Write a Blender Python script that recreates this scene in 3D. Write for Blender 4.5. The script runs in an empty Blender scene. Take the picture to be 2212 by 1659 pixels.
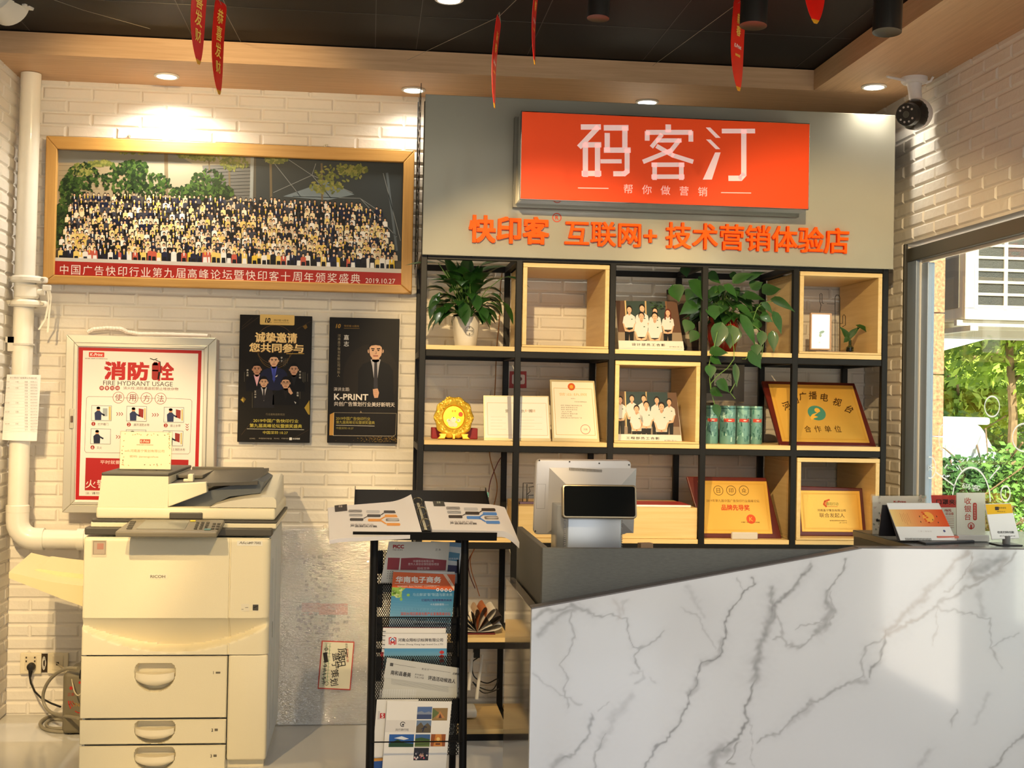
import bpy, bmesh, math, random
import numpy as np
from mathutils import Vector as V, Matrix as M, noise as NZ
random.seed(11)
sc = bpy.context.scene
COL = sc.collection
R = math.radians

# ---------------------------------------------------------------- camera
F, CX, CY, H = 2800.0, 1106.0, 829.5, 1.355      # focal length (px), centre of the 2212x1659 frame, eye height (m)
RY = V(((795 - CX) / F, (866 - CY) / F, 1)).normalized()
_x = V((1, 0.0205, 0)); _x.z = -(RY.x + RY.y * 0.0205) / RY.z
RX = _x.normalized()
RZ = RX.cross(RY)
if RZ.y > 0: RZ = -RZ
EYE = V((0, 0, H))
cam_d = bpy.data.cameras.new('camera'); cam = bpy.data.objects.new('camera', cam_d); COL.objects.link(cam)
cam_d.sensor_fit = 'HORIZONTAL'; cam_d.sensor_width = 36; cam_d.lens = F / 2212 * 36
cam_d.clip_start = 0.05; cam_d.clip_end = 200
_r = V((RX.x, RY.x, RZ.x)); _u = -V((RX.y, RY.y, RZ.y)); _b = -V((RX.z, RY.z, RZ.z))
cam.matrix_world = M(((_r.x, _u.x, _b.x, EYE.x), (_r.y, _u.y, _b.y, EYE.y), (_r.z, _u.z, _b.z, EYE.z), (0, 0, 0, 1)))
sc.camera = cam

def ray(x, y):
    d = V(((x - CX) / F, (y - CY) / F, 1)); return V((d.dot(RX), d.dot(RY), d.dot(RZ)))
def P(x, y, Y): r = ray(x, y); return EYE + r * (Y / r.y)
def PX(x, y, X): r = ray(x, y); return EYE + r * (X / r.x)
def PZ(x, y, z): r = ray(x, y); return EYE + r * ((z - H) / r.z)

# ---------------------------------------------------------------- world, sun, exposure
sc.view_settings.view_transform = 'Standard'; sc.view_settings.look = 'None'
sc.view_settings.exposure = -0.12; sc.view_settings.gamma = 1.0
try: sc.view_settings.use_curve_mapping = False
except Exception: pass
w = bpy.data.worlds.new('world'); sc.world = w; w.use_nodes = True
nt = w.node_tree; nt.nodes.clear()
sky = nt.nodes.new('ShaderNodeTexSky'); sky.sky_type = 'NISHITA'; sky.sun_disc = False
sky.sun_elevation = R(38); sky.sun_rotation = R(140); sky.air_density = 1.0; sky.dust_density = 2.0
bg = nt.nodes.new('ShaderNodeBackground'); bg.inputs[1].default_value = 0.24
wo = nt.nodes.new('ShaderNodeOutputWorld')
nt.links.new(sky.outputs[0], bg.inputs[0]); nt.links.new(bg.outputs[0], wo.inputs[0])

def light(name, kind, loc, power, color, aim=None, **kw):
    d = bpy.data.lights.new(name, kind); o = bpy.data.objects.new(name, d); COL.objects.link(o)
    d.energy = power; d.color = color; o.location = loc
    for k, v in kw.items(): setattr(d, k, v)
    if aim is not None:
        o.rotation_euler = (V(aim) - V(loc)).to_track_quat('-Z', 'Y').to_euler()
    return o
SUN_TRAVEL = V((-0.01, 0.80, -0.58))
light('sun', 'SUN', (6, -4, 8), 13.0, (1.0, 0.92, 0.78), V((6, -4, 8)) + SUN_TRAVEL, angle=R(0.6))
WARM = (1.0, 0.72, 0.36); MID = (1.0, 0.87, 0.66); COOL = (0.86, 0.93, 1.0)
# daylight through the shop front behind the viewer
light('shopfront_daylight', 'AREA', (1.0, -1.2, 1.45), 40, (0.93, 0.96, 1.0), (1.2, 5, 1.2), shape='RECTANGLE', size=2.8, size_y=2.3)
light('room_fill_area', 'AREA', (0.8, 2.0, 2.76), 14, MID, (0.8, 2.0, 0), shape='RECTANGLE', size=1.9, size_y=2.6)  # added overhead fill, not a known ceiling lamp
# track spotlights of the shop, and an added fill spot over the framed photo (the cans hang from the black ceiling, most of them out of frame)
for nm, loc, aim, pw, ang in (
        ('track_light_printer', (-1.2, 2.0, 2.62), (-0.88, 4.95, 0.72), 290, 34),
        ('track_light_pipe', (-1.38, 2.5, 2.62), (-1.35, 5.6, 0.75), 330, 34),
        ('photo_fill_spot', (-0.7, 4.4, 2.68), (-0.7, 5.7, 2.10), 30, 95), ('track_light_stand', (0.35, 1.9, 2.62), (0.0, 4.6, 0.55), 180, 30),
        ('track_light_shelf', (0.1, 2.4, 2.62), (0.8, 5.3, 1.30), 370, 36),
        ('track_light_plaques', (1.0, 2.4, 2.62), (1.95, 5.3, 1.30), 270, 42)):
    light(nm, 'SPOT', loc, pw, WARM, aim, spot_size=R(ang), spot_blend=0.45, shadow_soft_size=0.025)

# ---------------------------------------------------------------- materials
def lin(c):
    if isinstance(c, str):
        c = c.lstrip('#'); c = tuple(int(c[i:i + 2], 16) for i in (0, 2, 4))
    return tuple(((v / 255) / 12.92 if v / 255 <= 0.04045 else ((v / 255 + 0.055) / 1.055) ** 2.4) for v in c[:3])
MATS = {}
def mat(name, col, rough=0.5, metal=0.0, noise=0.0, nscale=8.0, bump=0.0, bscale=40.0, emit=0.0, alpha=1.0, trans=0.0, coat=0.0, ior=1.45, stretch=None, spec=0.5):
    if name in MATS: return MATS[name]
    m = bpy.data.materials.new(name); m.use_nodes = True; t = m.node_tree
    b = t.nodes['Principled BSDF']; c = lin(col) + (1,)
    b.inputs['Base Color'].default_value = c; b.inputs['Roughness'].default_value = rough; b.inputs['Metallic'].default_value = metal
    b.inputs['IOR'].default_value = ior; b.inputs['Specular IOR Level'].default_value = spec
    if coat: b.inputs['Coat Weight'].default_value = coat; b.inputs['Coat Roughness'].default_value = 0.06
    if trans: b.inputs['Transmission Weight'].default_value = trans
    if alpha < 1: b.inputs['Alpha'].default_value = alpha
    if emit: b.inputs['Emission Color'].default_value = c; b.inputs['Emission Strength'].default_value = emit
    if noise or bump:
        tc = t.nodes.new('ShaderNodeTexCoord'); mp = t.nodes.new('ShaderNodeMapping')
        t.links.new(tc.outputs['Object'], mp.inputs[0])
        if stretch: mp.inputs['Scale'].default_value = stretch
    if noise:
        n = t.nodes.new('ShaderNodeTexNoise'); n.inputs['Scale'].default_value = nscale; n.inputs['Detail'].default_value = 6
        t.links.new(mp.outputs[0], n.inputs['Vector'])
        r = t.nodes.new('ShaderNodeValToRGB'); t.links.new(n.outputs[0], r.inputs[0])
        r.color_ramp.elements[0].position = 0.3; r.color_ramp.elements[1].position = 0.7
        r.color_ramp.elements[0].color = tuple(v * (1 - noise) for v in c[:3]) + (1,)
        r.color_ramp.elements[1].color = tuple(min(1, v * (1 + noise)) for v in c[:3]) + (1,)
        t.links.new(r.outputs[0], b.inputs['Base Color'])
        if emit: t.links.new(r.outputs[0], b.inputs['Emission Color'])
    if bump:
        n2 = t.nodes.new('ShaderNodeTexNoise'); n2.inputs['Scale'].default_value = bscale; n2.inputs['Detail'].default_value = 4
        t.links.new(mp.outputs[0], n2.inputs['Vector'])
        bp = t.nodes.new('ShaderNodeBump'); bp.inputs['Strength'].default_value = bump; bp.inputs['Distance'].default_value = 0.01
        t.links.new(n2.outputs[0], bp.inputs['Height']); t.links.new(bp.outputs[0], b.inputs['Normal'])
    MATS[name] = m
    return m
def wood(name, c1, c2, axis='x', rough=0.45, scale=5.0, coat=0.0):
    """fine streaky grain along one axis"""
    if name in MATS: return MATS[name]
    m = mat(name, c1, rough, coat=coat); t = m.node_tree; b = t.nodes['Principled BSDF']
    tc = t.nodes.new('ShaderNodeTexCoord'); mp = t.nodes.new('ShaderNodeMapping'); t.links.new(tc.outputs['Object'], mp.inputs[0])
    s = {'x': (0.6, 14, 14), 'y': (14, 0.6, 14), 'z': (14, 14, 0.6)}[axis]
    mp.inputs['Scale'].default_value = s
    n = t.nodes.new('ShaderNodeTexNoise'); n.inputs['Scale'].default_value = scale; n.inputs['Detail'].default_value = 9; n.inputs['Roughness'].default_value = 0.65; n.inputs['Distortion'].default_value = 0.35
    t.links.new(mp.outputs[0], n.inputs['Vector'])
    r = t.nodes.new('ShaderNodeValToRGB'); t.links.new(n.outputs[0], r.inputs[0])
    r.color_ramp.elements[0].position = 0.32; r.color_ramp.elements[1].position = 0.68
    r.color_ramp.elements[0].color = lin(c2) + (1,); r.color_ramp.elements[1].color = lin(c1) + (1,)
    t.links.new(r.outputs[0], b.inputs['Base Color'])
    return m
def printmat(name, rough=0.5, coat=0.0, metal=0.0, bump=0.0, bscale=60, emit=0.0, spec=0.4):
    """printed surface: its colours come from the mesh's own 'col' attribute"""
    if name in MATS: return MATS[name]
    m = mat(name, (200, 200, 200), rough, metal=metal, coat=coat, bump=bump, bscale=bscale, spec=spec); t = m.node_tree
    a = t.nodes.new('ShaderNodeAttribute'); a.attribute_name = 'col'
    t.links.new(a.outputs['Color'], t.nodes['Principled BSDF'].inputs['Base Color'])
    if emit:
        t.links.new(a.outputs['Color'], t.nodes['Principled BSDF'].inputs['Emission Color']); t.nodes['Principled BSDF'].inputs['Emission Strength'].default_value = emit
    return m

def glassmat(name, tint=(235, 242, 240), refl=1.0):
    """thin clear sheet: mostly see-through with a fresnel reflection"""
    if name in MATS: return MATS[name]
    m = bpy.data.materials.new(name); m.use_nodes = True; t = m.node_tree; t.nodes.clear()
    tr = t.nodes.new('ShaderNodeBsdfTransparent'); tr.inputs[0].default_value = lin(tint) + (1,)
    gl = t.nodes.new('ShaderNodeBsdfGlossy'); gl.inputs['Roughness'].default_value = 0.02
    lw = t.nodes.new('ShaderNodeLayerWeight'); lw.inputs[0].default_value = 0.5
    pw = t.nodes.new('ShaderNodeMath'); pw.operation = 'POWER'; pw.inputs[1].default_value = 5
    ml = t.nodes.new('ShaderNodeMath'); ml.operation = 'MULTIPLY_ADD'; ml.inputs[1].default_value = 0.95 * refl; ml.inputs[2].default_value = 0.035 * refl
    mx = t.nodes.new('ShaderNodeMixShader'); o = t.nodes.new('ShaderNodeOutputMaterial')
    t.links.new(lw.outputs['Facing'], pw.inputs[0]); t.links.new(pw.outputs[0], ml.inputs[0]); t.links.new(ml.outputs[0], mx.inputs[0])
    t.links.new(tr.outputs[0], mx.inputs[1]); t.links.new(gl.outputs[0], mx.inputs[2]); t.links.new(mx.outputs[0], o.inputs[0])
    MATS[name] = m
    return m

# ---------------------------------------------------------------- mesh building
MW = {}                                            # object name -> world matrix of its local frame
def _finish(me, smooth):
    if smooth:
        me.polygons.foreach_set('use_smooth', [True] * len(me.polygons))
        me.set_sharp_from_angle(angle=R(smooth if smooth > 1 else 38))
class MB:
    def __init__(s): s.bm = bmesh.new()
    def poly(s, pts): return s.bm.faces.new([s.bm.verts.new(p) for p in pts])
    def box(s, x0, x1, y0, y1, z0, z1, bev=0.0, seg=2, mx=None):
        t = bmesh.new()
        vs = [t.verts.new((x, y, z)) for x in (x0, x1) for y in (y0, y1) for z in (z0, z1)]
        for f in ((0, 1, 3, 2), (4, 6, 7, 5), (0, 4, 5, 1), (2, 3, 7, 6), (0, 2, 6, 4), (1, 5, 7, 3)): t.faces.new([vs[i] for i in f])
        if bev: bmesh.ops.bevel(t, geom=t.edges[:], offset=bev, segments=seg, affect='EDGES', profile=0.5, clamp_overlap=True)
        s._merge(t, mx); return s
    def _merge(s, t, mx=None):
        if mx is not None: t.transform(mx)
        me = bpy.data.meshes.new('tmp'); t.to_mesh(me); t.free(); s.bm.from_mesh(me); bpy.data.meshes.remove(me)
    def prism(s, pts, axis, a0, a1, bev=0.0, seg=2, mx=None):
        """polygon pts (in the two other axes, x<y<z order) extruded along axis"""
        t = bmesh.new()
        def mk(p, a): return {'x': (a, p[0], p[1]), 'y': (p[0], a, p[1]), 'z': (p[0], p[1], a)}[axis]
        A = [t.verts.new(mk(p, a0)) for p in pts]; B = [t.verts.new(mk(p, a1)) for p in pts]; n = len(pts)
        t.faces.new(A); t.faces.new(B[::-1])
        for i in range(n): t.faces.new((A[i], B[i], B[(i + 1) % n], A[(i + 1) % n]))
        bmesh.ops.recalc_face_normals(t, faces=t.faces[:])
        if bev: bmesh.ops.bevel(t, geom=t.edges[:], offset=bev, segments=seg, affect='EDGES', profile=0.5, clamp_overlap=True)
        s._merge(t, mx); return s
    def rings(s, rings, close=False, cap=True):
        vs = [[s.bm.verts.new(p) for p in r] for r in rings]; n = len(vs[0]); k = len(vs)
        for i in range(k if close else k - 1):
            a, b = vs[i], vs[(i + 1) % k]
            for j in range(n): s.bm.faces.new((a[j], a[(j + 1) % n], b[(j + 1) % n], b[j]))
        if cap and not close:
            s.bm.faces.new(vs[0][::-1]); s.bm.faces.new(vs[-1])
        return s
    def tube(s, pts, r, n=8, close=False, cap=True):
        pts = [V(p) for p in pts]; k = len(pts); rs = r if isinstance(r, (list, tuple)) else [r] * k
        out = []; up = None
        for i, p in enumerate(pts):
            if close: d = (pts[(i + 1) % k] - pts[i - 1]).normalized()
            else: d = (pts[min(i + 1, k - 1)] - pts[max(i - 1, 0)]).normalized()
            if up is None: up = d.orthogonal().normalized()
            else:
                up = up - d * up.dot(d); up = up.normalized() if up.length > 1e-6 else d.orthogonal().normalized()
            sd = d.cross(up)
            out.append([p + (up * math.cos(2 * math.pi * j / n) + sd * math.sin(2 * math.pi * j / n)) * rs[i] for j in range(n)])
        return s.rings(out, close, cap)
    def lathe(s, prof, c=(0, 0, 0), n=24, mx=None, cap=True):
        t = MB(); t.rings([[V((r * math.cos(2 * math.pi * j / n), r * math.sin(2 * math.pi * j / n), z)) for j in range(n)] for r, z in prof], cap=cap)
        s._merge(t.bm, (M.Translation(V(c)) @ mx) if mx is not None else M.Translation(V(c))); return s
    def cyl(s, p0, p1, r0, r1=None, n=16):
        return s.tube([p0, p1], [r0, r0 if r1 is None else r1], n)
    def grid(s, f, nu, nv, flip=False):
        vs = [[s.bm.verts.new(f(i / nu, j / nv)) for j in range(nv + 1)] for i in range(nu + 1)]
        for i in range(nu):
            for j in range(nv):
                q = (vs[i][j], vs[i + 1][j], vs[i + 1][j + 1], vs[i][j + 1]); s.bm.faces.new(q[::-1] if flip else q)
        return s
    def build(s, name, m, parent=None, world=False, smooth=0, recalc=True):
        if recalc: bmesh.ops.recalc_face_normals(s.bm, faces=s.bm.faces[:])
        mw = MW.get(parent.name, M()) if parent is not None else M()
        if world and parent is not None: s.bm.transform(mw.inverted())
        me = bpy.data.meshes.new(name); s.bm.to_mesh(me); s.bm.free(); me.materials.append(m); _finish(me, smooth)
        return link(name, me, parent)
def link(name, me, parent=None):
    o = bpy.data.objects.new(name, me); COL.objects.link(o)
    if parent is not None: o.parent = parent; MW[o.name] = MW.get(parent.name, M())
    else: MW[o.name] = M()
    return o
def tag(o, label, cat, group=None, kind=None):
    o['label'] = label; o['category'] = cat
    if group: o['group'] = group
    if kind: o['kind'] = kind
    return o
def thing(name, label, cat, loc=(0, 0, 0), rot=(0, 0, 0), group=None):
    o = bpy.data.objects.new(name, None); COL.objects.link(o); o.empty_display_size = 0.05
    o.location = loc; o.rotation_euler = rot
    from mathutils import Euler
    MW[o.name] = M.Translation(V(loc)) @ Euler(rot).to_matrix().to_4x4()
    return tag(o, label, cat, group)
def crop(ox, oy, k): return lambda x, y: (ox + x / k, oy + y / k)
def span(mx, tl, tr, br, bl, y=0.0):
    """local x0, x1, z0, z1 of a rectangle seen with these corners"""
    a = Art(mx, y); q = [a.L(*p) for p in (tl, tr, br, bl)]
    return (q[0][0] + q[3][0]) / 2, (q[1][0] + q[2][0]) / 2, (q[2][1] + q[3][1]) / 2, (q[0][1] + q[1][1]) / 2
def struct(o): o['kind'] = 'structure'; return o

GLYPH = {}
def outline(s, bold=0.0, space=1.0, extrude=0.0):
    """text outline as a mesh; heavier weights come from shifted copies of the glyphs"""
    cu = bpy.data.curves.new('t', 'FONT'); cu.body = s; cu.size = 1; cu.resolution_u = 3; cu.space_character = space; cu.extrude = extrude
    ob = bpy.data.objects.new('t', cu); me = bpy.data.meshes.new_from_object(ob); bpy.data.objects.remove(ob); bpy.data.curves.remove(cu)
    v = [tuple(p.co) for p in me.vertices]; f = [tuple(p.vertices) for p in me.polygons]; bpy.data.meshes.remove(me)
    vs, fs = [], []
    for n, (dx, dy) in enumerate(((0, 0),) if not bold else ((-bold, -bold), (bold, -bold), (bold, bold), (-bold, bold), (0, 0))):
        k = len(vs); vs += [(x + dx, y + dy, z + n * (.03 if extrude else 1)) for x, y, z in v]; fs += [tuple(i + k for i in q) for q in f]
    return vs or [(0, 0, 0)], fs
def glyph(s, bold=0.0, space=1.0):
    k = (s, round(bold, 4), space)
    if k not in GLYPH:
        vs, fs = outline(s, bold, space); xs = [v[0] for v in vs]; ys = [v[1] for v in vs]
        GLYPH[k] = (vs, fs, (min(xs), max(xs), min(ys), max(ys)))
    return GLYPH[k]

class Art:
    """flat print on the local XZ plane of a frame (y = off, facing -y), drawn with coordinates measured on the photo"""
    def __init__(s, mx=None, y=0.0, step=0.0004):
        s.mx = mx if mx is not None else M(); s.inv = s.mx.inverted(); s.y = y; s.step = step; s.lv = 1
        s.v = []; s.f = []; s.c = []
        s.o = s.inv @ EYE
    def L(s, px, py):
        d = s.inv.to_3x3() @ ray(px, py); t = (s.y - s.o.y) / d.y; p = s.o + d * t
        return p.x, p.z
    def sc(s, px, py):
        a = s.L(px - 4, py); b = s.L(px + 4, py); c = s.L(px, py - 4); d = s.L(px, py + 4)
        return math.hypot(b[0] - a[0], b[1] - a[1]) / 8, math.hypot(d[0] - c[0], d[1] - c[1]) / 8
    def add(s, pts, faces, c):
        k = len(s.v); y = s.y - s.step * s.lv
        s.v += [(p[0], y - (p[2] * 7e-5 if len(p) > 2 else 0), p[1]) for p in pts]; s.f += [tuple(i + k for i in f) for f in faces]; s.c += [lin(c)] * len(faces)
    def pl(s, pts, c): s.add(pts, [tuple(range(len(pts)))], c)
    def poly(s, pts, c): s.pl([s.L(*p) for p in pts], c)
    def rect(s, cx, cy, w, h, c, rot=0.0):
        u, v = s.L(cx, cy); a, b = s.sc(cx, cy); w *= a / 2; h *= b / 2; q = R(rot)
        s.pl([(u + x * math.cos(q) - z * math.sin(q), v + x * math.sin(q) + z * math.cos(q)) for x, z in ((-w, -h), (w, -h), (w, h), (-w, h))], c)
    def box(s, x0, y0, x1, y1, c): s.rect((x0 + x1) / 2, (y0 + y1) / 2, x1 - x0, y1 - y0, c)
    def rrect(s, x0, y0, x1, y1, r, c, n=5):
        cx, cy = (x0 + x1) / 2, (y0 + y1) / 2; u, v = s.L(cx, cy); a, b = s.sc(cx, cy); w = (x1 - x0) / 2; h = (y1 - y0) / 2; pts = []
        for sx, sy, q0 in ((1, 1, 0), (-1, 1, 90), (-1, -1, 180), (1, -1, 270)):
            for i in range(n + 1):
                q = R(q0 + 90 * i / n); pts.append((u + (sx * (w - r) + r * math.cos(q)) * a, v + (sy * (h - r) + r * math.sin(q)) * b))
        s.pl(pts, c)
    def ell(s, cx, cy, rx, ry, c, n=18, rot=0.0):
        u, v = s.L(cx, cy); a, b = s.sc(cx, cy); q0 = R(rot)
        pts = []
        for i in range(n):
            q = 2 * math.pi * i / n; x = rx * a * math.cos(q); z = ry * b * math.sin(q)
            pts.append((u + x * math.cos(q0) - z * math.sin(q0), v + x * math.sin(q0) + z * math.cos(q0)))
        s.pl(pts, c)
    def ring(s, cx, cy, r, w, c, n=28, q0=0, q1=360, ry=None):
        u, v = s.L(cx, cy); a, b = s.sc(cx, cy); ry = ry or r; pts = []; fs = []
        for i in range(n + 1):
            q = R(q0 + (q1 - q0) * i / n)
            pts += [(u + (r - w / 2) * a * math.cos(q), v + (ry - w / 2) * b * math.sin(q)), (u + (r + w / 2) * a * math.cos(q), v + (ry + w / 2) * b * math.sin(q))]
        for i in range(n): fs.append((2 * i, 2 * i + 1, 2 * i + 3, 2 * i + 2))
        s.add(pts, fs, c)
    def line(s, pts, w, c, cap=0.5):
        q = [s.L(*p) for p in pts]; a, b = s.sc(*pts[0]); hw = w * (a + b) / 4
        for i in range(len(q) - 1):
            d = V((q[i + 1][0] - q[i][0], q[i + 1][1] - q[i][1])); l = d.length or 1e-6; d /= l; n = V((-d.y, d.x)) * hw; e = d * hw * cap * 2
            A = V(q[i]) - e * 0.5; B = V(q[i + 1]) + e * 0.5
            s.pl([tuple(A + n), tuple(A - n), tuple(B - n), tuple(B + n)], c)
    def text(s, t, cx, cy, h, c, w=None, bold=0.0, rot=0.0, shear=0.0, space=1.0):
        vs, fs, (x0, x1, y0, y1) = glyph(t, bold, space); u, v = s.L(cx, cy); a, b = s.sc(cx, cy)
        kz = h * b / max(y1 - y0, 1e-4); kx = (w * a / max(x1 - x0, 1e-4)) if w else kz * a / b; q = R(rot)
        mx, my = (x0 + x1) / 2, (y0 + y1) / 2; pts = []
        for X, Y, n in vs:
            x = (X - mx) * kx; z = (Y - my) * kz; x += shear * z
            pts.append((u + x * math.cos(q) - z * math.sin(q), v + x * math.sin(q) + z * math.cos(q), n))
        s.add(pts, fs, c)
    def vtext(s, t, cx, y0, y1, sz, c, bold=0.0, dx=0.0):
        n = len(t)
        for i, ch in enumerate(t):
            if ch != ' ': s.text(ch, cx + dx * i, y0 + (y1 - y0) * (i + 0.5) / n, sz, c, bold=bold)
    def build(s, name, parent=None, m=None, world=False):
        me = bpy.data.meshes.new(name); me.from_pydata(s.v, [], s.f); me.materials.append(m or printmat('print_matte'))
        at = me.color_attributes.new('col', 'FLOAT_COLOR', 'CORNER'); cols = []
        for p, c in zip(s.f, s.c): cols += [c[0], c[1], c[2], 1.0] * len(p)
        at.data.foreach_set('color', cols)
        # face the viewer (-y)
        bm = bmesh.new(); bm.from_mesh(me)
        for f in bm.faces:
            f.normal_update()
            if f.normal.y > 0: f.normal_flip()
        bm.to_mesh(me); bm.free()
        me.transform((MW[parent.name].inverted() if parent is not None and parent.name in MW else M()) @ s.mx)
        return link(name, me, parent)

def leaf_into(bm, base, d, up, length, width, droop=0.4, fold=0.25, n=5):
    """one pointed leaf with a folded midrib, curving down"""
    d = d.normalized(); sd = d.cross(up)
    if sd.length < 1e-4: sd = V((1, 0, 0))
    sd.normalize(); nn = sd.cross(d).normalized(); prev = None; p = V(base); dd = d.copy(); st = length / n
    for i in range(n + 1):
        t = i / n; ww = width * 0.5 * (math.sin(math.pi * min(1, t ** 0.75)) ** 0.9 if 0 < t < 1 else 0.02)
        a = bm.verts.new(p + sd * ww + nn * ww * fold); c = bm.verts.new(p); b = bm.verts.new(p - sd * ww + nn * ww * fold)
        if prev:
            bm.faces.new((prev[0], prev[1], c, a)); bm.faces.new((prev[1], prev[2], b, c))
        prev = (a, c, b)
        dd = (dd - V((0, 0, 1)) * droop / n).normalized(); p = p + dd * st; nn = sd.cross(dd).normalized()
# ================================================================ SETTING
YW, XL, XR, ZS, ZC = 5.70, -1.50, 2.252, 2.695, 2.785     # back wall, left wall, right wall, wood soffit, black ceiling
YF0 = -2.2
PAINT = mat('brick_paint', (226, 219, 207), 0.62, noise=0.035, nscale=3, bump=0.35, bscale=28)
def brick_wall(name, place, u0, u1, v0, v1, holes=(), bl=0.205, bh=0.0545, seed=1, phase=0.0):
    """raised, bevelled bricks; place(u, v, h) gives a point h in front of the wall"""
    rnd = random.Random(seed); vs = []; fs = []
    def q(a): k = len(vs); vs.extend(a); return k
    def plate(a0, a1, b0, b1):                     # mortar face
        k = q([place(a0, b0, 0), place(a1, b0, 0), place(a1, b1, 0), place(a0, b1, 0)]); fs.append((k, k + 1, k + 2, k + 3))
    us = sorted({u0, u1, *[c for h in holes for c in h[:2] if u0 < c < u1]}); wv = sorted({v0, v1, *[c for h in holes for c in h[2:] if v0 < c < v1]})
    for i in range(len(us) - 1):
        for j in range(len(wv) - 1):
            mu, mv = (us[i] + us[i + 1]) / 2, (wv[j] + wv[j + 1]) / 2
            if not any(h[0] < mu < h[1] and h[2] < mv < h[3] for h in holes): plate(us[i], us[i + 1], wv[j], wv[j + 1])
    nr = int((v1 - v0) / bh) + 1
    for r in range(nr):
        z0 = v0 + r * bh; z1 = min(z0 + bh, v1); off = (0.5 if r % 2 else 0.0) * bl + phase
        k0 = int(math.floor((u0 - off) / bl)) - 1
        for i in range(k0, int((u1 - off) / bl) + 2):
            segs = [(max(u0, off + i * bl), min(u1, off + (i + 1) * bl))]
            for h in holes:
                if z1 > h[2] + 0.012 and z0 < h[3] - 0.012:
                    ns = []
                    for a, b in segs:
                        if h[0] > a: ns.append((a, min(b, h[0])))
                        if h[1] < b: ns.append((max(a, h[1]), b))
                    segs = ns
            for a, b in segs:
                if b - a < 0.02 or z1 - z0 < 0.015: continue
                g, bv = 0.0024, 0.0075; h = 0.0068 + rnd.uniform(-0.0012, 0.0012)
                j = lambda: rnd.uniform(-0.0012, 0.0012)
                o = [(a + g, z0 + g), (b - g, z0 + g), (b - g, z1 - g), (a + g, z1 - g)]
                n = [(a + g + bv, z0 + g + bv), (b - g - bv, z0 + g + bv), (b - g - bv, z1 - g - bv), (a + g + bv, z1 - g - bv)]
                k = q([place(x, y, 0.0) for x, y in o] + [place(x + j(), y + j(), h + j() * 0.5) for x, y in n])
                fs.append((k + 4, k + 5, k + 6, k + 7))
                for t in range(4): fs.append((k + t, k + (t + 1) % 4, k + 4 + (t + 1) % 4, k + 4 + t))
    me = bpy.data.meshes.new(name); me.from_pydata([tuple(v) for v in vs], [], fs); me.materials.append(PAINT)
    return struct(link(name, me))
wb = brick_wall('wall_back', lambda u, v, h: (u, YW - h, v), XL, XR, 0, ZC + 0.05, seed=3, phase=0.03)
wl = brick_wall('wall_left', lambda u, v, h: (XL + h, u, v), -2.2, YW, 0, ZC + 0.05, seed=5)
WY1 = PX(1950, 800, XR).y; WZ1 = 2.062; WY0 = 2.42; WZ0 = 0.50
wr = brick_wall('wall_right', lambda u, v, h: (XR - h, u, v), -2.2, YW, 0, ZC + 0.05, holes=[(WY0, WY1, WZ0, WZ1), (1.30, 2.28, 0.20, 2.40)], seed=8, phase=0.06)
# thickness of the right wall around the openings
b = MB(); T = 0.085
for a0, a1, c0, c1 in ((WY0, WY1, WZ0, WZ1), (1.30, 2.28, 0.20, 2.40)):
    b.box(XR + 0.001, XR + T, a1, a1 + 0.05, c0 - 0.05, c1 + 0.05); b.box(XR + 0.001, XR + T, a0 - 0.05, a0, c0 - 0.05, c1 + 0.05)
    b.box(XR + 0.001, XR + T, a0, a1, c1, c1 + 0.05); b.box(XR + 0.001, XR + T, a0, a1, c0 - 0.05, c0)
b.build('wall_right_reveal', mat('plaster', (222, 214, 200), 0.7, bump=0.2), wr)
b = MB(); b.box(XR + T, XR + T + 0.02, -2.2, 1.28, 0, 3.2); b.box(XR + T, XR + T + 0.02, 1.28, WY0, 2.42, 3.2); b.box(XR + T, XR + T + 0.02, WY0, YW + .2, WZ1 + 0.05, 3.2); b.box(XR + T, XR + T + 0.02, 2.30, WY0 - .02, 0, 3.2); b.box(XR + T, XR + T + 0.02, WY0, YW + .2, 0, WZ0 - .05)
b.build('wall_right_outer_face', mat('outer_render', (206, 198, 186), 0.8), wr)

fl = MB(); fl.box(XL, XR, YF0, YW, -0.08, 0.0)
FLOOR = mat('floor_tile', (205, 203, 198), 0.14, noise=0.03, nscale=2.5, bump=0.015, bscale=3)
struct(fl.build('floor', FLOOR))
# black ceiling of large panels with thin seams
b = MB(); b.box(XL - .2, XR + .2, YF0, YW + .2, ZC, ZC + 0.06)
ce = struct(b.build('ceiling', mat('ceiling_black', (27, 24, 21), 0.6, noise=0.12, nscale=2, spec=.2)))
b = MB()
for x in (-1.35, -0.72, 0.0, 0.165, 0.62, 1.10, 1.75): b.box(x - .0012, x + .0012, 1, 5.25, ZC - .0015, ZC + .01)
for y in (3.6, 4.2, 4.8): b.box(XL, 1.82, y - .001, y + .001, ZC - .0015, ZC + .01)
b.build('ceiling_seam', mat('seam_grey', (70, 66, 60), 0.6), ce)
WOODC = wood('soffit_wood_x', (216, 178, 136), (198, 158, 118), 'x', 0.5, 5)
WOODY = wood('soffit_wood_y', (216, 178, 136), (198, 158, 118), 'y', 0.5, 5)
YF = 5.26; XF = 1.835
b = MB(); b.box(XL, XR, YF, YW, ZS, ZC - .004); struct(b.build('trim_1', WOODC))
b = MB(); b.box(XF, XR, -2.2, YF - 0.001, ZS, ZC - .004); struct(b.build('trim_2', WOODY))
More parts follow.
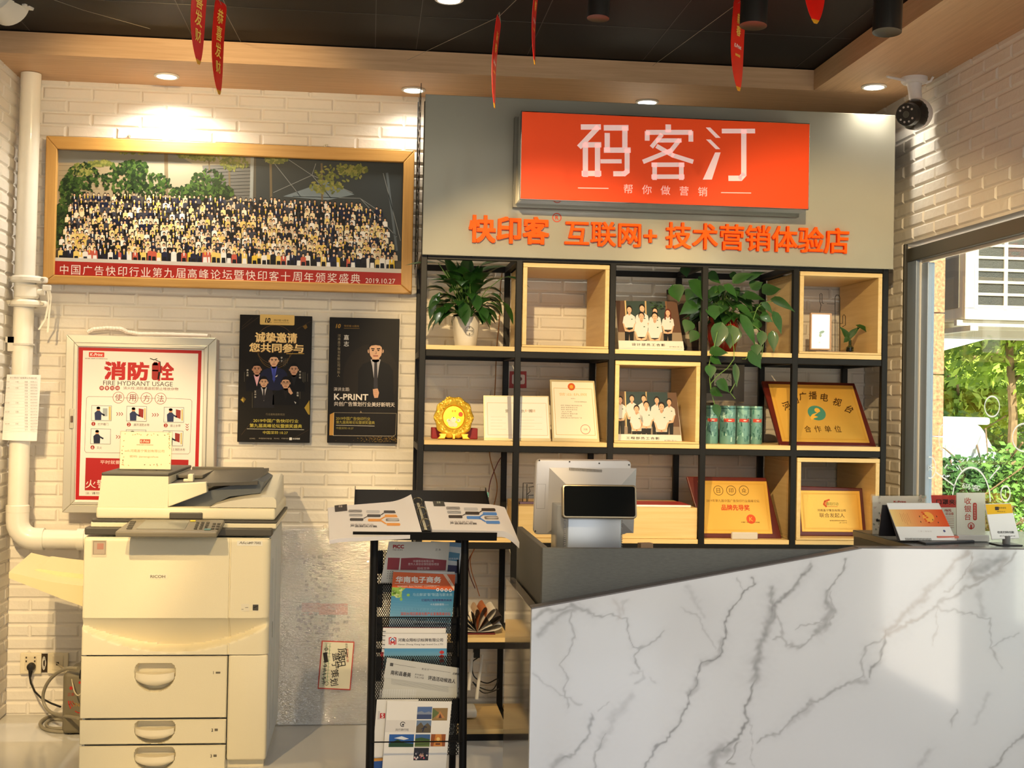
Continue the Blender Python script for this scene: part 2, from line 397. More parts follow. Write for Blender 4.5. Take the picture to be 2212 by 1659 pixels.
# shop front behind the viewer
b = MB()
b.box(XL, XR, YF0 - .15, YF0, 2.45, ZC + .1)
for x in (XL, -0.55, 0.45, 1.35, XR - .1): b.box(x, x + 0.1, YF0 - .12, YF0 - .02, 0, 2.45)
b.box(XL, XR, YF0 - .12, YF0 - .02, 0, 0.12)
b.box(XL, -.25, YF0 - .15, YF0, 0, 2.45)  # solid panel added to cut daylight on the left side
struct(b.build('wall_front', mat('alu_grey', (112, 114, 114), 0.4, metal=0.2)))

b = MB(); b.box(XL - 1, XR + .1, -5.2, YF0 - .15, 2.55, 2.6); struct(b.build('sun_blocker_slab', mat('alu_grey', (112, 114, 114), 0.4, metal=0.2)))  # unseen slab added to keep the sun off the shop floor
# ---- window in the right wall
GREY = mat('window_grey', (142, 156, 174), 0.42, metal=0.15)
b = MB(); yj = WY1
b.box(XR - .004, XR + .012, yj - .012, yj + 0.004, WZ0, WZ1, 0.003)
wn = struct(b.build('window_1', mat('window_dark', (62, 60, 54), 0.5)))
yq = lambda px, X: PX(px, 800, X).y
b = MB()
b.box(XR + .010, XR + .07, yq(1976, XR + .010), yj - .01, WZ0, 2.0, 0.003)                       # jamb
b.box(XR + .012, XR + .07, WY0 + .01, WY0 + .10, WZ0, 2.0, 0.004)
b.box(XR + .012, XR + .07, WY0, yj - .01, WZ0, WZ0 + .06, 0.004)
b.build('outer_frame', GREY, wn)
b = MB(); b.box(XR + .004, XR + .075, WY0, yj - .008, 1.985, WZ1 - .02, 0.004); b.build('head_beam', mat('window_olive', (84, 82, 74), 0.5), wn)
b = MB(); b.box(XR + .024, XR + .034, yq(1985, XR + .024), yq(1980, XR + .024), WZ0 + .06, 1.985); b.box(XR + .03, XR + .038, WY0 + .1, yj - .06, 1.972, 1.985); b.build('weather_strip', mat('strip_white', (236, 232, 222), 0.5), wn)
b = MB(); sy1 = yq(1986, XR + .030); sy0 = yq(2001.5, XR + .030)
b.box(XR + .030, XR + .060, sy0, sy1, WZ0 + .06, 1.97, 0.003); b.box(XR + .034, XR + .066, WY0 + .1, WY0 + .16, WZ0 + .06, 1.97, 0.004)
b.box(XR + .034, XR + .060, WY0 + .16, sy0, WZ0 + .06, WZ0 + .12, 0.004)
b.build('sash', mat('window_sash', (150, 166, 186), 0.4, metal=0.15), wn)
b = MB(); b.box(XR + .046, XR + .050, WY0 + .15, sy0 + .004, WZ0 + .11, 1.972); b.build('glass_pane', glassmat('clear_glass'), wn)

# ================================================================ OUTSIDE
b = MB(); b.box(XR + T + .03, 40, -25, 60, -0.3, -0.15); struct(b.build('pavement', mat('pavement_stone', (232, 226, 214), 0.8, noise=0.08, nscale=1.5)))
b = MB(); b.box(XL - 6, XR + T, -12, YF0 - .15, -0.3, -0.02); struct(b.build('forecourt', mat('pavement_stone2', (196, 190, 180), 0.8, noise=0.08, nscale=1.5)))
# granite pier at the building corner, in blocks
GRAN = mat('granite', (190, 138, 100), 0.4, noise=0.5, nscale=75)
p0 = P(1990, 800, 5.6); p1 = P(2039.5, 800, 5.6)
pier = MB(); z = -0.15
while z < 3.2:
    pier.box(XR + T + .025, p1.x, 5.6, 6.1, z, z + 0.274, 0.003); z += 0.279
struct(pier.build('pillar_granite', GRAN))
# air conditioner hung outside
ax0 = P(2085, 600, 6.0).x; az0 = P(2095, 690, 6.0).z
ac = thing('air_conditioner', 'white outdoor air conditioner unit with slotted grille seen through the window', 'air conditioner', (ax0, 6.0, az0))
b = MB(); b.box(0, .84, 0.012, .33, 0, .58, 0.012); b.build('housing', mat('ac_white', (230, 220, 196), 0.5), ac)
b = MB(); b.box(-.004, 0.002, .06, .30, .06, .36); b.box(-.003, 0.002, .05, .31, .37, .56); b.build('side_panel', mat('ac_side_shade', (150, 140, 120), 0.6), ac)  # shade on the left flank put into a darker panel colour
b = MB(); b.box(.06, .80, .004, .012, .07, .56); b.build('coil', mat('ac_coil', (74, 72, 66), 0.6, bump=0.5, bscale=160), ac)
b = MB(); fx = .79 - .06
for i in range(9): z = .065 + i * .0595; b.box(.05, .81, -.006, .006, z - .007, z + .007, 0.003)
for i in range(6): x = .055 + i * .15; b.box(x - .010, x + .010, -.007, .006, .05, .56, 0.003)
b.box(.0, .84, -.004, .012, 0, .06, .004); b.box(.0, .05, -.004, .012, .05, .58, .004)
b.build('grille', mat('ac_white', (230, 220, 196), 0.5), ac)
b = MB(); b.box(-.03, .86, .02, .05, -.03, -.002); b.box(-.03, .86, .26, .29, -.03, -.002); b.box(.02, .06, -.02, .5, -.055, -.03); b.box(.78, .82, -.02, .5, -.055, -.03); b.box(-.05, .88, .49, .53, -.055, .3); b.build('bracket', mat('ac_bracket', (214, 206, 186), 0.5), ac)
# wall the unit hangs on
b = MB(); b.box(p1.x + .3, 3.75, 6.56, 6.7, 1.75, 3.4); struct(b.build('wall_outside_wing', mat('outer_render', (206, 198, 186), 0.8)))
# white awning behind it
aw = MB(); A0 = P(2030, 766, 11.2); A1 = P(2290, 705, 11.2)
aw.prism([(A0.x - .1, A0.z), (A1.x + 2, A1.z + .62), (A1.x + 2, A1.z + 1.6), (A0.x - .1, A0.z + 1.4)], 'y', 11.2, 11.23)
tag(aw.build('awning', mat('awning_white', (245, 245, 242), 0.7)), 'white awning sheet with a slanting lower edge beyond the window', 'awning')
# parked white van
vn = thing('van', 'overexposed white van parked outside below the trees', 'van', (P(2110, 1000, 10).x, 10.0, -0.15))
zt = P(2110, 915, 10).z + .15; zb = 0.35
xa = P(2010, 950, 10).x - vn.location.x; xb = P(2178, 950, 10).x - vn.location.x
b = MB(); b.prism([(xa, zb), (xb + .05, zb), (xb + .05, zt * .62), (xb - .05, zt * .8), (xb - .22, zt), (xa + .1, zt), (xa, zt * .9)], 'y', 0, 1.6, 0.06, 3); b.build('body', mat('van_white', (240, 240, 236), 0.25, coat=0.5), vn, smooth=1)
b = MB(); b.box(xa + .12, xb - .22, -.006, .01, zt * .66, zt * .88, .02); b.build('window', mat('van_glass', (170, 176, 176), 0.1), vn)
b = MB(); b.box(xa, xb - .1, .1, 1.5, zt - .01, zt + .05, .02); b.build('roof', mat('van_roof', (248, 248, 250), 0.3), vn)
for wx in (xa + .25, xb - .15):
    b = MB(); b.cyl((wx, -.02, .3), (wx, .2, .3), .3, n=24); b.build('wheel', mat('rubber', (40, 40, 40), 0.8), vn, smooth=1)
# trees, shrubs
LEAF1 = mat('leaf_sun', (184, 206, 84), 0.55, noise=0.3, nscale=2.5); LEAF2 = mat('leaf_green', (120, 160, 70), 0.6, noise=0.3, nscale=2.5); LEAF3 = mat('leaf_dark', (80, 116, 60), 0.6, noise=0.3, nscale=2)
BARK = mat('bark', (150, 120, 86), 0.8, noise=0.25, nscale=20)
def foliage(blobs, n, size, rnd):
    vs = []; fs = []
    tot = sum(b[3] ** 2 for b in blobs)
    for cx, cy, cz, r in blobs:
        for i in range(int(n * r * r / tot)):
            d = V((rnd.gauss(0, 1), rnd.gauss(0, 1), rnd.gauss(0, 1))).normalized() * r * (rnd.random() ** 0.35)
            p = V((cx, cy, cz)) + V((d.x, d.y, d.z * .85)); a = V((rnd.uniform(-1, 1), rnd.uniform(-1, 1), rnd.uniform(-1, .6))).normalized(); bq = a.orthogonal().normalized(); s = size * rnd.uniform(.6, 1.3)
            k = len(vs); vs += [p, p + a * s * .5 + bq * s * .28, p + a * s, p + a * s * .5 - bq * s * .28]; fs.append((k, k + 1, k + 2, k + 3))
    return vs, fs
def tree(label, x, y, h, blobs, n, size, m, seed, group=None, trunk=0.06, cat='tree', name='tree'):
    rnd = random.Random(seed); o = thing(name, label, cat, (x, y, -.15), group=group)
    b = MB(); b.tube([(0, 0, 0), (.05, 0, h * .35), (-.03, .02, h * .65), (.02, 0, h)], [trunk, trunk * .8, trunk * .55, trunk * .3], 8)
    for i in range(5):
        q = rnd.uniform(0, 6.28); z = h * rnd.uniform(.4, .8); b.tube([(0, 0, z), (math.cos(q) * .5, math.sin(q) * .5, z + .4), (math.cos(q) * .9, math.sin(q) * .9, z + .55)], [trunk * .4, trunk * .25, .008], 5)
    b.build('trunk', BARK, o, smooth=1)
    vs, fs = foliage(blobs, n, size, rnd); me = bpy.data.meshes.new('crown'); me.from_pydata([tuple(v) for v in vs], [], fs); me.materials.append(m); link('crown', me, o)
def at(px, Y): return P(px, 900, Y).x
def zof(py, Y, px=2120): return P(px, py, Y).z + .15
tree('slim pale trunk tree with a sunlit crown, nearest to the window', at(2178, 12), 12, 4.2, [(.2, 0, zof(700, 12), .55), (-.35, .1, zof(760, 12), .4), (.5, 0, zof(830, 12), .5), (0, 0, zof(640, 12), .6)], 2600, .12, LEAF1, 1, trunk=.055)
tree('yellow green tree with a low sunlit crown left of the slim trunk', at(2075, 14), 14, 2.6, [(0, 0, zof(850, 14), .55), (-.3, 0, zof(880, 14), .45), (.45, .1, zof(870, 14), .5), (.1, 0, zof(800, 14), .35)], 2600, .12, LEAF1, 2)
tree('broad green tree behind the awning, its crown top hidden', at(2120, 17), 17, 4.4, [(-.6, 0, zof(760, 17), .7), (.3, 0, zof(740, 17), .8), (1.1, 0, zof(760, 17), .8), (0, 0, zof(640, 17), 1.0)], 4200, .16, LEAF1, 3)
tree('dark green tree mass at the far edge of the plot', at(2160, 24), 24, 5.0, [(-3, 0, 2.2, 1.8), (-1.2, 0, 2.8, 1.9), (.8, 0, 2.6, 2.0), (2.8, 0, 2.6, 2.0), (-.4, 0, 4.6, 2.2), (2, 0, 4.8, 2.2), (-3, 0, 4.4, 2)], 12000, .26, LEAF3, 4)
for i, (px_, Y, zc, r, lab, m) in enumerate((
        (2065, 13, 950, .36, 'rounded green shrub just above the van roof, on the near side', LEAF2), (2135, 14.9, 955, .40, 'rounded green shrub behind the middle of the van roof', LEAF2), (2200, 12.6, 975, .42, 'rounded green shrub right of the slim tree trunk', LEAF2),
        (2075, 8.6, 1035, .20, 'low trimmed shrub in front of the van, beside the granite pier', LEAF3), (2140, 9.1, 1030, .22, 'low trimmed shrub behind the cashier sign', LEAF3), (2195, 8.6, 1020, .24, 'low trimmed shrub at the edge of the paving, right of the cashier sign', LEAF2))):
    zz = zof(zc, Y); tree(lab, at(px_, Y), Y, zz, [(0, 0, zz, r), (-r * .6, 0, zz - r * .3, r * .8), (r * .6, 0, zz - r * .3, r * .8), (0, 0, max(.1, zz - r), r)], 1500, .055 if Y < 10 else .09, m, 20 + i, 'shrubs outside the window', .02, 'shrub', 'shrub')
# stickers on the window pane
GX = XR + .044
def pane(px, py): p = PX(px, py, GX); return V((GX, p.y, p.z))
def strip(b, pts, w):
    for i in range(len(pts) - 1):
        a, c = pane(*pts[i]), pane(*pts[i + 1]); d = (c - a); l = d.length
        if l < 1e-5: continue
        d /= l; n = V((0, -d.z, d.y)) * w / 2
        b.poly([a + n, a - n, c - n, c + n])
def circ(b, cx, cy, rx, ry, w, n=28, q0=0, q1=360): strip(b, [(cx + rx * math.cos(R(q0 + (q1 - q0) * i / n)), cy + ry * math.sin(R(q0 + (q1 - q0) * i / n))) for i in range(n + 1)], w)
dc = tag(bpy.data.objects.new('window_decal', None), 'white line decal of circles joined by spokes on the window glass', 'decal'); COL.objects.link(dc)
WHITE = mat('decal_white', (250, 248, 242), 0.7); t_ = WHITE.node_tree                 # thin vinyl lets outdoor light through
tl_ = t_.nodes.new('ShaderNodeBsdfTranslucent'); tl_.inputs[0].default_value = (.95, .95, .92, 1); mx_ = t_.nodes.new('ShaderNodeMixShader'); mx_.inputs[0].default_value = .65
t_.links.new(t_.nodes['Principled BSDF'].outputs[0], mx_.inputs[1]); t_.links.new(tl_.outputs[0], mx_.inputs[2]); t_.links.new(mx_.outputs[0], t_.nodes['Material Output'].inputs[0])
for nm, fn in (('hub_circle', lambda b: circ(b, 2098, 1084, 41, 74, .008, 30, 180, 360)),
               ('left_badge', lambda b: (circ(b, 2009, 1010, 12.5, 23, .006), strip(b, [(2002, 1010), (2016, 1010)], .005), strip(b, [(2004, 1002), (2014, 1019)], .004), strip(b, [(2013, 1001), (2004, 1020)], .004))),
               ('upper_badge', lambda b: circ(b, 2143, 878, 16, 22, .006)), ('lower_badge', lambda b: (circ(b, 2172, 1066, 10, 16, .007), strip(b, [(2172, 1060), (2172, 1072)], .004))),
               ('edge_badge', lambda b: circ(b, 2212, 945, 25, 30, .006)), ('pier_badge', lambda b: circ(b, 2038, 945, 10, 28, .006, 20, 90, 270)),
               ('spoke', lambda b: (strip(b, [(2022, 1020), (2062, 1050)], .006), strip(b, [(2078, 1018), (2070, 1005)], .006), strip(b, [(2138, 1034), (2160, 1008)], .006), strip(b, [(2040, 1012), (2046, 1004)], .006)))):
    b = MB(); fn(b); o = b.build(nm, WHITE, dc, recalc=False)
A = Art(M.Translation(V((GX, 0, 0))) @ M.Rotation(R(-90), 4, 'Z'))
A.text('码客', 2098, 1052, 12, (246, 244, 236), w=40)
A.build('lettering', dc, WHITE)
# ================================================================ CEILING FITTINGS
LAMPW = mat('lamp_white', (255, 246, 228), 0.4, emit=9.0); TRIMW = mat('trim_white', (236, 232, 222), 0.4)
SP = mat('steel_black', (24, 23, 22), 0.45, noise=0.1, nscale=6, spec=.25)
for i, (px_, py_, z, lab, pw) in enumerate(((360, 163, ZS, 'round recessed downlight in the wood soffit above the big framed photo, leftmost', 60), (893, 193, ZS, 'round recessed downlight in the soffit at the left end of the grey signboard', 12),
        (1398, 219, ZS, 'round recessed downlight in the soffit above the red lightbox sign', 9), (1888, 186, ZS, 'round recessed downlight in the soffit beside the security camera', 13), (970, -3, ZC, 'round recessed downlight in the black ceiling at the top edge', 8))):
    p = PZ(px_, py_, z); d = thing('downlight', lab, 'downlight', (p.x, p.y, z - .0005), group='recessed downlights')
    b = MB(); b.lathe([(.050, 0), (.052, -.004), (.047, -.0075), (.040, -.006), (.040, 0)], n=32); b.build('trim_ring', TRIMW, d, smooth=1)
    b = MB(); b.lathe([(.041, -.001), (.040, -.0065), (.02, -.0075), (.004, -.008)], n=28); b.build('diffuser', LAMPW, d, smooth=1)
    light('downlight_beam', 'SPOT', (p.x, p.y, z - .02), pw, (1.0, 0.93, 0.80), (p.x, p.y, 0), spot_size=R(150), spot_blend=0.9, shadow_soft_size=0.035)
for px_, py_, zb, lab in ((1292, 40, 2.60, 'black cylinder spotlight hanging from the black ceiling, the left and smallest of three'), (1627, 56, 2.56, 'black cylinder spotlight overlapping a red pennant, the middle of three'), (1916, 70, 2.54, 'black cylinder spotlight in front of the wood soffit, the right one of three')):
    p = PZ(px_, py_, zb); d = thing('spotlight', lab, 'spotlight', (p.x, p.y, zb), rot=(R(-4), R(3), 0), group='black ceiling spotlights'); r = {1292: .036, 1627: .043, 1916: .045}[px_]
    b = MB(); b.lathe([(r * .86, .002), (r, 0), (r, .19), (r * .96, .195), (.002, .195)], n=32); b.build('housing', mat('can_black', (52, 49, 45), 0.33, metal=0.4), d, smooth=1)
    b = MB(); b.lathe([(.002, .018), (r * .5, .02), (r * .84, .003), (r * .85, .0025)], n=28, cap=False); b.build('reflector', mat('can_inside', (12, 12, 11), 0.8, spec=.1), d, smooth=1)
    b = MB(); b.cyl((0, 0, .19), (0, 0, ZC - zb), .012, n=10); b.build('stem', SP, d, smooth=1)
# ---- red pennants on strings
RED = (222, 26, 16)
def pennant(px_, ytop, ybot, Y, width, turn, lab, texts, edge=False, roll=0.0):
    t = P(px_, ytop, Y); h = t.z - P(px_, ybot, Y).z; w = width
    o = thing('pennant', lab, 'pennant', (t.x, Y, t.z), rot=(0, R(roll), R(turn)), group='red hanging pennants')
    prof = []
    n = 22
    for i in range(n + 1):
        u = i / n; z = -h * u
        if u < .05: hw = w * (.42 + .08 * u / .05)
        else: hw = w * .5 * max(0.03, 1 - max(0, (u - .42) / .58) ** 2.2) ** .62
        prof.append((hw, z, .012 * math.sin(2.6 * u)))
    b = MB()
    fr = [[V((s * hw, y + dy, z)) for s, dy in ((-1, -.0008), (1, -.0008), (1, .0008), (-1, .0008))] for hw, z, y in prof]
    b.rings(fr); b.build('panel', mat('pennant_red', RED, 0.28, noise=0.1, nscale=12, coat=0.4), o)
    for side in (0, 1):
        A = Art(); A.step = 0
        pass
    vs = []; fs = []; cs = []
    def put(s_, zc, sz, c, sgn):
        v, f, (x0, x1, y0, y1) = glyph(s_, .012); k = len(vs); sc_ = sz / max(y1 - y0, .01); mx, my = (x0 + x1) / 2, (y0 + y1) / 2
        for X, Yy, n_ in v:
            z = zc + (Yy - my) * sc_; u = -z / h; vs.append((sgn * (X - mx) * sc_, .012 * math.sin(2.6 * u) - sgn * (.0018 + n_ * .0001), z))
        for q in f: fs.append(tuple(i + k for i in q)); cs.append(lin(c))
    for sgn in (1, -1):
        for s_, uu, sz, c in texts: put(s_, -h * uu, sz * w, c, sgn)
    if fs:
        me = bpy.data.meshes.new('lettering'); me.from_pydata(vs, [], fs); me.materials.append(printmat('print_foil', 0.3))
        at_ = me.color_attributes.new('col', 'FLOAT_COLOR', 'CORNER'); at_.data.foreach_set('color', [x for q, c in zip(fs, cs) for x in (list(c) + [1.0]) * len(q)])
        link('lettering', me, o)
    b = MB(); b.tube([(-w * .40, 0, -.004), (0, 0, .02), (w * .40, 0, -.004)], .0012, 5); b.build('hanger', mat('thread', (150, 140, 120), 0.7), o)
    b = MB(); u0 = .955; b.rings([[V((s * prof[-i][0] * 1.02, prof[-i][2] + dy, prof[-i][1])) for s, dy in ((-1, -.0013), (1, -.0013), (1, .0013), (-1, .0013))] for i in (2, 1)]); b.build('gold_tip', mat('gold_foil', (240, 176, 50), 0.3, metal=0.5), o)
    return o
G1 = (250, 206, 90)
TXT = (('恭', .16, .5, G1), ('喜', .34, .5, G1), ('发', .52, .5, G1), ('财', .70, .42, G1))
TXT2 = (('新', .2, .34, G1), ('春', .33, .34, G1), ('K-Print', .50, .13, (250, 236, 220)), ('恭贺新禧', .60, .09, G1))
pennant(438, -70, 139, 3.9, .095, 72, 'red pennant with gold writing seen nearly edge on, leftmost of all', TXT)
pennant(478, 4, 202, 4.1, .092, 74, 'red pennant hanging lower, just right of the leftmost pennant', TXT, roll=-3)
pennant(1078, 40, 236, 4.0, .085, 76, 'red pennant seen edge on with its tip in front of the grey signboard', TXT2, roll=3)
pennant(1163, -50, 140, 3.9, .085, 76, 'red pennant seen edge on, cut by the top edge, above the red lightbox sign', TXT2)
pennant(1600, 2, 195, 4.1, .100, 50, 'red pennant with white K-Print lettering behind the middle spotlight', TXT2, roll=-2)
pennant(1768, -140, 50, 3.8, .100, 28, 'red pennant seen broadside with only its rounded tip below the top edge', (('K-Print', .5, .13, (250, 236, 220)),))
for pts, lab in (((P(880, 130, 5.22), P(1078, 36, 4.0), P(1115, 0, 3.8), P(1240, -120, 3.3)), 'thin string carrying the pennant in front of the signboard'), ((P(1410, 142, 5.22), P(1590, 10, 4.1), P(1700, -70, 3.7)), 'thin string carrying the pennant behind the middle spotlight'), ((P(345, 68, 5.2), P(180, 22, 4.8), P(60, -20, 4.5)), 'thin string slanting across the ceiling beside the white pipe end'), ((P(520, 90, 5.22), P(478, 10, 4.1), P(430, -90, 3.7)), 'thin string carrying the leftmost pennants')):
    b = MB(); b.tube(pts, .0008, 5); tag(b.build('string', mat('thread', (150, 140, 120), 0.7)), lab, 'string', 'strings carrying the pennants')
# ---- white pipe end under the black ceiling
PVC = mat('pvc_white', (232, 226, 212), 0.35, noise=0.03, nscale=10, coat=0.2)
p = P(28, 18, 5.0); cp = thing('pipe_cap', 'white capped pipe end below the black ceiling in the top left corner', 'pipe cap', (p.x, p.y, p.z), rot=(R(78), R(8), R(-20)))
b = MB(); b.lathe([(.002, .0), (.070, .002), (.078, .012), (.078, .10), (.085, .105), (.085, .13), (.072, .135), (.072, .28)][::1], n=32); b.build('cap', PVC, cp, smooth=1)
b = MB(); b.box(.07, .105, -.012, .012, .02, .05, .003); b.box(.09, .105, -.02, .02, .06, .075, .003); b.build('latch', PVC, cp)
b = MB(); b.box(-.02, .02, -.006, .006, -.003, .003); b.build('sticker', mat('sticker_grey', (110, 110, 108), 0.6), cp)

# ---- security camera
p = PZ(1975, 168, ZS); sc_ = thing('security_camera', 'white security camera with a black ball lens and two antennas under the soffit', 'security camera', (p.x, p.y, ZS), rot=(0, 0, R(-8)))
CW = mat('camera_white', (238, 232, 226), 0.35)
b = MB(); b.lathe([(.002, 0), (.052, 0), (.052, -.016), (.045, -.024), (.002, -.026)], n=28); b.build('mount', CW, sc_, smooth=1)
b = MB(); b.tube([(0, 0, -.02), (.002, 0, -.05), (.006, 0, -.085), (.012, -.005, -.115)], [.03, .026, .026, .034], 18); b.build('arm', CW, sc_, smooth=1)
b = MB(); b.tube([(-.035, -.02, -.018), (-.125, -.06, -.012)], [.006, .005], 8); b.build('antenna', CW, sc_, smooth=1)
b = MB(); b.tube([(.045, .0, -.02), (.060, -.02, .012 - .03), (.067, -.03, -.002)], [.006, .005, .005], 8); b.build('antenna', CW, sc_, smooth=1)
c0 = V((-.004, -.02, -.152))
def ball(b, c, r, sx=1, sy=1, sz=1, n=24, mx=None):
    t = bmesh.new(); bmesh.ops.create_uvsphere(t, u_segments=n, v_segments=n // 2, radius=r)
    for v in t.verts: v.co = V((v.co.x * sx, v.co.y * sy, v.co.z * sz))
    b._merge(t, (M.Translation(V(c)) @ mx) if mx is not None else M.Translation(V(c))); return b
b = MB(); ball(b, c0 + V((.012, .012, .004)), .064); b.build('shell', CW, sc_, smooth=1)
b = MB(); ball(b, c0, .062); b.build('ball', mat('camera_black', (20, 19, 19), 0.2, coat=0.4), sc_, smooth=1)
dv = V((-.62, -.74, -.18)).normalized(); b = MB(); b.cyl(c0 + dv * .035, c0 + dv * .072, .047, .044, 28); b.build('lens_ring', mat('camera_black2', (34, 32, 31), 0.3), sc_, smooth=1)
sd = dv.cross(V((0, 0, 1))).normalized(); up_ = sd.cross(dv)
b = MB()
for i in range(10):
    q = R(36 * i); 
    if i in (0, 5): continue
    c = c0 + dv * .073 + (sd * math.cos(q) + up_ * math.sin(q)) * .030; b.cyl(c - dv * .001, c + dv * .0015, .0042, n=10)
b.build('infrared_led', mat('led_grey', (196, 188, 180), 0.3), sc_)
b = MB(); b.cyl(c0 + dv * .07, c0 + dv * .0745, .014, n=18); b.build('lens', mat('lens_glass', (8, 8, 10), 0.05, coat=1), sc_)

# ================================================================ BOOKCASE
YB0, YB1 = 5.20, 5.675
XS = [.213 + .385 * i for i in range(6)]
ZP = [1.585, 1.203, .813, .412, .045]                  # plank tops
PINE = wood('shelf_pine_x', (232, 202, 144), (218, 184, 122), 'x', 0.42, 4); PINEY = wood('shelf_pine_y', (232, 202, 144), (218, 184, 122), 'y', 0.42, 4)
ZHB, ZHT = 1.943, 2.585                                 # signboard bottom / top
bk = thing('bookcase', 'tall black steel frame bookcase with pale wooden planks under the grey signboard', 'bookcase', (XS[0], YB0, 0))
hw = .0125
for i, x in enumerate(XS):
    for y in (YB0, YB1 - .025):
        b = MB(); b.box(x - hw, x + hw, y, y + .025, 0, ZHT - .02 if y == YB0 else 1.955, .002, 1); b.build('post', SP, bk, world=True)
for k, z in enumerate(ZP + [1.955]):
    t = z - .019 if k < 5 else z
    for y in (YB0 + .0005, YB1 - .0245):
        b = MB(); b.box(XS[0] + hw, XS[-1] - hw, y, y + .024, t - .026, t, .002, 1); b.build('rail', SP, bk, world=True)
    for x in XS:
        b = MB(); b.box(x - .012, x + .012, YB0 + .025, YB1 - .025, t - .026, t, .002, 1); b.build('side_rail', SP, bk, world=True)
for k, z in enumerate(ZP):
    for i in range(5):
        if k == 3 and i > 0: continue
        b = MB(); b.box(XS[i] + hw + .001, XS[i + 1] - hw - .001, YB0 + .002, YB1 - .026, z - .0185, z, .001, 1); b.build('plank', PINE, bk, world=True)
def cube_box(i, k, lab, h=.340):
    """open wooden cube standing on plank k of bay i"""
    x0, x1 = XS[i] + hw + .003, XS[i + 1] - hw - .003; z0 = ZP[k] + .0006; t = .017; y0, y1 = YB0 - .002, YB1 - .03; z1 = z0 + h
    o = thing('wooden_cube', lab, 'shelf box', ((x0 + x1) / 2, y0, z0), group='open wooden cubes in the bookcase')
    for nm, bx, m in (('bottom_board', (x0, x1, y0, y1, z0, z0 + .008), PINE), ('top_board', (x0, x1, y0, y1, z1 - t, z1), PINE), ('side_board', (x0, x0 + t, y0 + .0005, y1, z0 + .0085, z1 - t - .0005), PINEY), ('side_board', (x1 - t, x1, y0 + .0005, y1, z0 + .0085, z1 - t - .0005), PINEY)):
        b = MB(); b.box(*bx, .001, 1); b.build(nm, m, o, world=True)
cube_box(1, 0, 'open pale wood cube standing empty in the top row of the bookcase')
cube_box(4, 0, 'open pale wood cube holding the small hanging picture frame, top row of the bookcase')
cube_box(2, 1, 'open pale wood cube around the lower staff group photo', .335)
cube_box(4, 2, 'open pale wood cube in the row above the counter holding a gold plaque', .340)
# long low box behind the till
x0, x1 = XS[1] + hw + .003, XS[3] - hw - .003; o = thing('wooden_box', 'long low pale wooden box on the bookcase behind the payment terminal', 'box', (x0, YB0, ZP[2]))
b = MB(); b.box(x0, x1, YB0 + .012, YB0 + .03, ZP[2] + .001, ZP[2] + .128, .001, 1); b.build('front_board', PINE, o, world=True)
b = MB(); b.box(x0, x1, YB0 + .03, YB1 - .04, ZP[2] + .111, ZP[2] + .128, .001, 1); b.build('top_board', PINE, o, world=True)
for xa_ in (x0, x1 - .017):
    b = MB(); b.box(xa_, xa_ + .017, YB0 + .03, YB1 - .04, ZP[2] + .001, ZP[2] + .111, .001, 1); b.build('side_board', PINEY, o, world=True)

# ---- grey signboard
GLG = mat('signboard_grey', (166, 163, 148), 0.14, noise=0.02, nscale=2, coat=0.3, spec=0.4)
hd = thing('signboard', 'glossy grey shop signboard with raised orange characters above the bookcase', 'signboard', (1.18, 5.19, ZHB))
b = MB(); b.box(.203, 2.158, 5.17, 5.197, ZHB, ZHT, .002, 1); b.build('board', GLG, hd, world=True)
b = MB(); b.box(2.146, 2.158, 5.199, 5.66, ZHB + .012, ZHT, .001, 1); b.build('side_panel', mat('signboard_side', (96, 94, 86), 0.4), hd, world=True)
ORG = mat('letter_orange', (246, 92, 10), 0.5, emit=0.12, spec=.15); ORD = mat('letter_side', (196, 62, 22), 0.4)
def raised(s, x0, x1, cy, h, bold, dep=.018):
    pa = P(x0, cy, 5.165); pb = P(x1, cy, 5.165); vs, fs = outline(s, bold, 1.0, .5); xs = [v[0] for v in vs]; ys = [v[1] for v in vs]; a, c_, d, e = min(xs), max(xs), min(ys), max(ys)
    kx = (pb.x - pa.x) / (c_ - a); kz = h / 2800 * 5.2 / (e - d); zc = (pa.z + pb.z) / 2; o_ = MW[hd.name].translation
    me = bpy.data.meshes.new('raised_lettering'); me.from_pydata([tuple(V((pa.x + (x - a) * kx, 5.1695 - dep / 2 - z * dep, zc + (y - (d + e) / 2) * kz)) - o_) for x, y, z in vs], [], fs); me.materials.append(ORG); link('raised_lettering', me, hd)
raised('快印客', 1012, 1186, 497, 60, .030); raised('互联网+', 1219, 1418, 507, 54, .014); raised('技术营销体验店', 1437, 1832, 515, 58, .014)
A = Art(M.Translation(V((0, 5.1685, 0)))); A.ring(1203, 470, 9, 2, (206, 70, 40)); A.text('R', 1203, 470, 9, (206, 70, 40), bold=.02); A.build('trademark', hd)
# ---- red lightbox sign
SY = 4.985; a_ = P(1128, 242, SY); c_ = P(1746, 449, SY); tl = P(1746, 267, SY); bl = P(1128, 431, SY)
zt_, zb_ = (a_.z + tl.z) / 2, (bl.z + c_.z) / 2; xl_, xr_ = a_.x, c_.x
MIR = mat('mirror_steel', (196, 194, 186), 0.05, metal=1.0)
lb = thing('lightbox_sign', 'red lightbox sign with pale characters and mirrored edges on the grey signboard', 'sign', ((xl_ + xr_) / 2, SY, zb_))
b = MB(); b.box(xl_ - .004, xr_ + .004, SY + .004, SY + .145, zb_ - .004, zt_ + .004, .002, 1); b.build('casing', MIR, lb, world=True)
b = MB(); b.box(xl_ - .012, xr_ + .012, SY + .146, 5.169, zb_ - .012, zt_ + .012); b.build('back_frame', mat('back_frame', (120, 116, 104), 0.35, metal=0.6), lb, world=True)
RF = mat('sign_red', (232, 72, 24), 0.42, emit=0.26, spec=.3)
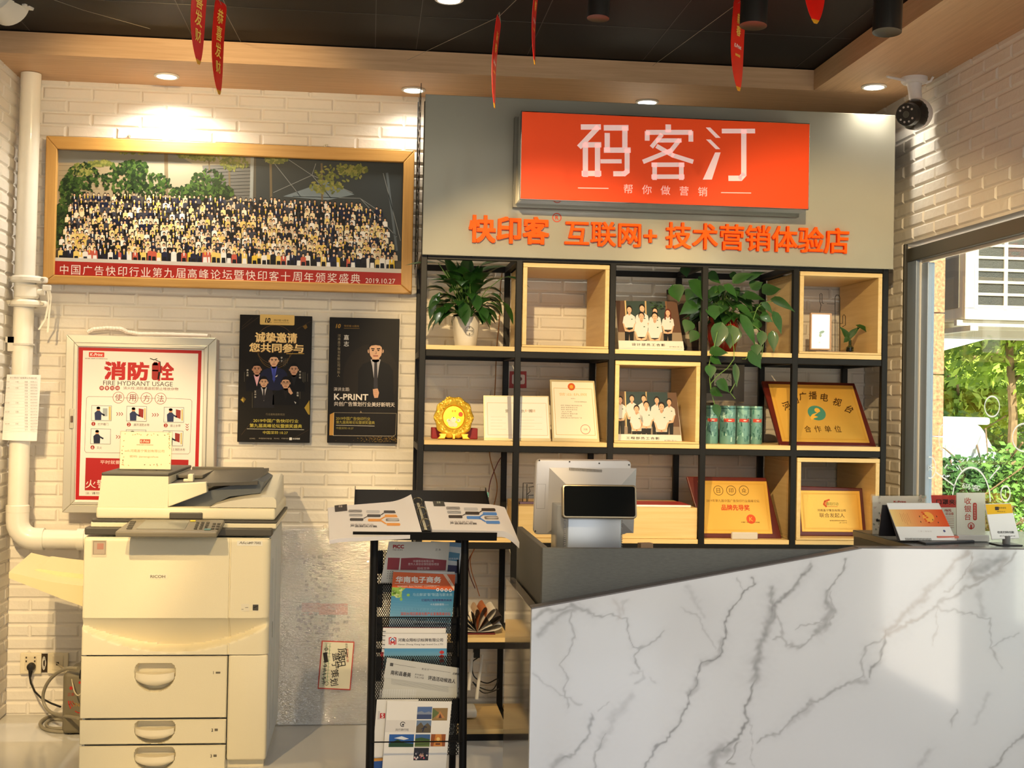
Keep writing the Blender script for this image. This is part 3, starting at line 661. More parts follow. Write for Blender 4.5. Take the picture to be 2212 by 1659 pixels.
b = MB(); b.box(xl_, xr_, SY, SY + .006, zb_, zt_, .001, 1); b.build('face', RF, lb, world=True)
A = Art(M.Translation(V((0, SY, 0))))
WH = (255, 214, 208); q = lambda pts: [(880 + x / 2.861, y / 2.861) for x, y in pts]
W_ = 11.5
def brush(pts, w=W_, cap=.5): A.line(q(pts), w, WH, cap)
# first character
brush([(1080, 785), (1188, 785)]); brush([(1175, 790), (1066, 905)]); brush([(1100, 895), (1100, 1085)]); brush([(1100, 895), (1190, 895)]); brush([(1175, 895), (1175, 1085)]); brush([(1085, 1072), (1190, 1072)])
brush([(1222, 790), (1358, 790)], 12); brush([(1344, 790), (1344, 905)]); brush([(1235, 830), (1235, 930)]); brush([(1222, 928), (1372, 928)]); brush([(1358, 928), (1358, 1060), (1340, 1074), (1280, 1074)], 11); brush([(1200, 997), (1318, 997)], 9)
# second character
brush([(1612, 778), (1612, 808)], 12); brush([(1482, 862), (1482, 818), (1752, 818), (1752, 868)], 10.5); brush([(1570, 835), (1512, 905)], 9); brush([(1545, 868), (1688, 868)], 9); brush([(1680, 868), (1630, 930), (1462, 998)], 9.5); brush([(1545, 905), (1640, 960), (1760, 998)], 9.5)
brush([(1528, 1012), (1528, 1105)], 10); brush([(1515, 1018), (1705, 1018)], 9.5); brush([(1693, 1012), (1693, 1105)], 10); brush([(1515, 1092), (1705, 1092)], 9.5)
# third character (measured on another crop)
q = lambda pts: [(1500 + x / 2.861, y / 2.861) for x, y in pts]
for pts in ([(70, 788), (98, 788), (162, 852), (132, 852)], [(72, 862), (100, 862), (160, 922), (132, 922)], [(128, 942), (162, 942), (108, 1110), (52, 1110)]): A.poly(q(pts), WH)
brush([(176, 810), (368, 810)], 10); brush([(305, 810), (305, 1080), (285, 1102), (218, 1102)], 11.5)
for i, ch in enumerate('帮你做营销'): A.text(ch, 1357 + i * 40.2, 408 + i * 1.5, 20, (255, 190, 180), bold=.006)
A.line([(1249, 406), (1314, 407)], 2, (255, 190, 180)); A.line([(1558, 416), (1622, 417)], 2, (255, 190, 180))
A.build('lettering', lb, printmat('print_sign', 0.4, emit=0.3))

# ---- wire grid behind the left end of the signboard
b = MB(); g0, g1 = P(890, 250, 5.62), P(893, 570, 5.62)
for y in (5.30, 5.42, 5.55, 5.64): b.tube([(.190, y, 1.93), (.190, y, 2.66)], .0016, 6)
for i in range(13):
    z = 1.97 + i * .052; b.tube([(.190, 5.28, z), (.190, 5.655, z)], .0016, 6)
tag(b.build('wire_grid', SP), 'black wire grid panel on the wall side of the signboard, beside the framed photo', 'wire grid')
# ================================================================ LEFT WALL: PIPE, FRAMES, POSTERS, HYDRANT
def wall_thing(name, lab, cat, Y, corners, group=None):
    x0, x1, z0, z1 = span(M.Translation(V((0, Y, 0))), *corners)
    o = thing(name, lab, cat, ((x0 + x1) / 2, Y, z0), group=group); w_ = (x1 - x0) / 2
    return o, -w_, w_, 0.0, z1 - z0
# ---- drain pipe
pp = thing('drain_pipe', 'white vertical drain pipe with flanged coupling and elbow in the left corner', 'pipe', (-1.43, 5.58, 0))
r_ = .041; tp = P(69, 100, 5.58); ms = P(52, 650, 5.58); bt = P(38, 1105, 5.58)
b = MB(); b.tube([(tp.x, 5.58, ZS - .002), (ms.x, 5.58, ms.z), (bt.x, 5.58, bt.z)], r_, 24); b.build('upright', PVC, pp, world=True, smooth=1)
ez = P(60, 1164, 5.58).z; xe = bt.x
b = MB(); b.tube([(xe, 5.58, bt.z + .02)] + [(xe + .075 - .075 * math.cos(R(t)), 5.58, ez + .075 - .075 * math.sin(R(t))) for t in range(0, 91, 15)] + [(xe + .11, 5.58, ez)], .046, 24); b.build('elbow', PVC, pp, world=True, smooth=1)
b = MB(); b.tube([(xe + .09, 5.58, ez), (-.95, 5.58, ez)], .039, 24); b.build('branch', PVC, pp, world=True, smooth=1)
b = MB(); b.tube([(P(168, 1165, 5.58).x, 5.58, ez), (P(168, 1165, 5.58).x + .03, 5.58, ez)], .046, 24); b.build('collar', PVC, pp, world=True, smooth=1)
b = MB(); b.lathe([(.0415, 0), (.047, .003), (.047, .03), (.0415, .034)], (bt.x, 5.58, bt.z - .005), 24, cap=False); b.build('collar', PVC, pp, world=True, smooth=1)
for yy in (604, 656):
    c = P(58, yy, 5.58); b = MB(); b.lathe([(.041, -.016), (.058, -.014), (.066, -.006), (.066, .006), (.058, .014), (.041, .016)], (c.x, 5.58, c.z), 28, cap=False)
    for s_ in (-1, 1): b.box(c.x + s_ * .066 - .018, c.x + s_ * .066 + .018, 5.565, 5.595, c.z - .013, c.z + .013, .008, 2)
    b.build('flange', PVC, pp, world=True, smooth=1)
    for s_ in (-1, 1):
        b = MB(); b.cyl((c.x + s_ * .067, 5.555, c.z), (c.x + s_ * .067, 5.563, c.z), .007, n=6); b.build('bolt', mat('zinc', (190, 184, 170), 0.35, metal=0.7), pp, world=True)
c0_, c1_ = P(58, 615, 5.58), P(55, 646, 5.58); b = MB(); b.lathe([(.0415, c1_.z), (.05, c1_.z + .01), (.05, c0_.z - .01), (.0415, c0_.z)], (c0_.x, 5.58, 0), 24, cap=False); b.cyl((c0_.x + .04, 5.57, (c0_.z + c1_.z) / 2), (c0_.x + .075, 5.57, (c0_.z + c1_.z) / 2), .013, n=14); b.build('coupling', PVC, pp, world=True, smooth=1)
c = P(50, 744, 5.58); b = MB(); b.lathe([(.0415, -.004), (.0455, -.004), (.0455, .004), (.0415, .004)], (c.x, 5.58, c.z), 24, cap=False); b.build('clamp', mat('clamp_grey', (206, 200, 188), 0.4), pp, world=True)
b = MB(); b.box(XL + .006, c.x - .03, 5.55, 5.556, c.z + .005, c.z + .03); b.box(c.x - .055, c.x - .03, 5.55, 5.557, c.z - .03, c.z + .03); b.build('bracket', mat('clamp_grey', (206, 200, 188), 0.4), pp, world=True)
st = thing('cable_strap', 'white plastic strap ends dangling from the pipe coupling', 'strap', tuple(P(100, 625, 5.55)))
for pts in ([(101, 618), (106, 650), (98, 690), (84, 712)], [(104, 616), (110, 640), (106, 680), (103, 718)]):
    b = MB(); q_ = [P(x, y, 5.55) for x, y in pts]
    for i in range(3): b.prism([(q_[i].x - .004, q_[i].z), (q_[i].x + .004, q_[i].z), (q_[i + 1].x + .004, q_[i + 1].z), (q_[i + 1].x - .004, q_[i + 1].z)], 'y', 5.549, 5.5505)
    b.build('strip', PVC, st, world=True)
b = MB(); c = P(101, 622, 5.55); b.box(c.x - .018, c.x + .018, 5.545, 5.56, c.z - .012, c.z + .012, .004); b.build('buckle', PVC, st, world=True)
# ---- paper sheet on the pipe
c4 = crop(0, 580, 2.676); Yp = 5.515
ps = thing('paper_sheet', 'white printed contact list sheet hung around the drain pipe', 'paper', tuple(P(40, 950, Yp)))
def sheet_pt(u, v):
    a = V(c4(30, 612)) * (1 - u) + V(c4(230, 615)) * u; d = V(c4(0, 992)) * (1 - u) + V(c4(206, 998)) * u; q_ = a * (1 - v) + d * v
    p = P(q_.x, q_.y, Yp); p.y += .055 * (u - .55) ** 2 * 1.6; 
    return p
b = MB(); b.grid(sheet_pt, 10, 8); b.build('sheet', mat('paper_white', (238, 234, 232), 0.7), ps, world=True, smooth=1, recalc=True)
A = Art(M.Translation(V((0, Yp - .004, 0)))); GR = (120, 120, 126)
A.text('盖宁策划广告有限公司通讯录', *c4(135, 632), 4, GR, w=58)
for r in range(17):
    y = 655 + r * 17.3
    A.line([c4(22, y + 8), c4(218, y + 8)], .35, (190, 188, 188))
    A.text(random.choice(('王宁', '李刚', '张强', '陈静')), *c4(152, y), 3.2, GR); A.text('1383' + str(random.randint(1000000, 9999999)), *c4(195, y), 2.6, GR, w=16)
    if r in (0, 2, 7, 10, 14): A.text('设计部', *c4(42, y), 3, GR); A.text('主管', *c4(98, y), 3, GR)
A.build('print', ps)

# ---- big framed group photo
c1 = crop(0, 0, 2.404)
FR = wood('frame_pine', (205, 158, 88), (186, 138, 70), 'x', 0.4, 4); FRZ = wood('frame_pine_z', (205, 158, 88), (186, 138, 70), 'z', 0.4, 4)
Yg = 5.655
gp, X0, X1, Z0, Z1 = wall_thing('framed_photo', 'wide pine framed panoramic group photo with a red caption strip', 'framed photo', Yg, (c1(245, 700), c1(2150, 793), c1(2140, 1532), c1(225, 1470)))
t = .047; tb = .038; tt = .054
for nm, pts, m in (('frame_rail', [(X0, Z0), (X1, Z0), (X1 - t, Z0 + tb), (X0 + t, Z0 + tb)], FR), ('frame_rail', [(X0, Z1), (X1, Z1), (X1 - t, Z1 - tt), (X0 + t, Z1 - tt)], FR), ('frame_stile', [(X0, Z0), (X0 + t, Z0 + tb), (X0 + t, Z1 - tt), (X0, Z1)], FRZ), ('frame_stile', [(X1, Z0), (X1 - t, Z0 + tb), (X1 - t, Z1 - tt), (X1, Z1)], FRZ)):
    b = MB(); b.prism(pts, 'y', -.018, .028, .004, 2); b.build(nm, m, gp)
KN = mat('knot', (150, 96, 44), 0.5)
for x, y in ((490, 730), (680, 745), (1290, 770), (1740, 800), (2120, 850), (265, 905), (270, 1300), (1290, 1495), (1560, 1500), (2125, 1180), (700, 1480)):
    pass
b = MB(); b.box(X0 + t - .004, X1 - t + .004, .004, .012, Z0 + tb - .004, Z1 - tt + .004); b.build('backing', mat('photo_back', (96, 90, 78), 0.5), gp)
A = Art(MW[gp.name], .0035, .00012); rnd = random.Random(4)
A.lv = 1; A.poly([c1(300, 763), c1(2097, 840), c1(2088, 1482), c1(285, 1427)], (84, 78, 66))
A.lv = 2
A.poly([c1(300, 763), c1(1320, 806), c1(1310, 1050), c1(296, 1000)], (150, 140, 118)); A.poly([c1(1330, 806), c1(2097, 840), c1(2091, 1360), c1(1330, 1100)], (58, 62, 62)); A.lv = 2.5; A.poly([c1(296, 830), c1(700, 850), c1(690, 1010), c1(292, 1300)], (158, 142, 112))
A.lv = 3
A.poly([c1(300, 763), c1(900, 790), c1(1000, 850), c1(640, 845), c1(302, 845)], (118, 116, 108)); A.poly([c1(1050, 860), c1(1310, 850), c1(1310, 1040), c1(1080, 1020)], (104, 102, 96))
for i in range(9): A.line([c1(1060, 880 + i * 18), c1(1305, 870 + i * 18)], .8, (84, 84, 80))
for i in range(6): A.line([c1(305, 860 + i * 26), c1(520, 862 + i * 24)], .8, (120, 106, 82))
for pts in ([(1420, 1000), (1620, 910), (1500, 830)], [(1620, 910), (1720, 1030)], [(1410, 830), (1560, 1020)], [(1620, 910), (1830, 1000)], [(1640, 850), (1620, 910)], [(1520, 1020), (1870, 1030), (1960, 1090)], [(1990, 900), (2080, 1250)], [(1870, 1030), (2060, 1230)]):
    A.lv = 4; A.line([c1(*p) for p in pts], 1.2, (138, 142, 140))
A.lv = 4; A.poly([c1(1470, 1020), c1(1700, 940), c1(1840, 1010), c1(1700, 1040)], (120, 132, 138)); A.line([c1(1310, 810), c1(1305, 1050)], 7, (150, 152, 146)); A.line([c1(2010, 900), c1(2060, 1300)], 5, (96, 104, 108)); A.poly([c1(295, 1060), c1(360, 1080), c1(345, 1290), c1(292, 1290)], (52, 60, 36))
def blob(cx, cy, rx, ry, cols, n, sz):
    for i in range(n):
        q_ = rnd.uniform(0, 6.28); k = rnd.random() ** .5; x, y = cx + rx * k * math.cos(q_), cy + ry * k * math.sin(q_); u, v = c1(x, y)
        A.lv = 6 + rnd.random() * 8; A.ell(u, v, sz * rnd.uniform(.5, 1.2), sz * rnd.uniform(.3, .7), rnd.choice(cols), 6, rnd.uniform(0, 180))
GG = ((36, 54, 26), (48, 72, 30), (28, 42, 22), (70, 94, 40)); GY = ((120, 124, 60), (140, 138, 72), (100, 106, 52))
A.lv = 5
for x, y0_, y1_, w_ in ((862, 785, 1010, 8), (1405, 830, 1040, 5), (1190, 850, 1000, 4), (1670, 850, 1040, 4), (1085, 820, 900, 3)): A.line([c1(x, y0_), c1(x + 3, y1_)], w_, (110, 96, 72))
for a_ in ((430, 930, 90, 80), (360, 990, 50, 70), (640, 930, 110, 90), (780, 960, 110, 60), (700, 880, 70, 50), (1080, 960, 90, 80), (1000, 1000, 120, 40), (330, 1150, 40, 110), (1150, 1000, 60, 35), (320, 1240, 30, 60)): blob(*a_, GG, 150, 6)
for a_ in ((720, 785, 160, 14), (1010, 805, 90, 16), (1440, 830, 60, 18), (1220, 850, 70, 35), (1760, 900, 130, 45), (1690, 970, 90, 35), (1830, 880, 80, 25), (1100, 820, 120, 18), (520, 850, 70, 12), (430, 880, 60, 30)): blob(*a_, GY, 80, 5)
# the crowd
SK = ((222, 178, 140), (206, 160, 124), (232, 190, 152)); HAIR = (24, 20, 18)
for r in range(11):
    v = r / 10; n = 58 + r; topL = 1010 + r * 28.5; topR = 1062 + r * 28.0; xl_, xr_ = (385 - r * 7, 1985 + r * 8)
    if r < 1: xr_ = 1900
    for i in range(n):
        u = (i + rnd.uniform(-.25, .25) + (.5 if r % 2 else 0)) / n; x = xl_ + (xr_ - xl_) * u; y = topL + (topR - topL) * u - 8 * math.sin(math.pi * u) + rnd.uniform(-6, 6); cx_, cy_ = c1(x, y); s_ = 1.0 + .015 * r
        dark = rnd.random() < (.85 if r < 2 else .62 if r < 4 else .42)
        if r == 10:
            top_ = rnd.choice(((228, 190, 60), (30, 28, 34), (236, 230, 220), (34, 36, 60), (196, 90, 70), (232, 200, 110)))
        else: top_ = rnd.choice(((24, 24, 32), (26, 30, 56), (20, 18, 20), (60, 60, 70))) if dark else rnd.choice(((236, 222, 190), (230, 206, 140), (240, 232, 220), (222, 190, 110), (206, 186, 156), (236, 214, 170)))
        A.lv = 20 + r * 5 + (i % 2) * 2
        hgt = 24 if r == 10 else 14
        A.pl([A.L(cx_ + dx * s_, cy_ + dy * s_) for dx, dy in ((-5.4, hgt), (-5.0, 4.4), (-2, 2.6), (2, 2.6), (5.0, 4.4), (5.4, hgt))], top_)
        A.lv += .5
        if rnd.random() < .55: A.pl([A.L(cx_ + dx * s_, cy_ + dy * s_) for dx, dy in ((-1.3, 3), (1.3, 3), (.5, 9), (-.5, 9))], (240, 200, 60) if rnd.random() < .55 else (244, 242, 238))
        if r == 10:
            A.pl([A.L(cx_ + dx, cy_ + dy) for dx, dy in ((-4.6, 26), (4.6, 26), (3.8, 14), (-3.8, 14))], rnd.choice(((20, 20, 26), (236, 232, 226), (28, 28, 40), (24, 22, 24))))
            A.pl([A.L(cx_ + dx, cy_ + dy) for dx, dy in ((-3, 33), (-1, 33), (-1, 26), (-3, 26))], SK[0]); A.pl([A.L(cx_ + dx, cy_ + dy) for dx, dy in ((1, 33), (3, 33), (3, 26), (1, 26))], SK[1])
        A.lv += .5; A.ell(cx_, cy_ - .9 * s_, 2.9 * s_, 3.6 * s_, HAIR, 8)
        A.lv += .5; A.ell(cx_, cy_ + .3 * s_, 2.1 * s_, 2.7 * s_, rnd.choice(SK), 7)
A.lv = 82; A.poly([c1(288, 1338), c1(2090, 1398), c1(2089, 1424), c1(287, 1360)], (206, 198, 186)); A.lv = 84
A.poly([c1(286, 1356), c1(2089, 1420), c1(2088, 1482), c1(285, 1427)], (168, 40, 30))
A.lv = 86
for i, ch in enumerate('中国广告快印行业第九届高峰论坛暨快印客十周年颁奖盛典'):
    u = i / 25; A.text(ch, *c1(336 + u * (1846 - 336), 1401 + u * 47), 20.5, (240, 226, 214))
A.text('2019.10.27', *c1(1975, 1460), 10.5, (240, 226, 214), w=64)
A.build('photo_print', gp, printmat('print_satin', 0.42, spec=0.3))
for x, y in ((668, 706), (1692, 755)):
    p = P(*c1(x, y), 5.68); k = thing('picture_hook', 'small metal picture hook above the %s part of the big framed photo' % ('left' if x < 1000 else 'right'), 'hook', (p.x, 5.69, p.z), group='picture hooks')
    b = MB(); b.tube([(0, 0, 0), (0, -.012, 0), (.004, -.018, -.006), (.008, -.018, .003)], .0025, 6); b.cyl((0, 0.004, 0), (0, -.004, 0), .008, n=10); b.build('hook', mat('zinc', (190, 184, 170), 0.35, metal=0.7), k)

# ---- two black posters
c5 = crop(480, 640, 4.609); GOLD = (214, 176, 96); CRM = (236, 226, 206); YEL = (206, 190, 84)
def suit(A, cx, cy, s, face=(206, 158, 122), suit_=(28, 28, 40), shirt=(206, 206, 214), tie=(60, 50, 110), lv=3, wide=1.0, low=2.6, glasses=False):
    """printed head and shoulders portrait; s = face half width in px"""
    A.lv = lv; L_ = lambda pts: A.poly([(cx + x * s, cy + y * s) for x, y in pts], suit_)
    L_([(-2.6 * wide, low * 1.6 + 1), (-2.5 * wide, 2.9), (-1.9 * wide, 2.0), (-.7, 1.5), (.7, 1.5), (1.9 * wide, 2.0), (2.5 * wide, 2.9), (2.6 * wide, low * 1.6 + 1)])
    A.lv = lv + 1; A.poly([(cx + x * s, cy + y * s) for x, y in ((-.72, 1.3), (.72, 1.3), (.5, 2.2), (0, low + 1.4), (-.5, 2.2))], shirt); A.poly([(cx + x * s, cy + y * s) for x, y in ((-.55, .7), (.55, .7), (.5, 1.55), (0, 1.8), (-.5, 1.55))], tuple(int(v * .88) for v in face))
    A.lv = lv + 2
    if tie: A.poly([(cx + x * s, cy + y * s) for x, y in ((-.2, 1.7), (.2, 1.7), (.3, low + .7), (0, low + 1.2), (-.3, low + .7))], tie)
    A.ell(cx, cy - .15 * s, 1.03 * s, 1.42 * s, (22, 18, 16), 18); A.ell(cx - 1.0 * s, cy + .1 * s, .16 * s, .3 * s, face, 8); A.ell(cx + 1.0 * s, cy + .1 * s, .16 * s, .3 * s, face, 8)
    A.lv = lv + 3; A.pl([A.L(cx + x * s, cy + y * s) for x, y in ((-.88, -.45), (-.62, -.70), (0, -.78), (.62, -.70), (.88, -.45), (.92, .15), (.78, .75), (.4, 1.2), (0, 1.32), (-.4, 1.2), (-.78, .75), (-.92, .15))], face)
    A.lv = lv + 4
    for sx in (-1, 1):
        A.line([(cx + sx * .62 * s, cy - .27 * s), (cx + sx * .2 * s, cy - .24 * s)], .16 * s, (40, 28, 22)); A.ell(cx + sx * .4 * s, cy - .02 * s, .17 * s, .09 * s, (34, 24, 20), 8)
        if glasses: A.ring(cx + sx * .42 * s, cy, .32 * s, .07 * s, (40, 34, 30), 14)
    A.line([(cx + .02 * s, cy + .1 * s), (cx + .12 * s, cy + .42 * s), (cx - .1 * s, cy + .45 * s)], .09 * s, tuple(int(v * .72) for v in face)); A.line([(cx - .32 * s, cy + .78 * s), (cx + .32 * s, cy + .78 * s)], .15 * s, (150, 84, 74))
po, X0, X1, Z0, Z1 = wall_thing('poster', 'black and gold poster showing five speakers, left of the two black posters', 'poster', 5.665, (c5(178, 178), c5(897, 203), c5(868, 1458), c5(148, 1452)), 'black posters')
b = MB(); b.box(X0, X1, 0, .022, Z0, Z1, .001, 1); b.build('panel', mat('poster_black', (22, 20, 19), 0.4, spec=0.2), po)
A = Art(MW[po.name], -.0002, .00015); T_ = lambda s_, x, y, h, c, **k: A.text(s_, *c5(x, y), h / 4.609, c, **{a: (v / 4.609 if a == 'w' else v) for a, v in k.items()})
A.lv = 1; A.poly([c5(196, 196), c5(884, 216), c5(862, 1440), c5(164, 1434)], (30, 26, 22))
A.lv = 2
for x0_, y0_, x1_, y1_ in ((190, 330, 360, 210), (200, 300, 300, 215), (740, 330, 880, 250), (190, 1380, 300, 1240), (700, 1420, 860, 1330)): A.line([c5(x0_, y0_), c5(x1_, y1_)], .7, (74, 58, 40))
A.ring(*c5(525, 480), 42, .7, (110, 82, 44)); A.ring(*c5(520, 520), 38, .8, (90, 70, 40), q0=150, q1=330); A.ring(*c5(520, 560), 34, .8, (120, 90, 40), q0=180, q1=360)
A.rrect(*c5(376, 184), *c5(720, 286), 2.5, (222, 188, 116)); A.lv = 3
T_('10', 455, 238, 46, (40, 30, 20), bold=.03, shear=.2); T_('快印客10周年', 588, 240, 22, (70, 52, 26), w=150); A.line([c5(430, 262), c5(492, 262)], .7, (40, 30, 20)); A.line([c5(512, 262), c5(666, 264)], .6, (40, 30, 20))
A.poly([c5(800, 300), c5(835, 280), c5(850, 310), c5(826, 330)], (110, 84, 36)); A.poly([c5(180, 1030), c5(206, 1000), c5(236, 1024), c5(212, 1062)], (120, 96, 40)); A.poly([c5(818, 1110), c5(868, 1036), c5(872, 1180), c5(856, 1176)], (176, 146, 56))
A.lv = 4; A.poly([c5(186, 1030), c5(208, 1014), c5(212, 1056)], (200, 168, 70)); A.lv = 3
for dx, dy, c, l in ((2.2, 2.2, (120, 66, 14), 4), (0, 0, (240, 206, 140), 5)):
    A.lv = l; T_('诚挚邀请', 537 + dx, 413 + dy, 104, c, w=420, bold=.03); T_('您共同参与', 540 + dx, 515 + dy, 92, c, w=540, bold=.03)
A.lv = 5; A.line([c5(640, 572), c5(815, 572)], .8, (250, 200, 90))
suit(A, *c5(345, 725), 9.3, (188, 138, 108), (22, 20, 24), (226, 170, 178), None, 3); suit(A, *c5(714, 728), 9.3, (196, 150, 120), (18, 16, 16), (30, 28, 30), None, 3)
suit(A, *c5(515, 640), 10.0, (220, 172, 136), (32, 34, 58), (80, 86, 180), (60, 70, 150), 8, 1.15, 3.4); suit(A, *c5(415, 855), 8.6, (212, 166, 132), (36, 34, 38), (196, 190, 190), (44, 40, 44), 13, 1.0, 3.4); suit(A, *c5(632, 862), 9.2, (210, 164, 130), (20, 18, 18), (30, 26, 26), None, 13, 1.2, 2.6, True)
A.lv = 20; A.poly([c5(655, 915), c5(672, 905), c5(705, 965), c5(684, 980), c5(660, 955)], (206, 160, 128)); A.poly([c5(540, 790), c5(555, 780), c5(545, 802), c5(524, 806)], (200, 190, 170)); A.poly([c5(715, 1046), c5(738, 1056), c5(730, 1072)], (190, 186, 180))
for s_, x, y0_, y1_ in (('林永辉', 253, 722, 800), ('李宇', 592, 598, 660), ('何志明', 775, 736, 826), ('王中平', 330, 935, 1020), ('赵敏', 752, 948, 1000)): A.vtext(s_, c5(x, 0)[0], c5(0, y0_)[1], c5(0, y1_)[1], 4.2, CRM)
for x, y0_, y1_ in ((222, 756, 850), (616, 620, 700), (632, 618, 690), (648, 616, 670), (800, 756, 850), (812, 756, 860), (826, 756, 850), (850, 770, 850), (300, 960, 1110), (775, 950, 1020)): A.line([c5(x, y0_), c5(x, y1_)], .5, (120, 112, 92))
A.lv = 21; T_('行业最新趋势预测', 528, 1176, 22, (126, 114, 88)); T_('2019中国广告快印行业', 535, 1240, 36, YEL, w=450, bold=.01); T_('第九届高峰论坛暨颁奖盛典', 535, 1290, 38, YEL, w=520, bold=.01); A.line([c5(248, 1320), c5(814, 1328)], .8, CRM); T_('中国深圳·10.27', 530, 1357, 32, YEL, w=248)
for s_, x, w_ in (('主办单位', 300, 56), ('中国快印联盟', 430, 130), ('承办单位', 542, 56), ('印客科技', 625, 70)): T_(s_, x, 1416, 13, (170, 160, 140), w=w_)
T_('企业联盟', 738, 1418, 16, (236, 232, 224), w=72, bold=.02); A.rrect(*c5(668, 1406), *c5(696, 1432), 1, (236, 232, 224))
A.build('print', po, printmat('print_gloss', 0.38, spec=0.16))
po, X0, X1, Z0, Z1 = wall_thing('poster', 'black poster of one man in a suit, right of the two black posters', 'poster', 5.665, (c5(1072, 205), c5(1767, 228), c5(1742, 1468), c5(1042, 1458)), 'black posters')
b = MB(); b.box(X0, X1, 0, .022, Z0, Z1, .001, 1); b.build('panel', mat('poster_black', (22, 20, 19), 0.4, spec=0.2), po)
A = Art(MW[po.name], -.0002, .00015)
A.lv = 1; A.poly([c5(1080, 220), c5(1760, 240), c5(1738, 1460), c5(1050, 1452)], (29, 25, 21)); A.lv = 2; A.ell(*c5(1480, 800), 60, 70, (36, 30, 24), 30)
T_('10', 1157, 296, 42, (170, 130, 56), bold=.03, shear=.2); T_('快印客10周年', 1288, 296, 20, (160, 124, 56), w=150); A.line([c5(1212, 318), c5(1366, 320)], .6, (160, 124, 56))
A.vtext('河南盖宁策划有限公司创始人', c5(1165, 0)[0], c5(0, 375)[1], c5(0, 805)[1], 6.0, (150, 136, 108), dx=-.12); A.vtext('嘉志', c5(1236, 0)[0], c5(0, 378)[1], c5(0, 505)[1], 11, (236, 230, 220))
suit(A, *c5(1528, 540), 15.0, (212, 168, 136), (20, 18, 18), (176, 172, 178), (52, 50, 56), 4, 1.0, 4.6)
A.lv = 9; A.poly([c5(1500, 925), c5(1548, 918), c5(1562, 960), c5(1550, 1010), c5(1515, 1012), c5(1504, 975)], (206, 160, 130))
for i in range(4): A.lv = 10; A.line([c5(1510, 940 + i * 18), c5(1545, 938 + i * 18)], .5, (150, 106, 84))
T_('演讲主题:', 1190, 925, 36, (220, 208, 196)); T_('K-PRINT', 1284, 1003, 62, (236, 226, 214), w=340, bold=.02); T_('共创广告策划行业美好新明天', 1416, 1075, 46, (222, 210, 198), w=605, bold=.008)
A.lv = 4; A.poly([c5(1368, 1162), c5(1380, 1140), c5(1394, 1162)], (150, 130, 100))
A.line([c5(1112, 1158), c5(1734, 1166), c5(1726, 1378), c5(1700, 1392)], .8, (150, 138, 116)); A.line([c5(1104, 1386), c5(1712, 1392)], .9, (190, 178, 160)); A.poly([c5(1072, 1176), c5(1114, 1156), c5(1108, 1384), c5(1066, 1384)], (196, 146, 72)); A.lv = 5; A.line([c5(1112, 1158), c5(1106, 1384)], .8, (236, 206, 150))
T_('2019中国广告快印行业', 1303, 1218, 34, (178, 162, 70), w=340); T_('第九届高峰论坛暨颁奖盛典', 1326, 1256, 32, (178, 162, 70), w=384); A.line([c5(1134, 1284), c5(1516, 1292)], .8, CRM); T_('中国深圳·10.27', 1220, 1313, 24, (150, 138, 70), w=172)
for i in range(160): A.lv = 3; x = 1742 - abs(rnd.gauss(0, 190)); A.ell(*c5(max(1060, x), 1400 + rnd.random() * 52), rnd.uniform(.3, 1), rnd.uniform(.3, .8), rnd.choice(((150, 116, 40), (196, 158, 70), (110, 84, 34))), 6)
A.build('print', po, printmat('print_gloss', 0.38, spec=0.16))

# ---- fire hydrant cabinet
ALU = mat('aluminium', (206, 202, 190), 0.33, metal=0.55)
hc, X0, X1, Z0, Z1 = wall_thing('hydrant_cabinet', 'aluminium framed wall cabinet with a red and white fire hydrant poster behind the copier', 'cabinet', 5.585, (c4(385, 380), c4(1255, 402), c4(1228, 1420), c4(358, 1410)))
b = MB(); b.box(X0 + .006, X1, .012, .105, Z0 + .004, Z1 - .004, .002, 1); b.build('body', mat('cabinet_side', (178, 160, 152), 0.45), hc)
for nm, a_, d_, y_ in (('door_frame', 0, .034, -.004), ('inner_frame', .034, .050, -.010)):
    for pts in ([(X0 + a_, Z0 + a_), (X1 - a_, Z0 + a_), (X1 - d_, Z0 + d_), (X0 + d_, Z0 + d_)], [(X0 + a_, Z1 - a_), (X1 - a_, Z1 - a_), (X1 - d_, Z1 - d_), (X0 + d_, Z1 - d_)], [(X0 + a_, Z0 + a_), (X0 + d_, Z0 + d_), (X0 + d_, Z1 - d_), (X0 + a_, Z1 - a_)], [(X1 - a_, Z0 + a_), (X1 - d_, Z0 + d_), (X1 - d_, Z1 - d_), (X1 - a_, Z1 - a_)]):
        b = MB(); b.prism(pts, 'y', y_, .014, .003, 2); b.build(nm, ALU, hc)
b = MB(); b.box(X0 + .048, X1 - .048, .001, .013, Z0 + .048, Z1 - .048); dr = b.build('door_panel', mat('door_white', (232, 228, 224), 0.4), hc)
A = Art(MW[hc.name], .0008, .0002); DR = (176, 28, 32); T_ = lambda s_, x, y, h, c, **k: A.text(s_, *c4(x, y), h / 2.676, c, **{a: (v / 2.676 if a == 'w' else v) for a, v in k.items()})
A.lv = 1; A.poly([c4(455, 455), c4(1166, 474), c4(1142, 1345), c4(436, 1336)], DR); A.lv = 2; A.poly([c4(480, 474), c4(1146, 492), c4(1122, 1322), c4(457, 1314)], (226, 220, 216)); A.lv = 3
A.rrect(*c4(514, 484), *c4(603, 512), 1, (200, 50, 40)); A.lv = 4; T_('K-Print', 558, 498, 17, (250, 244, 240), w=72, bold=.01, shear=.15); A.lv = 3
T_('快印客 互联网+技术营销体验店', 557, 521, 8, (60, 40, 40), w=130)
T_('消防', 732, 592, 108, DR, w=262, bold=.04); T_('栓', 950, 596, 108, DR, w=112, bold=.03)
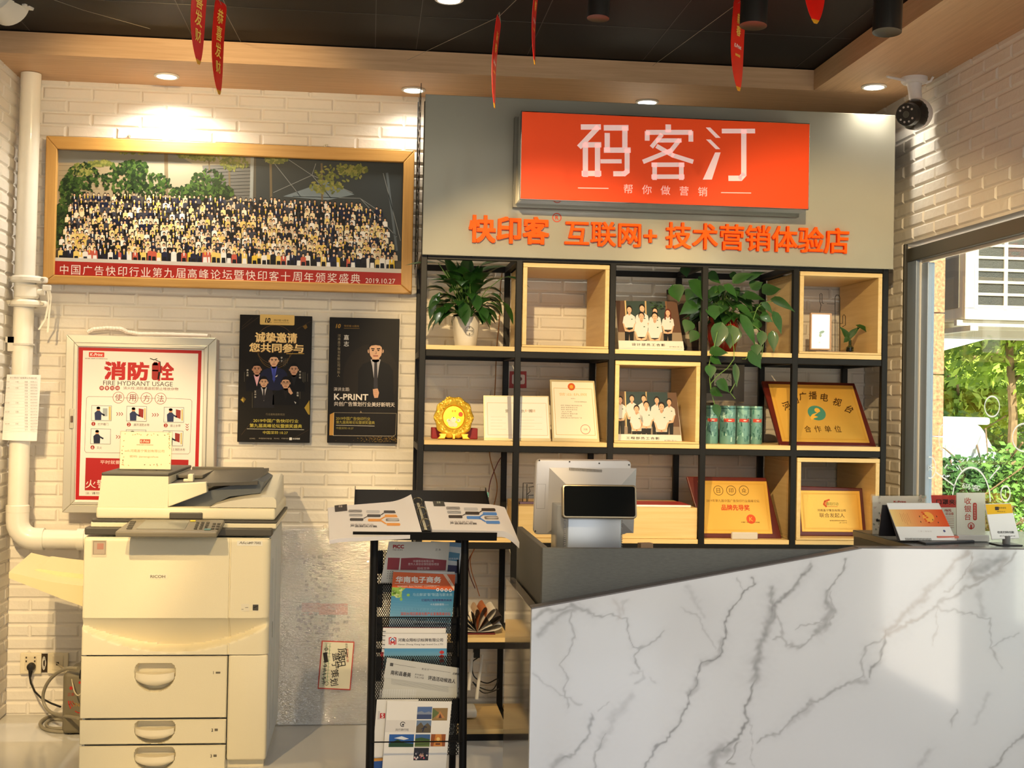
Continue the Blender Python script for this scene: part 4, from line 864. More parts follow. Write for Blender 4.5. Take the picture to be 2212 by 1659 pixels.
A.lv = 5; A.rrect(*c4(878, 545), *c4(918, 645), 5, (150, 30, 28)); A.poly([c4(882, 560), c4(914, 560), c4(908, 540), c4(890, 540)], (120, 22, 22)); A.line([c4(868, 520), c4(890, 528), c4(908, 522)], 1.8, (30, 26, 26)); A.line([c4(900, 530), c4(926, 540), c4(930, 580), c4(922, 620)], 1.6, (30, 26, 26)); A.line([c4(920, 600), c4(916, 640)], 3.4, (36, 30, 30)); A.rect(*c4(898, 590), 13, 3, (120, 22, 22))
A.lv = 3; T_('FIRE HYDRANT USAGE', 798, 665, 26, (70, 60, 60), w=402)
for i, ch in enumerate('非警勿动'): A.lv = 3; A.ell(*c4(588 + i * 30.5, 691), 5, 5, (150, 40, 40), 16); A.lv = 4; T_(ch, 588 + i * 30.5, 691, 16, (240, 226, 222))
T_('消火栓,消防通道前禁止堆放杂物', 872, 694, 18, (110, 50, 50), w=318)
A.lv = 3
A.line([c4(655, 742), c4(510, 740), c4(500, 750), c4(489, 1052), c4(498, 1064), c4(1088, 1072), c4(1098, 1062), c4(1110, 768), c4(1100, 756), c4(960, 750)], .7, (120, 60, 60)); A.line([c4(715, 747), c4(900, 751)], .7, (120, 60, 60))
for i, ch in enumerate('使用方法'): A.lv = 3; A.ell(*c4(685 + i * 81, 746 + i * 2), 12, 12, (226, 220, 216), 26); A.lv = 4; A.ring(*c4(685 + i * 81, 746 + i * 2), 12, 1, (150, 60, 60)); T_(ch, 685 + i * 81, 746 + i * 2, 40, (130, 40, 44))
for k, (x, y) in enumerate(((587, 836), (790, 840), (1005, 846), (582, 971), (786, 976), (1000, 982))):
    A.lv = 4; A.rect(*c4(x, y), 43.5, 33, (70, 66, 66)); A.lv = 5; A.rect(*c4(x, y), 42, 31.5, (214, 218, 220)); A.lv = 6
    fx = x + (-18 if k < 3 else -20); fig = (34, 44, 84) if k < 3 else (28, 34, 60)
    A.ell(*c4(fx, y - 24), 4, 5, (190, 140, 110), 10); A.ell(*c4(fx, y - 30), 4.2, 3, (30, 24, 24), 10); A.poly([c4(fx - 20, y + 40), c4(fx - 22, y - 2), c4(fx - 8, y - 14), c4(fx + 8, y - 14), c4(fx + 18, y - 2), c4(fx + 16, y + 40)], fig)
    A.lv = 7; A.line([c4(fx + 12, y), c4(fx + 34, y + 12)], 3.4, fig)
    if k in (1, 2, 5): A.poly([c4(x + 12, y - 32), c4(x + 40, y - 26), c4(x + 38, y + 24), c4(x + 12, y + 14)], (140, 40, 36)); A.poly([c4(x + 44, y - 32), c4(x + 52, y - 32), c4(x + 52, y + 34), c4(x + 44, y + 34)], (196, 176, 110))
    if k == 0: A.poly([c4(x + 8, y - 28), c4(x + 34, y - 28), c4(x + 34, y + 18), c4(x + 8, y + 18)], (150, 160, 168)); A.poly([c4(x + 42, y - 38), c4(x + 54, y - 38), c4(x + 54, y + 40), c4(x + 42, y + 40)], (196, 176, 110))
for i, (x, y, s_) in enumerate(((540, 898, '打开箱门'), (745, 902, '展开消防水带'), (958, 907, '接上水带'), (535, 1034, '灭火'), (740, 1040, ''), (952, 1044, '接上消防水枪'))):
    A.lv = 4; A.ell(*c4(x, y), 4.4, 4.4, (150, 36, 36), 14); A.lv = 5; T_(str((1, 2, 3, 6, 5, 4)[i]), x, y, 15, (244, 236, 232))
    if s_: T_(s_, x + 22 + len(s_) * 8.5, y + 2, 15, (90, 84, 84), w=len(s_) * 15)
for x, y in ((678, 841), (692, 841), (706, 841), (884, 846), (898, 846), (912, 846), (676, 973), (690, 974), (885, 980)): A.line([c4(x - 4, y - 9), c4(x + 4, y), c4(x - 4, y + 9)], 1.3, (150, 40, 40))
for y in (903, 917, 931): A.line([c4(1074, y - 4), c4(1082, y + 4), c4(1090, y - 4)], 1.3, (150, 40, 40))
A.lv = 3; A.poly([c4(496, 1094), c4(1090, 1106), c4(1082, 1290), c4(490, 1282)], (164, 30, 34)); A.lv = 4; T_('平时就要了解消火栓位置', 740, 1121, 22, (240, 214, 210), w=320); T_('火警电话: 119', 690, 1247, 48, (240, 220, 216), w=390); T_('注: 请勿在消火栓前堆放物品', 640, 1300, 14, (60, 56, 56), w=290)
A.build('poster_print', hc, printmat('print_satin', 0.42, spec=0.3))
lz = A.L(*c4(418, 868))
b = MB(); b.box(lz[0] - .010, lz[0] + .010, -.012, -.003, lz[1] - .042, lz[1] + .042, .003); lt = b.build('latch', mat('zinc', (190, 184, 170), 0.35, metal=0.7), hc)
b = MB(); b.box(lz[0] - .004, lz[0] + .006, -.018, -.011, lz[1] - .015, lz[1] + .012, .002); b.build('latch_button', mat('latch_dark', (90, 70, 60), 0.5), lt)
# corrugated conduit lying above the cabinet
q_ = [P(*c4(x, y), 5.66) for x, y in ((505, 370), (540, 352), (620, 345), (700, 350), (735, 368), (800, 380), (950, 382), (1200, 390))]
b = MB(); n = 60; pts = []
for i in range(n + 1):
    u = i / n * (len(q_) - 1); k = min(int(u), len(q_) - 2); pts.append(q_[k].lerp(q_[k + 1], u - k))
b.tube(pts, [.0085 + .0016 * (i % 2) for i in range(n + 1)], 8); tag(b.build('conduit', mat('conduit_white', (214, 204, 188), 0.5)), 'thin corrugated white conduit lying on top of the hydrant cabinet', 'conduit')
# small fuse box shaped wall sticker seen through the bookcase
ck = crop(880, 540, 3.607); o, X0, X1, Z0, Z1 = wall_thing('wall_sticker', 'small red and white printed card on the wall behind the bookcase', 'card', 5.688, (ck(795, 942), ck(930, 942), ck(930, 1078), ck(788, 1078)))
b = MB(); b.box(X0, X1, 0, .003, Z0, Z1); b.build('card', mat('card_white', (220, 210, 204), 0.6), o)
A = Art(MW[o.name], -.0002, .0002); A.poly([ck(797, 945), ck(928, 945), ck(928, 1076), ck(792, 1076)], (176, 60, 58)); A.lv = 2; A.rrect(*ck(815, 970), *ck(915, 1045), 3, (222, 210, 204)); A.lv = 3; A.ell(*ck(880, 1005), 4, 4, (120, 70, 66)); A.text('有福', *ck(858, 1062), 4, (236, 220, 210)); A.build('print', o)
# ================================================================ COPIER
cA = crop(140, 920, 3.456); cB = crop(0, 1160, 3.324); YP = 4.85
pw = lambda x, y, Y=YP: P(x, y, Y)
CREAM = mat('copier_cream', (226, 216, 186), 0.42, bump=0.06, bscale=350); CDK = mat('copier_charcoal', (74, 70, 62), 0.5); CSIDE = mat('copier_skylit_side', (214, 216, 212), 0.45)  # side colour carries the cool tone of skylight
CTRAY = mat('copier_tray', (224, 208, 160), 0.45)
xl, xr, xs = pw(179, 1300).x, pw(582, 1300).x, pw(495.5, 1300).x
z0, zt = .03, pw(380, 1160).z; YBK = 5.50
cp_ = thing('copier', 'large cream office copier with three paper drawers and a document feeder', 'copier', ((xl + xr) / 2, YP, 0))
b = MB(); b.box(xl + .002, xr - .002, YP + .12, YBK, z0, zt, .004, 2); b.box(xl + .002, xl + .012, YP + .028, YP + .122, z0, zt); b.box(xr - .012, xr - .002, YP + .028, YP + .122, z0, zt); b.box(xl + .012, xr - .012, YP + .028, YP + .122, zt - .02, zt); b.build('body', CSIDE, cp_, world=True)
zc = pw(380, 1413).z; zu = pw(380, 1163).z; zr = pw(380, 1334).z
def plate(px, py, lv=.0016):
    """drawing plane lying on the front cover"""
    return Art(M.Translation(V((0, YP - .0125, 0))), 0, .0006)
def front(u, v):
    x = xl + (xr - xl) * u; z = zc + (zu - zc) * v; y = YP - .012
    d = 0.0
    if z < zr:
        q = max(0, 1 - (2 * u - .97) ** 2); hgt = .022 + .090 * q; k = (zr - z) / hgt; D = .014 + .070 * q
        d = D * k ** .85 if k < 1 else D * max(0, 1 - (k - 1) * hgt / .011) ** 1.2
    e = min(u, 1 - u) * (xr - xl); r_ = .030 if u > .5 else .010
    if e < r_: d += r_ * (1 - math.sqrt(max(0, 1 - (1 - e / r_) ** 2))) * .9
    if z > zu - .008: d += .004 * (1 - (zu - z) / .008)
    if abs(x - xs) < .0022: d += .004
    return V((x, y + d, z))
us = sorted(set([i / 60 for i in range(61)] + [(xs - xl + e) / (xr - xl) for e in (-.0035, -.0015, 0, .0015, .0035)] + [.002, .005, .009, .997, .993, .989, .985, .98]))
vs_ = sorted(set([i / 70 for i in range(71)] + [(zr - zc - e) / (zu - zc) for e in (0, .003, .006, .009, .012)]))
b = MB(); gv = [[b.bm.verts.new(front(u, v)) for v in vs_] for u in us]
for i in range(len(us) - 1):
    for j in range(len(vs_) - 1): b.bm.faces.new((gv[i][j], gv[i + 1][j], gv[i + 1][j + 1], gv[i][j + 1]))
lip = [b.bm.verts.new(V((g_[-1].co.x, YP + .03, g_[-1].co.z + .001))) for g_ in gv]
for i in range(len(us) - 1): b.bm.faces.new((gv[i][-1], gv[i + 1][-1], lip[i + 1], lip[i]))
b.bm.normal_update(); b.build('front_cover', CREAM, cp_, world=True, smooth=50, recalc=False)
b = MB(); b.box(xl + .004, xr - .004, YP - .006, YP + .031, zu - .001, zt, .004); b.build('top_edge', CREAM, cp_, world=True)
b = MB(); b.box(xs + .0015, xr - .001, YP - .010, YP + .032, z0, zc - .0005, .010, 3); b.build('right_column', CREAM, cp_, world=True, smooth=1)
def drawer(y0, y1, lab, ry0, ry1):
    za, zb_ = pw(330, y1).z + .0012, max(pw(330, y0).z - .0012, 0); x0, x1 = xl, xs - .0015
    cxx = pw(335, (y0 + y1) / 2).x; zt_ = pw(335, ry0).z; zb2 = pw(335, ry1).z; hw_ = .5 * (pw(379, 1450).x - pw(291, 1450).x); rh = zt_ - zb2
    def inside(x, z):
        t = (zt_ - z) / rh
        if t < 0 or t > 1: return 0
        if t < .28: wv = .72 + .28 * math.sqrt(max(0, 1 - (1 - t / .28) ** 2))
        else: wv = math.sqrt(max(0, 1 - ((t - .28) / .72) ** 2.3))
        k = (wv - abs(x - cxx) / hw_) * hw_ / .005
        k = min(k, t * rh / .005, (1 - t) * rh / .005 + .0)
        return max(0, min(1, k))
    n1, n2 = 150, max(8, int((zb_ - za) / .003))
    b = MB(); b.grid(lambda u, v: V((x0 + (x1 - x0) * u, YP - .010 + .034 * inside(x0 + (x1 - x0) * u, za + (zb_ - za) * v) + (.006 if u in (0, 1) or v in (0, 1) else 0), za + (zb_ - za) * v)), n1, n2)
    d = b.build('drawer', CREAM, cp_, world=True, smooth=45)
    zm = zt_ - rh * .36; b = MB()
    def grip(u, v):                                # v 0 top edge .. 1 bottom of the bowl
        x = cxx + (2 * u - 1) * hw_ * .95 * (1 if v < .45 else math.sqrt(max(0.02, 1 - ((v - .45) / .55) ** 2 * .97)))
        z = zt_ - rh * (.30 + .04 * (1 - (2 * u - 1) ** 2) + v * .45); y = YP - .010 - (.016 + .010 * (1 - (2 * u - 1) ** 2)) * (1 if v < .45 else math.sqrt(max(0, 1 - ((v - .45) / .55) ** 2))) * (1 - .9 * abs(2 * u - 1) ** 8)
        return V((x, y, z))
    b.grid(grip, 28, 16); b.grid(lambda u, v: V(grip(u, 0)) + V((0, v * (YP + .010 - grip(u, 0).y), -.002 * v)), 28, 1)
    b.build('handle', mat('copier_handle', (238, 226, 196), 0.4), d, world=True, smooth=50)
    A = Art(M.Translation(V((0, YP - .011, 0)))); A.text(lab, 461 - (int(lab) - 1) * 2.5, y0 + (37 if lab == '1' else 24), 6.5, (80, 74, 62), bold=.01); A.box(466 - (int(lab) - 1) * 2.5, y0 + (35 if lab == '1' else 21), 476 - (int(lab) - 1) * 2.5 - (0 if lab == '1' else 3), y0 + (39 if lab == '1' else 26), (110, 102, 86)); A.build('tray_number', d)
drawer(1416, 1551, '1', 1432, 1493); drawer(1553, 1607, '2', 1556, 1605); drawer(1609, 1668, '3', 1613, 1664)
b = MB(); b.box(xl + .01, xr - .01, YP + .02, YBK - .01, .028, pw(330, 1669).z, .004); b.build('plinth', CREAM, cp_, world=True)
for x in (xl + .06, xr - .06):
    for y in (YP + .08, YBK - .08):
        b = MB(); b.cyl((x, y - .012, .016), (x, y + .012, .016), .016, n=16); b.build('caster', mat('rubber', (40, 40, 40), 0.8), cp_, world=True)
# control strip, scanner, feeder
YS = 4.87; xa_, xb_ = pw(196, 1130, YS).x, pw(597, 1120, YS).x
zz = lambda y, Y=YS: pw(400, y, Y).z
b = MB(); b.box(xl + .004, xb_ - .012, YP - .02, YP + .05, zz(1157, 4.83), zz(1141, 4.83), .004); b.build('ledge', CDK, cp_, world=True)
b = MB(); b.box(xa_, xb_, YS, YBK + .01, zz(1141), zz(1129), .004); b.build('scanner_base', CREAM, cp_, world=True)
b = MB(); b.box(xa_ + .004, xb_ + .002, YS - .004, YBK + .012, zz(1129) + .0003, zz(1123), .002); b.build('scanner_gasket', CDK, cp_, world=True)
x0, x1 = pw(207, 1110, YS).x, xb_ - .004
b = MB(); b.box(x0, x1, YS, YBK, zz(1122.5), zz(1096), .010, 3); lid = b.build('feeder_lid', CREAM, cp_, world=True, smooth=1)
b = MB(); hx0, hx1 = pw(366, 1110, YS).x, pw(438, 1110, YS).x; b.box(hx0, hx1, YS - .004, YS + .02, zz(1121.5), zz(1107), .004); b.build('lift_grip', CDK, lid, world=True)
fx0, fx1 = pw(218.5, 1060, YS).x, pw(362.8, 1060, YS).x; zb1 = zz(1027.5)
b = MB(); b.rings([[V((x, y, z)) for x, z in ((fx0 - .012, zz(1097)), (fx1 + .001, zz(1097)), (fx1, zb1 - .004), (fx0, zb1 - .004))] for y in (YS + .004, YBK - .02)]); b.build('feeder_block', CREAM, cp_, world=True)
b = MB(); b.box(fx0 - .001, fx1 + .002, YS + .002, YBK - .015, zb1 - .004, zb1 + .008, .004); tpc = b.build('feeder_top', CDK, cp_, world=True)
b = MB(); mid = (fx0 + fx1) / 2; b.box(mid - .03, mid - .005, 5.05, 5.08, zb1 + .008, zb1 + .0095); b.box(mid + .045, mid + .052, 5.05, 5.08, zb1 + .008, zb1 + .0095); b.build('feeder_mark', mat('mark_dark', (44, 40, 34), 0.5), tpc, world=True)
b = MB(); b.prism([(pw(x, y, YS).x, pw(x, y, YS).z) for x, y in ((362, 1046), (445, 1042), (446.5, 1064), (363, 1095))], 'y', YS + .003, YS + .05, .003); b.build('tray_cheek', CREAM, cp_, world=True)
# dark document tray sloping up to the right
tx1 = pw(566, 1030, 5.1).x; td = zb1 - .012
b = MB(); b.rings([[V((x, y, z)) for x, z in ((fx1, za), (tx1, zb_), (tx1, zb_ - .012), (fx1, za - .012))] for y, za, zb_ in ((YS + .03, td - .022, td - .008), (YBK - .05, td - .002, td + .014))]); dt = b.build('document_tray', CDK, cp_, world=True)
b = MB(); b.box(fx1 + .01, tx1 - .02, YBK - .06, YBK - .045, td - .01, td + .016, .003); b.box(fx1, fx1 + .1, YS + .2, YBK - .06, td - .01, td + .004, .003); b.build('tray_rib', mat('copier_charcoal2', (92, 86, 74), 0.5), dt, world=True)
b = MB(); b.prism([(pw(x, y, 5.0).x, pw(x, y, 5.0).z) for x, y in ((372, 1092), (446, 1060), (560, 1033), (572, 1040), (566, 1062), (500, 1070), (450, 1094))], 'y', YS + .06, YBK - .08); b.build('tray_underside', mat('copier_slate', (88, 92, 94), 0.5), cp_, world=True)
g = pw(414, 1033, 5.0); b = MB(); b.box(g.x - .012, g.x + .008, 4.98, 5.02, g.z - .012, g.z + .016, .003); b.box(g.x - .028, g.x - .010, 4.98, 5.0, g.z - .012, g.z - .002, .002); b.build('paper_guide', CREAM, dt, world=True)
# output side of the lid: swelling up towards the right and the back
prof = [(452, 1096), (470, 1089), (495, 1083), (525, 1078), (560, 1075), (590, 1074), (596, 1080), (597, 1097)]
A0 = [pw(x, y, YS) for x, y in prof]; rg = []
for y, up_ in ((YS + .002, 0), (YS + .10, .018), (YBK - .12, .050), (YBK - .01, .055)):
    rg.append([V((p.x + (0 if i < 5 else -.0) - (.02 * (y - YS) if i >= 5 else 0), y, p.z + (up_ * (0 if i in (0, 7) else min(1, .25 + i * .16))))) for i, p in enumerate(A0)])
b = MB(); b.rings(rg); b.build('output_deck', mat('copier_beige', (214, 206, 184), 0.4), cp_, world=True, smooth=50)
# tilted control panel
mx_ = M.Translation(pw(368, 1141, 4.78)) @ M.Rotation(R(14), 4, 'X')
wp = pw(480, 1141, 4.78).x - pw(257, 1141, 4.78).x
b = MB(); b.prism([(-wp / 2, -.070), (wp / 2 - .01, -.070), (wp / 2 + .004, .070), (-wp / 2 + .035, .070)], 'z', -.011, .011, .006, 2, mx=mx_); pn = b.build('control_panel', mat('panel_taupe', (128, 120, 102), 0.42), cp_, world=True)
b = MB(); b.prism([(-wp / 2 + .07, -.042), (wp / 2 - .125, -.042), (wp / 2 - .12, .050), (-wp / 2 + .088, .050)], 'z', .0112, .0125, mx=mx_); b.build('touch_screen', mat('panel_screen', (132, 132, 122), 0.12), pn, world=True)
def buttons(rows, cols, ox, oz, sx, sz, m, nm, w_=.006, h_=.006):
    b = MB()
    for i in range(rows):
        for j in range(cols): b.box(ox + j * sx - w_, ox + j * sx + w_, oz + i * sz - h_, oz + i * sz + h_, .0112, .0145, .0015, 1, mx=mx_)
    b.build(nm, m, pn, world=True)
buttons(4, 3, wp / 2 - .088, -.036, .018, .021, mat('key_dark', (70, 66, 58), 0.4), 'keypad'); buttons(3, 2, wp / 2 - .028, -.036, .016, .026, mat('key_dark', (70, 66, 58), 0.4), 'start_keys'); buttons(5, 1, -wp / 2 + .045, -.04, .018, .018, mat('key_dark', (70, 66, 58), 0.4), 'function_keys', .010, .005); buttons(1, 1, wp / 2 - .108, .045, .01, .01, mat('key_yellow', (220, 196, 60), 0.4), 'power_key', .010, .006); buttons(1, 1, wp / 2 - .045, -.045, .01, .01, mat('key_teal', (90, 130, 130), 0.4), 'start_key', .012, .007)
# sticker window, name plates
A = plate(214, 1185); A.lv = 1; A.rect(214, 1185, 32, 36, (206, 196, 170)); A.lv = 2; A.rect(214.5, 1183, 28, 30, (150, 138, 120)); A.lv = 3; A.rect(215, 1184, 24, 26, (176, 160, 142)); A.lv = 4; A.rect(217, 1180, 14, 13, (176, 126, 110)); A.build('sticker', cp_)
A = plate(341, 1245); A.lv = 1; A.box(321.5, 1239.5, 360.5, 1250.5, (226, 218, 194)); A.lv = 2; A.text('RICOH', 341, 1245.3, 6.3, (120, 112, 96), w=32.5, bold=.02); A.build('name_plate', cp_)
A = plate(540, 1173); A.lv = 1; A.box(512, 1168, 567, 1179, (228, 224, 210)); A.lv = 2; A.text('Aficio', 529, 1172.5, 5.5, (90, 84, 72), w=24, shear=.25); A.text('MP 7502', 551, 1172.8, 5, (90, 84, 72), w=25, bold=.01); A.build('model_plate', cp_)
A = plate(540, 1312); A.lv = 1; A.box(521, 1304.5, 538.5, 1320.5, (222, 214, 192)); A.box(545.5, 1304.5, 559, 1320.5, (222, 214, 192)); A.lv = 2; A.box(546, 1306, 558, 1318.5, (70, 66, 60)); A.line([(548, 1313), (556, 1309)], .8, (200, 196, 180)); A.line([(530, 1312.5), (536, 1312)], 1, (110, 104, 90)); A.line([(522, 1316), (526, 1316)], 1, (110, 104, 90))
A.build('energy_sticker', cp_)
# grooves and catch on the right side, whose skylight tone is in its colour
b = MB(); b.box(xr - .0025, xr - .0012, YP + .16, YP + .165, .1, .75); b.box(xr - .0025, xr - .0012, YP + .33, YP + .336, .1, .78); b.box(xr - .0025, xr - .001, YP + .2, YP + .23, .44, .50, .0005, 1); b.build('side_groove', mat('groove_grey', (150, 152, 148), 0.5), cp_, world=True)
# cream output tray on the left
b = MB(); fp = lambda x, y, Y=5.0: pw(x, y, Y)
F_ = [(19, 1236), (19, 1249), (134, 1294), (179, 1310), (179, 1266), (150, 1262), (115, 1258)]
b.rings([[V((fp(x, y).x, Y, fp(x, y).z + dz)) for x, y in F_] for Y, dz in ((5.0, 0), (5.32, .035))]); b.build('output_tray', CTRAY, cp_, world=True)
b = MB(); b.rings([[V((fp(x, y).x, Y, fp(x, y).z + dz)) for x, y in ((70, 1234), (115, 1240), (179, 1247), (179, 1262), (120, 1254), (40, 1240))] for Y, dz in ((5.10, -.004), (5.30, .02))]); b.build('tray_stop', CTRAY, cp_, world=True)
# acrylic wifi card on the feeder
c7 = crop(140, 920, 3.456); za_ = pw(318, 1006, 5.05).z
ac_ = thing('acrylic_card', 'clear acrylic stand with a flowered wifi card on top of the copier', 'card stand', (pw(315, 1006, 5.05).x, 5.05, zb1 + .0085), rot=(R(-6), 0, 0))
A = Art(MW[ac_.name], -.004, .0003); q_ = [A.L(*c7(x, y)) for x, y in ((416, 45), (797, 45), (792, 303), (412, 298))]
X0, X1, Z1 = (q_[0][0] + q_[3][0]) / 2, (q_[1][0] + q_[2][0]) / 2, (q_[0][1] + q_[1][1]) / 2
b = MB(); b.box(X0, X1, -.0015, .0015, .003, Z1); b.build('card', mat('card_cream', (250, 244, 226), 0.6), ac_)
b = MB(); b.box(X0 - .003, X1 + .003, -.0045, -.003, .0, Z1 + .003); b.box(X0 - .003, X1 + .003, .003, .0045, 0, Z1 + .003); b.box(X0 - .004, X1 + .004, -.03, .03, 0, .003); b.build('acrylic_sleeve', glassmat('acrylic', (250, 250, 246), .6), ac_)
A = Art(MW[ac_.name], -.0018, .0002); A.lv = 1; A.box(302, 949, 324.5, 958, (196, 76, 40)); A.lv = 2; A.text('K-Print', 313, 953.5, 6, (250, 240, 230), w=19, bold=.01, shear=.15); A.text('快印客互联网+技术营销体验店', 313, 961, 2.6, (150, 120, 90), w=36); A.text('wifi:河南盖宁策划有限公司', 312, 974, 6, (196, 160, 110), w=86); A.text('密码: jianengcehua', 311, 986.5, 6, (196, 160, 110), w=62)
rnd = random.Random(9)
for i in range(46):
    e = rnd.choice('tlrb'); x, y = {'l': (264, rnd.uniform(936, 1004)), 'r': (366, rnd.uniform(936, 1004)), 't': (rnd.uniform(262, 368), 938), 'b': (rnd.uniform(264, 366), 1003)}[e]
    A.lv = 1 + .3 * (i % 5); A.ell(x + rnd.uniform(-1, 4 if e == 'l' else 1), y + rnd.uniform(-1, 3), 1.6, 1.0, rnd.choice(((206, 150, 110), (226, 186, 140), (170, 150, 90), (120, 110, 70))), 7, rnd.uniform(0, 180))
A.build('card_print', ac_)

# ================================================================ WALL SOCKETS, CABLES, REGULATOR, WRAPPED PANEL
def socket(x0, y0, x1, y1, lab, kind):
    a, d = P(*cB(x0, y0), 5.688), P(*cB(x1, y1), 5.688); o = thing('wall_socket', lab, 'wall socket', ((a.x + d.x) / 2, 5.69, d.z), group='wall sockets'); w_ = (d.x - a.x) / 2; h_ = a.z - d.z
    b = MB(); b.box(-w_, w_, -.012, .005, 0, h_, .003, 2); b.build('plate', mat('socket_cream', (228, 216, 186), 0.4), o)
    b = MB(); b.box(-w_ * .55, w_ * .55, -.0145, -.011, h_ * .18, h_ * .88, .002, 2); b.build('insert', mat('socket_cream2', (220, 206, 174), 0.4), o)
    b = MB()
    if kind == 1:
        for sx, sz in ((-.4, .80), (.4, .80), (-.4, .62), (.4, .62)): b.box(w_ * sx - .003, w_ * sx + .003, -.0152, -.0140, h_ * sz - .004, h_ * sz + .004)
    else: b.box(-.006, .006, -.0152, -.014, h_ * .42, h_ * .58)
    b.build('slot', mat('slot_dark', (70, 60, 44), 0.6), o); return o
socket(150, 832, 298, 980, 'cream wall socket with the black plug in it', 1); socket(346, 832, 490, 978, 'cream network outlet plate with a thin grey cord, right of the plugged socket', 2)
a, d = P(*cB(300, 838), 5.69), P(*cB(344, 970), 5.69)
b = MB(); b.box(a.x, d.x, 5.6885, 5.693, d.z, a.z); jb = b.build('junction_gap', mat('gap_dark', (60, 46, 30), 0.8)); tag(jb, 'open dark junction box gap with coiled white wires between the two sockets', 'junction box')
b = MB()
for k in range(3): b.tube([V((a.x + .011 + .006 * math.cos(i / 12 * 6.28) + k * .001, 5.684 - k * .001, (a.z + d.z) / 2 + (.028 - k * .006) * math.sin(i / 12 * 6.28))) for i in range(12)], .0016, 5, close=True)
b.build('wire', PVC, jb)
def wire(name, lab, pts, r, m, cat='cable', n=40, smooth=True, group=None):
    pts = [V(p) for p in pts]; out = []
    for i in range(len(pts) - 1):
        p0, p1, p2, p3 = pts[max(i - 1, 0)], pts[i], pts[i + 1], pts[min(i + 2, len(pts) - 1)]
        for k in range(8):
            t = k / 8; out.append(.5 * ((2 * p1) + (p2 - p0) * t + (2 * p0 - 5 * p1 + 4 * p2 - p3) * t * t + (3 * p1 - p0 - 3 * p2 + p3) * t ** 3))
    out.append(pts[-1]); b = MB(); b.tube(out, r, 8); o = b.build(name, m, None, smooth=1); tag(o, lab, cat, group); return o
RUB = mat('cord_black', (28, 26, 24), 0.5); GRYC = mat('cord_grey', (140, 132, 112), 0.5)
pg = P(*cB(220, 935), 5.66); o = thing('power_plug', 'black power plug in the left wall socket with its cord running down', 'plug', (pg.x, 5.675, pg.z))
b = MB(); b.lathe([(.002, -.026), (.014, -.024), (.0175, -.012), (.0175, 0), (.002, .0)], (0, 0, 0), 18, M.Rotation(R(-90), 4, 'X')); b.build('plug_body', RUB, o, smooth=1)
b = MB(); b.tube([(0, -.012, -.01), (-.001, -.014, -.03), (-.002, -.014, -.044)], [.010, .007, .0045], 10); b.build('strain_relief', RUB, o, smooth=1)
b = MB(); cp2 = [P(*cB(x, y), Y) for x, y, Y in ((213, 1000, 5.66), (222, 1050, 5.64), (250, 1110, 5.6), (300, 1160, 5.55), (370, 1195, 5.50), (450, 1225, 5.44))]
out = []
for i in range(len(cp2) - 1):
    for k in range(5): out.append(cp2[i].lerp(cp2[i + 1], k / 5))
b.tube(out, .0042, 8); b.build('cord', RUB, o, world=True, smooth=1)
coil = [(560, 945, 5.3), (480, 945, 5.34), (400, 985, 5.42), (340, 1050, 5.47), (310, 1130, 5.5), (318, 1200, 5.5), (360, 1255, 5.47), (430, 1280, 5.4), (500, 1290, 5.3), (560, 1300, 5.22)]
wire('cable_loop', 'thick grey cable making a tall loop above the floor beside the regulator', [P(*cB(x, y), Y) for x, y, Y in coil], .007, GRYC, group='grey floor cables')
fz = lambda x, y, z=.008: PZ(*cB(x, y), z)
wire('cable_coil', 'thick grey cable lying in an oval coil on the floor', [fz(*p) for p in ((575, 1330), (470, 1290), (360, 1290), (300, 1320), (292, 1355), (340, 1385), (440, 1398), (575, 1392))], .007, GRYC, group='grey floor cables')
wire('cable_coil', 'second grey cable turn just inside the oval coil on the floor', [fz(x, y, .009) for x, y in ((575, 1350), (470, 1315), (380, 1312), (335, 1335), (340, 1360), (400, 1374), (575, 1370))], .006, GRYC, group='grey floor cables')
wire('network_cord', 'thin grey network cord from the outlet plate to the regulator', [P(*cB(x, y), Y) for x, y, Y in ((405, 905, 5.675), (440, 930, 5.64), (500, 970, 5.45), (520, 1050, 5.3), (535, 1110, 5.27), (560, 1138, 5.26), (585, 1120, 5.26))], .0025, mat('cord_light', (190, 178, 150), 0.5))
rg0, rg1 = P(*cB(440, 1345), 5.34), P(*cB(600, 975), 5.34); hR = rg1.z
ups = thing('voltage_regulator', 'dark olive voltage regulator box with red markings behind the copier', 'regulator', (rg0.x, 5.34, 0))
b = MB(); b.box(0, .20, 0, .22, .006, hR, .018, 3); b.build('case', mat('regulator_olive', (112, 104, 84), 0.45), ups, smooth=1)
for x in (.03, .17):
    for y in (.03, .19):
        b = MB(); b.cyl((x, y, 0), (x, y, .008), .012, n=12); b.build('foot', RUB, ups)
A = Art(MW[ups.name], -.0008, .0003); RD = (176, 44, 34); A.ell(*cB(510, 1085), 3.5, 4, RD, 14); A.ell(*cB(572, 1045), 2.5, 3, RD, 12); A.text('正泰', *cB(510, 1130), 7, (160, 60, 44)); A.text('TND', *cB(560, 1205), 8, (170, 130, 60))
for i, (x, k) in enumerate(((492, 1), (506, .75), (520, .5))): A.line([cB(x, 1178), cB(x + 4, 1178 + 25 * k), cB(x + 16, 1178 + 52 * k)], 2.6 - .6 * i, RD)
A.line([cB(540, 1250), cB(560, 1262), cB(585, 1262)], 2, RD); A.text('CHINT ELECTRIC', *cB(540, 1300), 2.5, RD, w=26); A.build('marking', ups)
b = MB(); b.tube([(.07, -.001, hR - .02), (.075, -.012, hR + .01), (.09, -.01, hR - .0), (.11, -.02, hR - .05), (.12, -.02, hR - .14)], .006, 8); b.build('lead', RUB, ups, smooth=1)

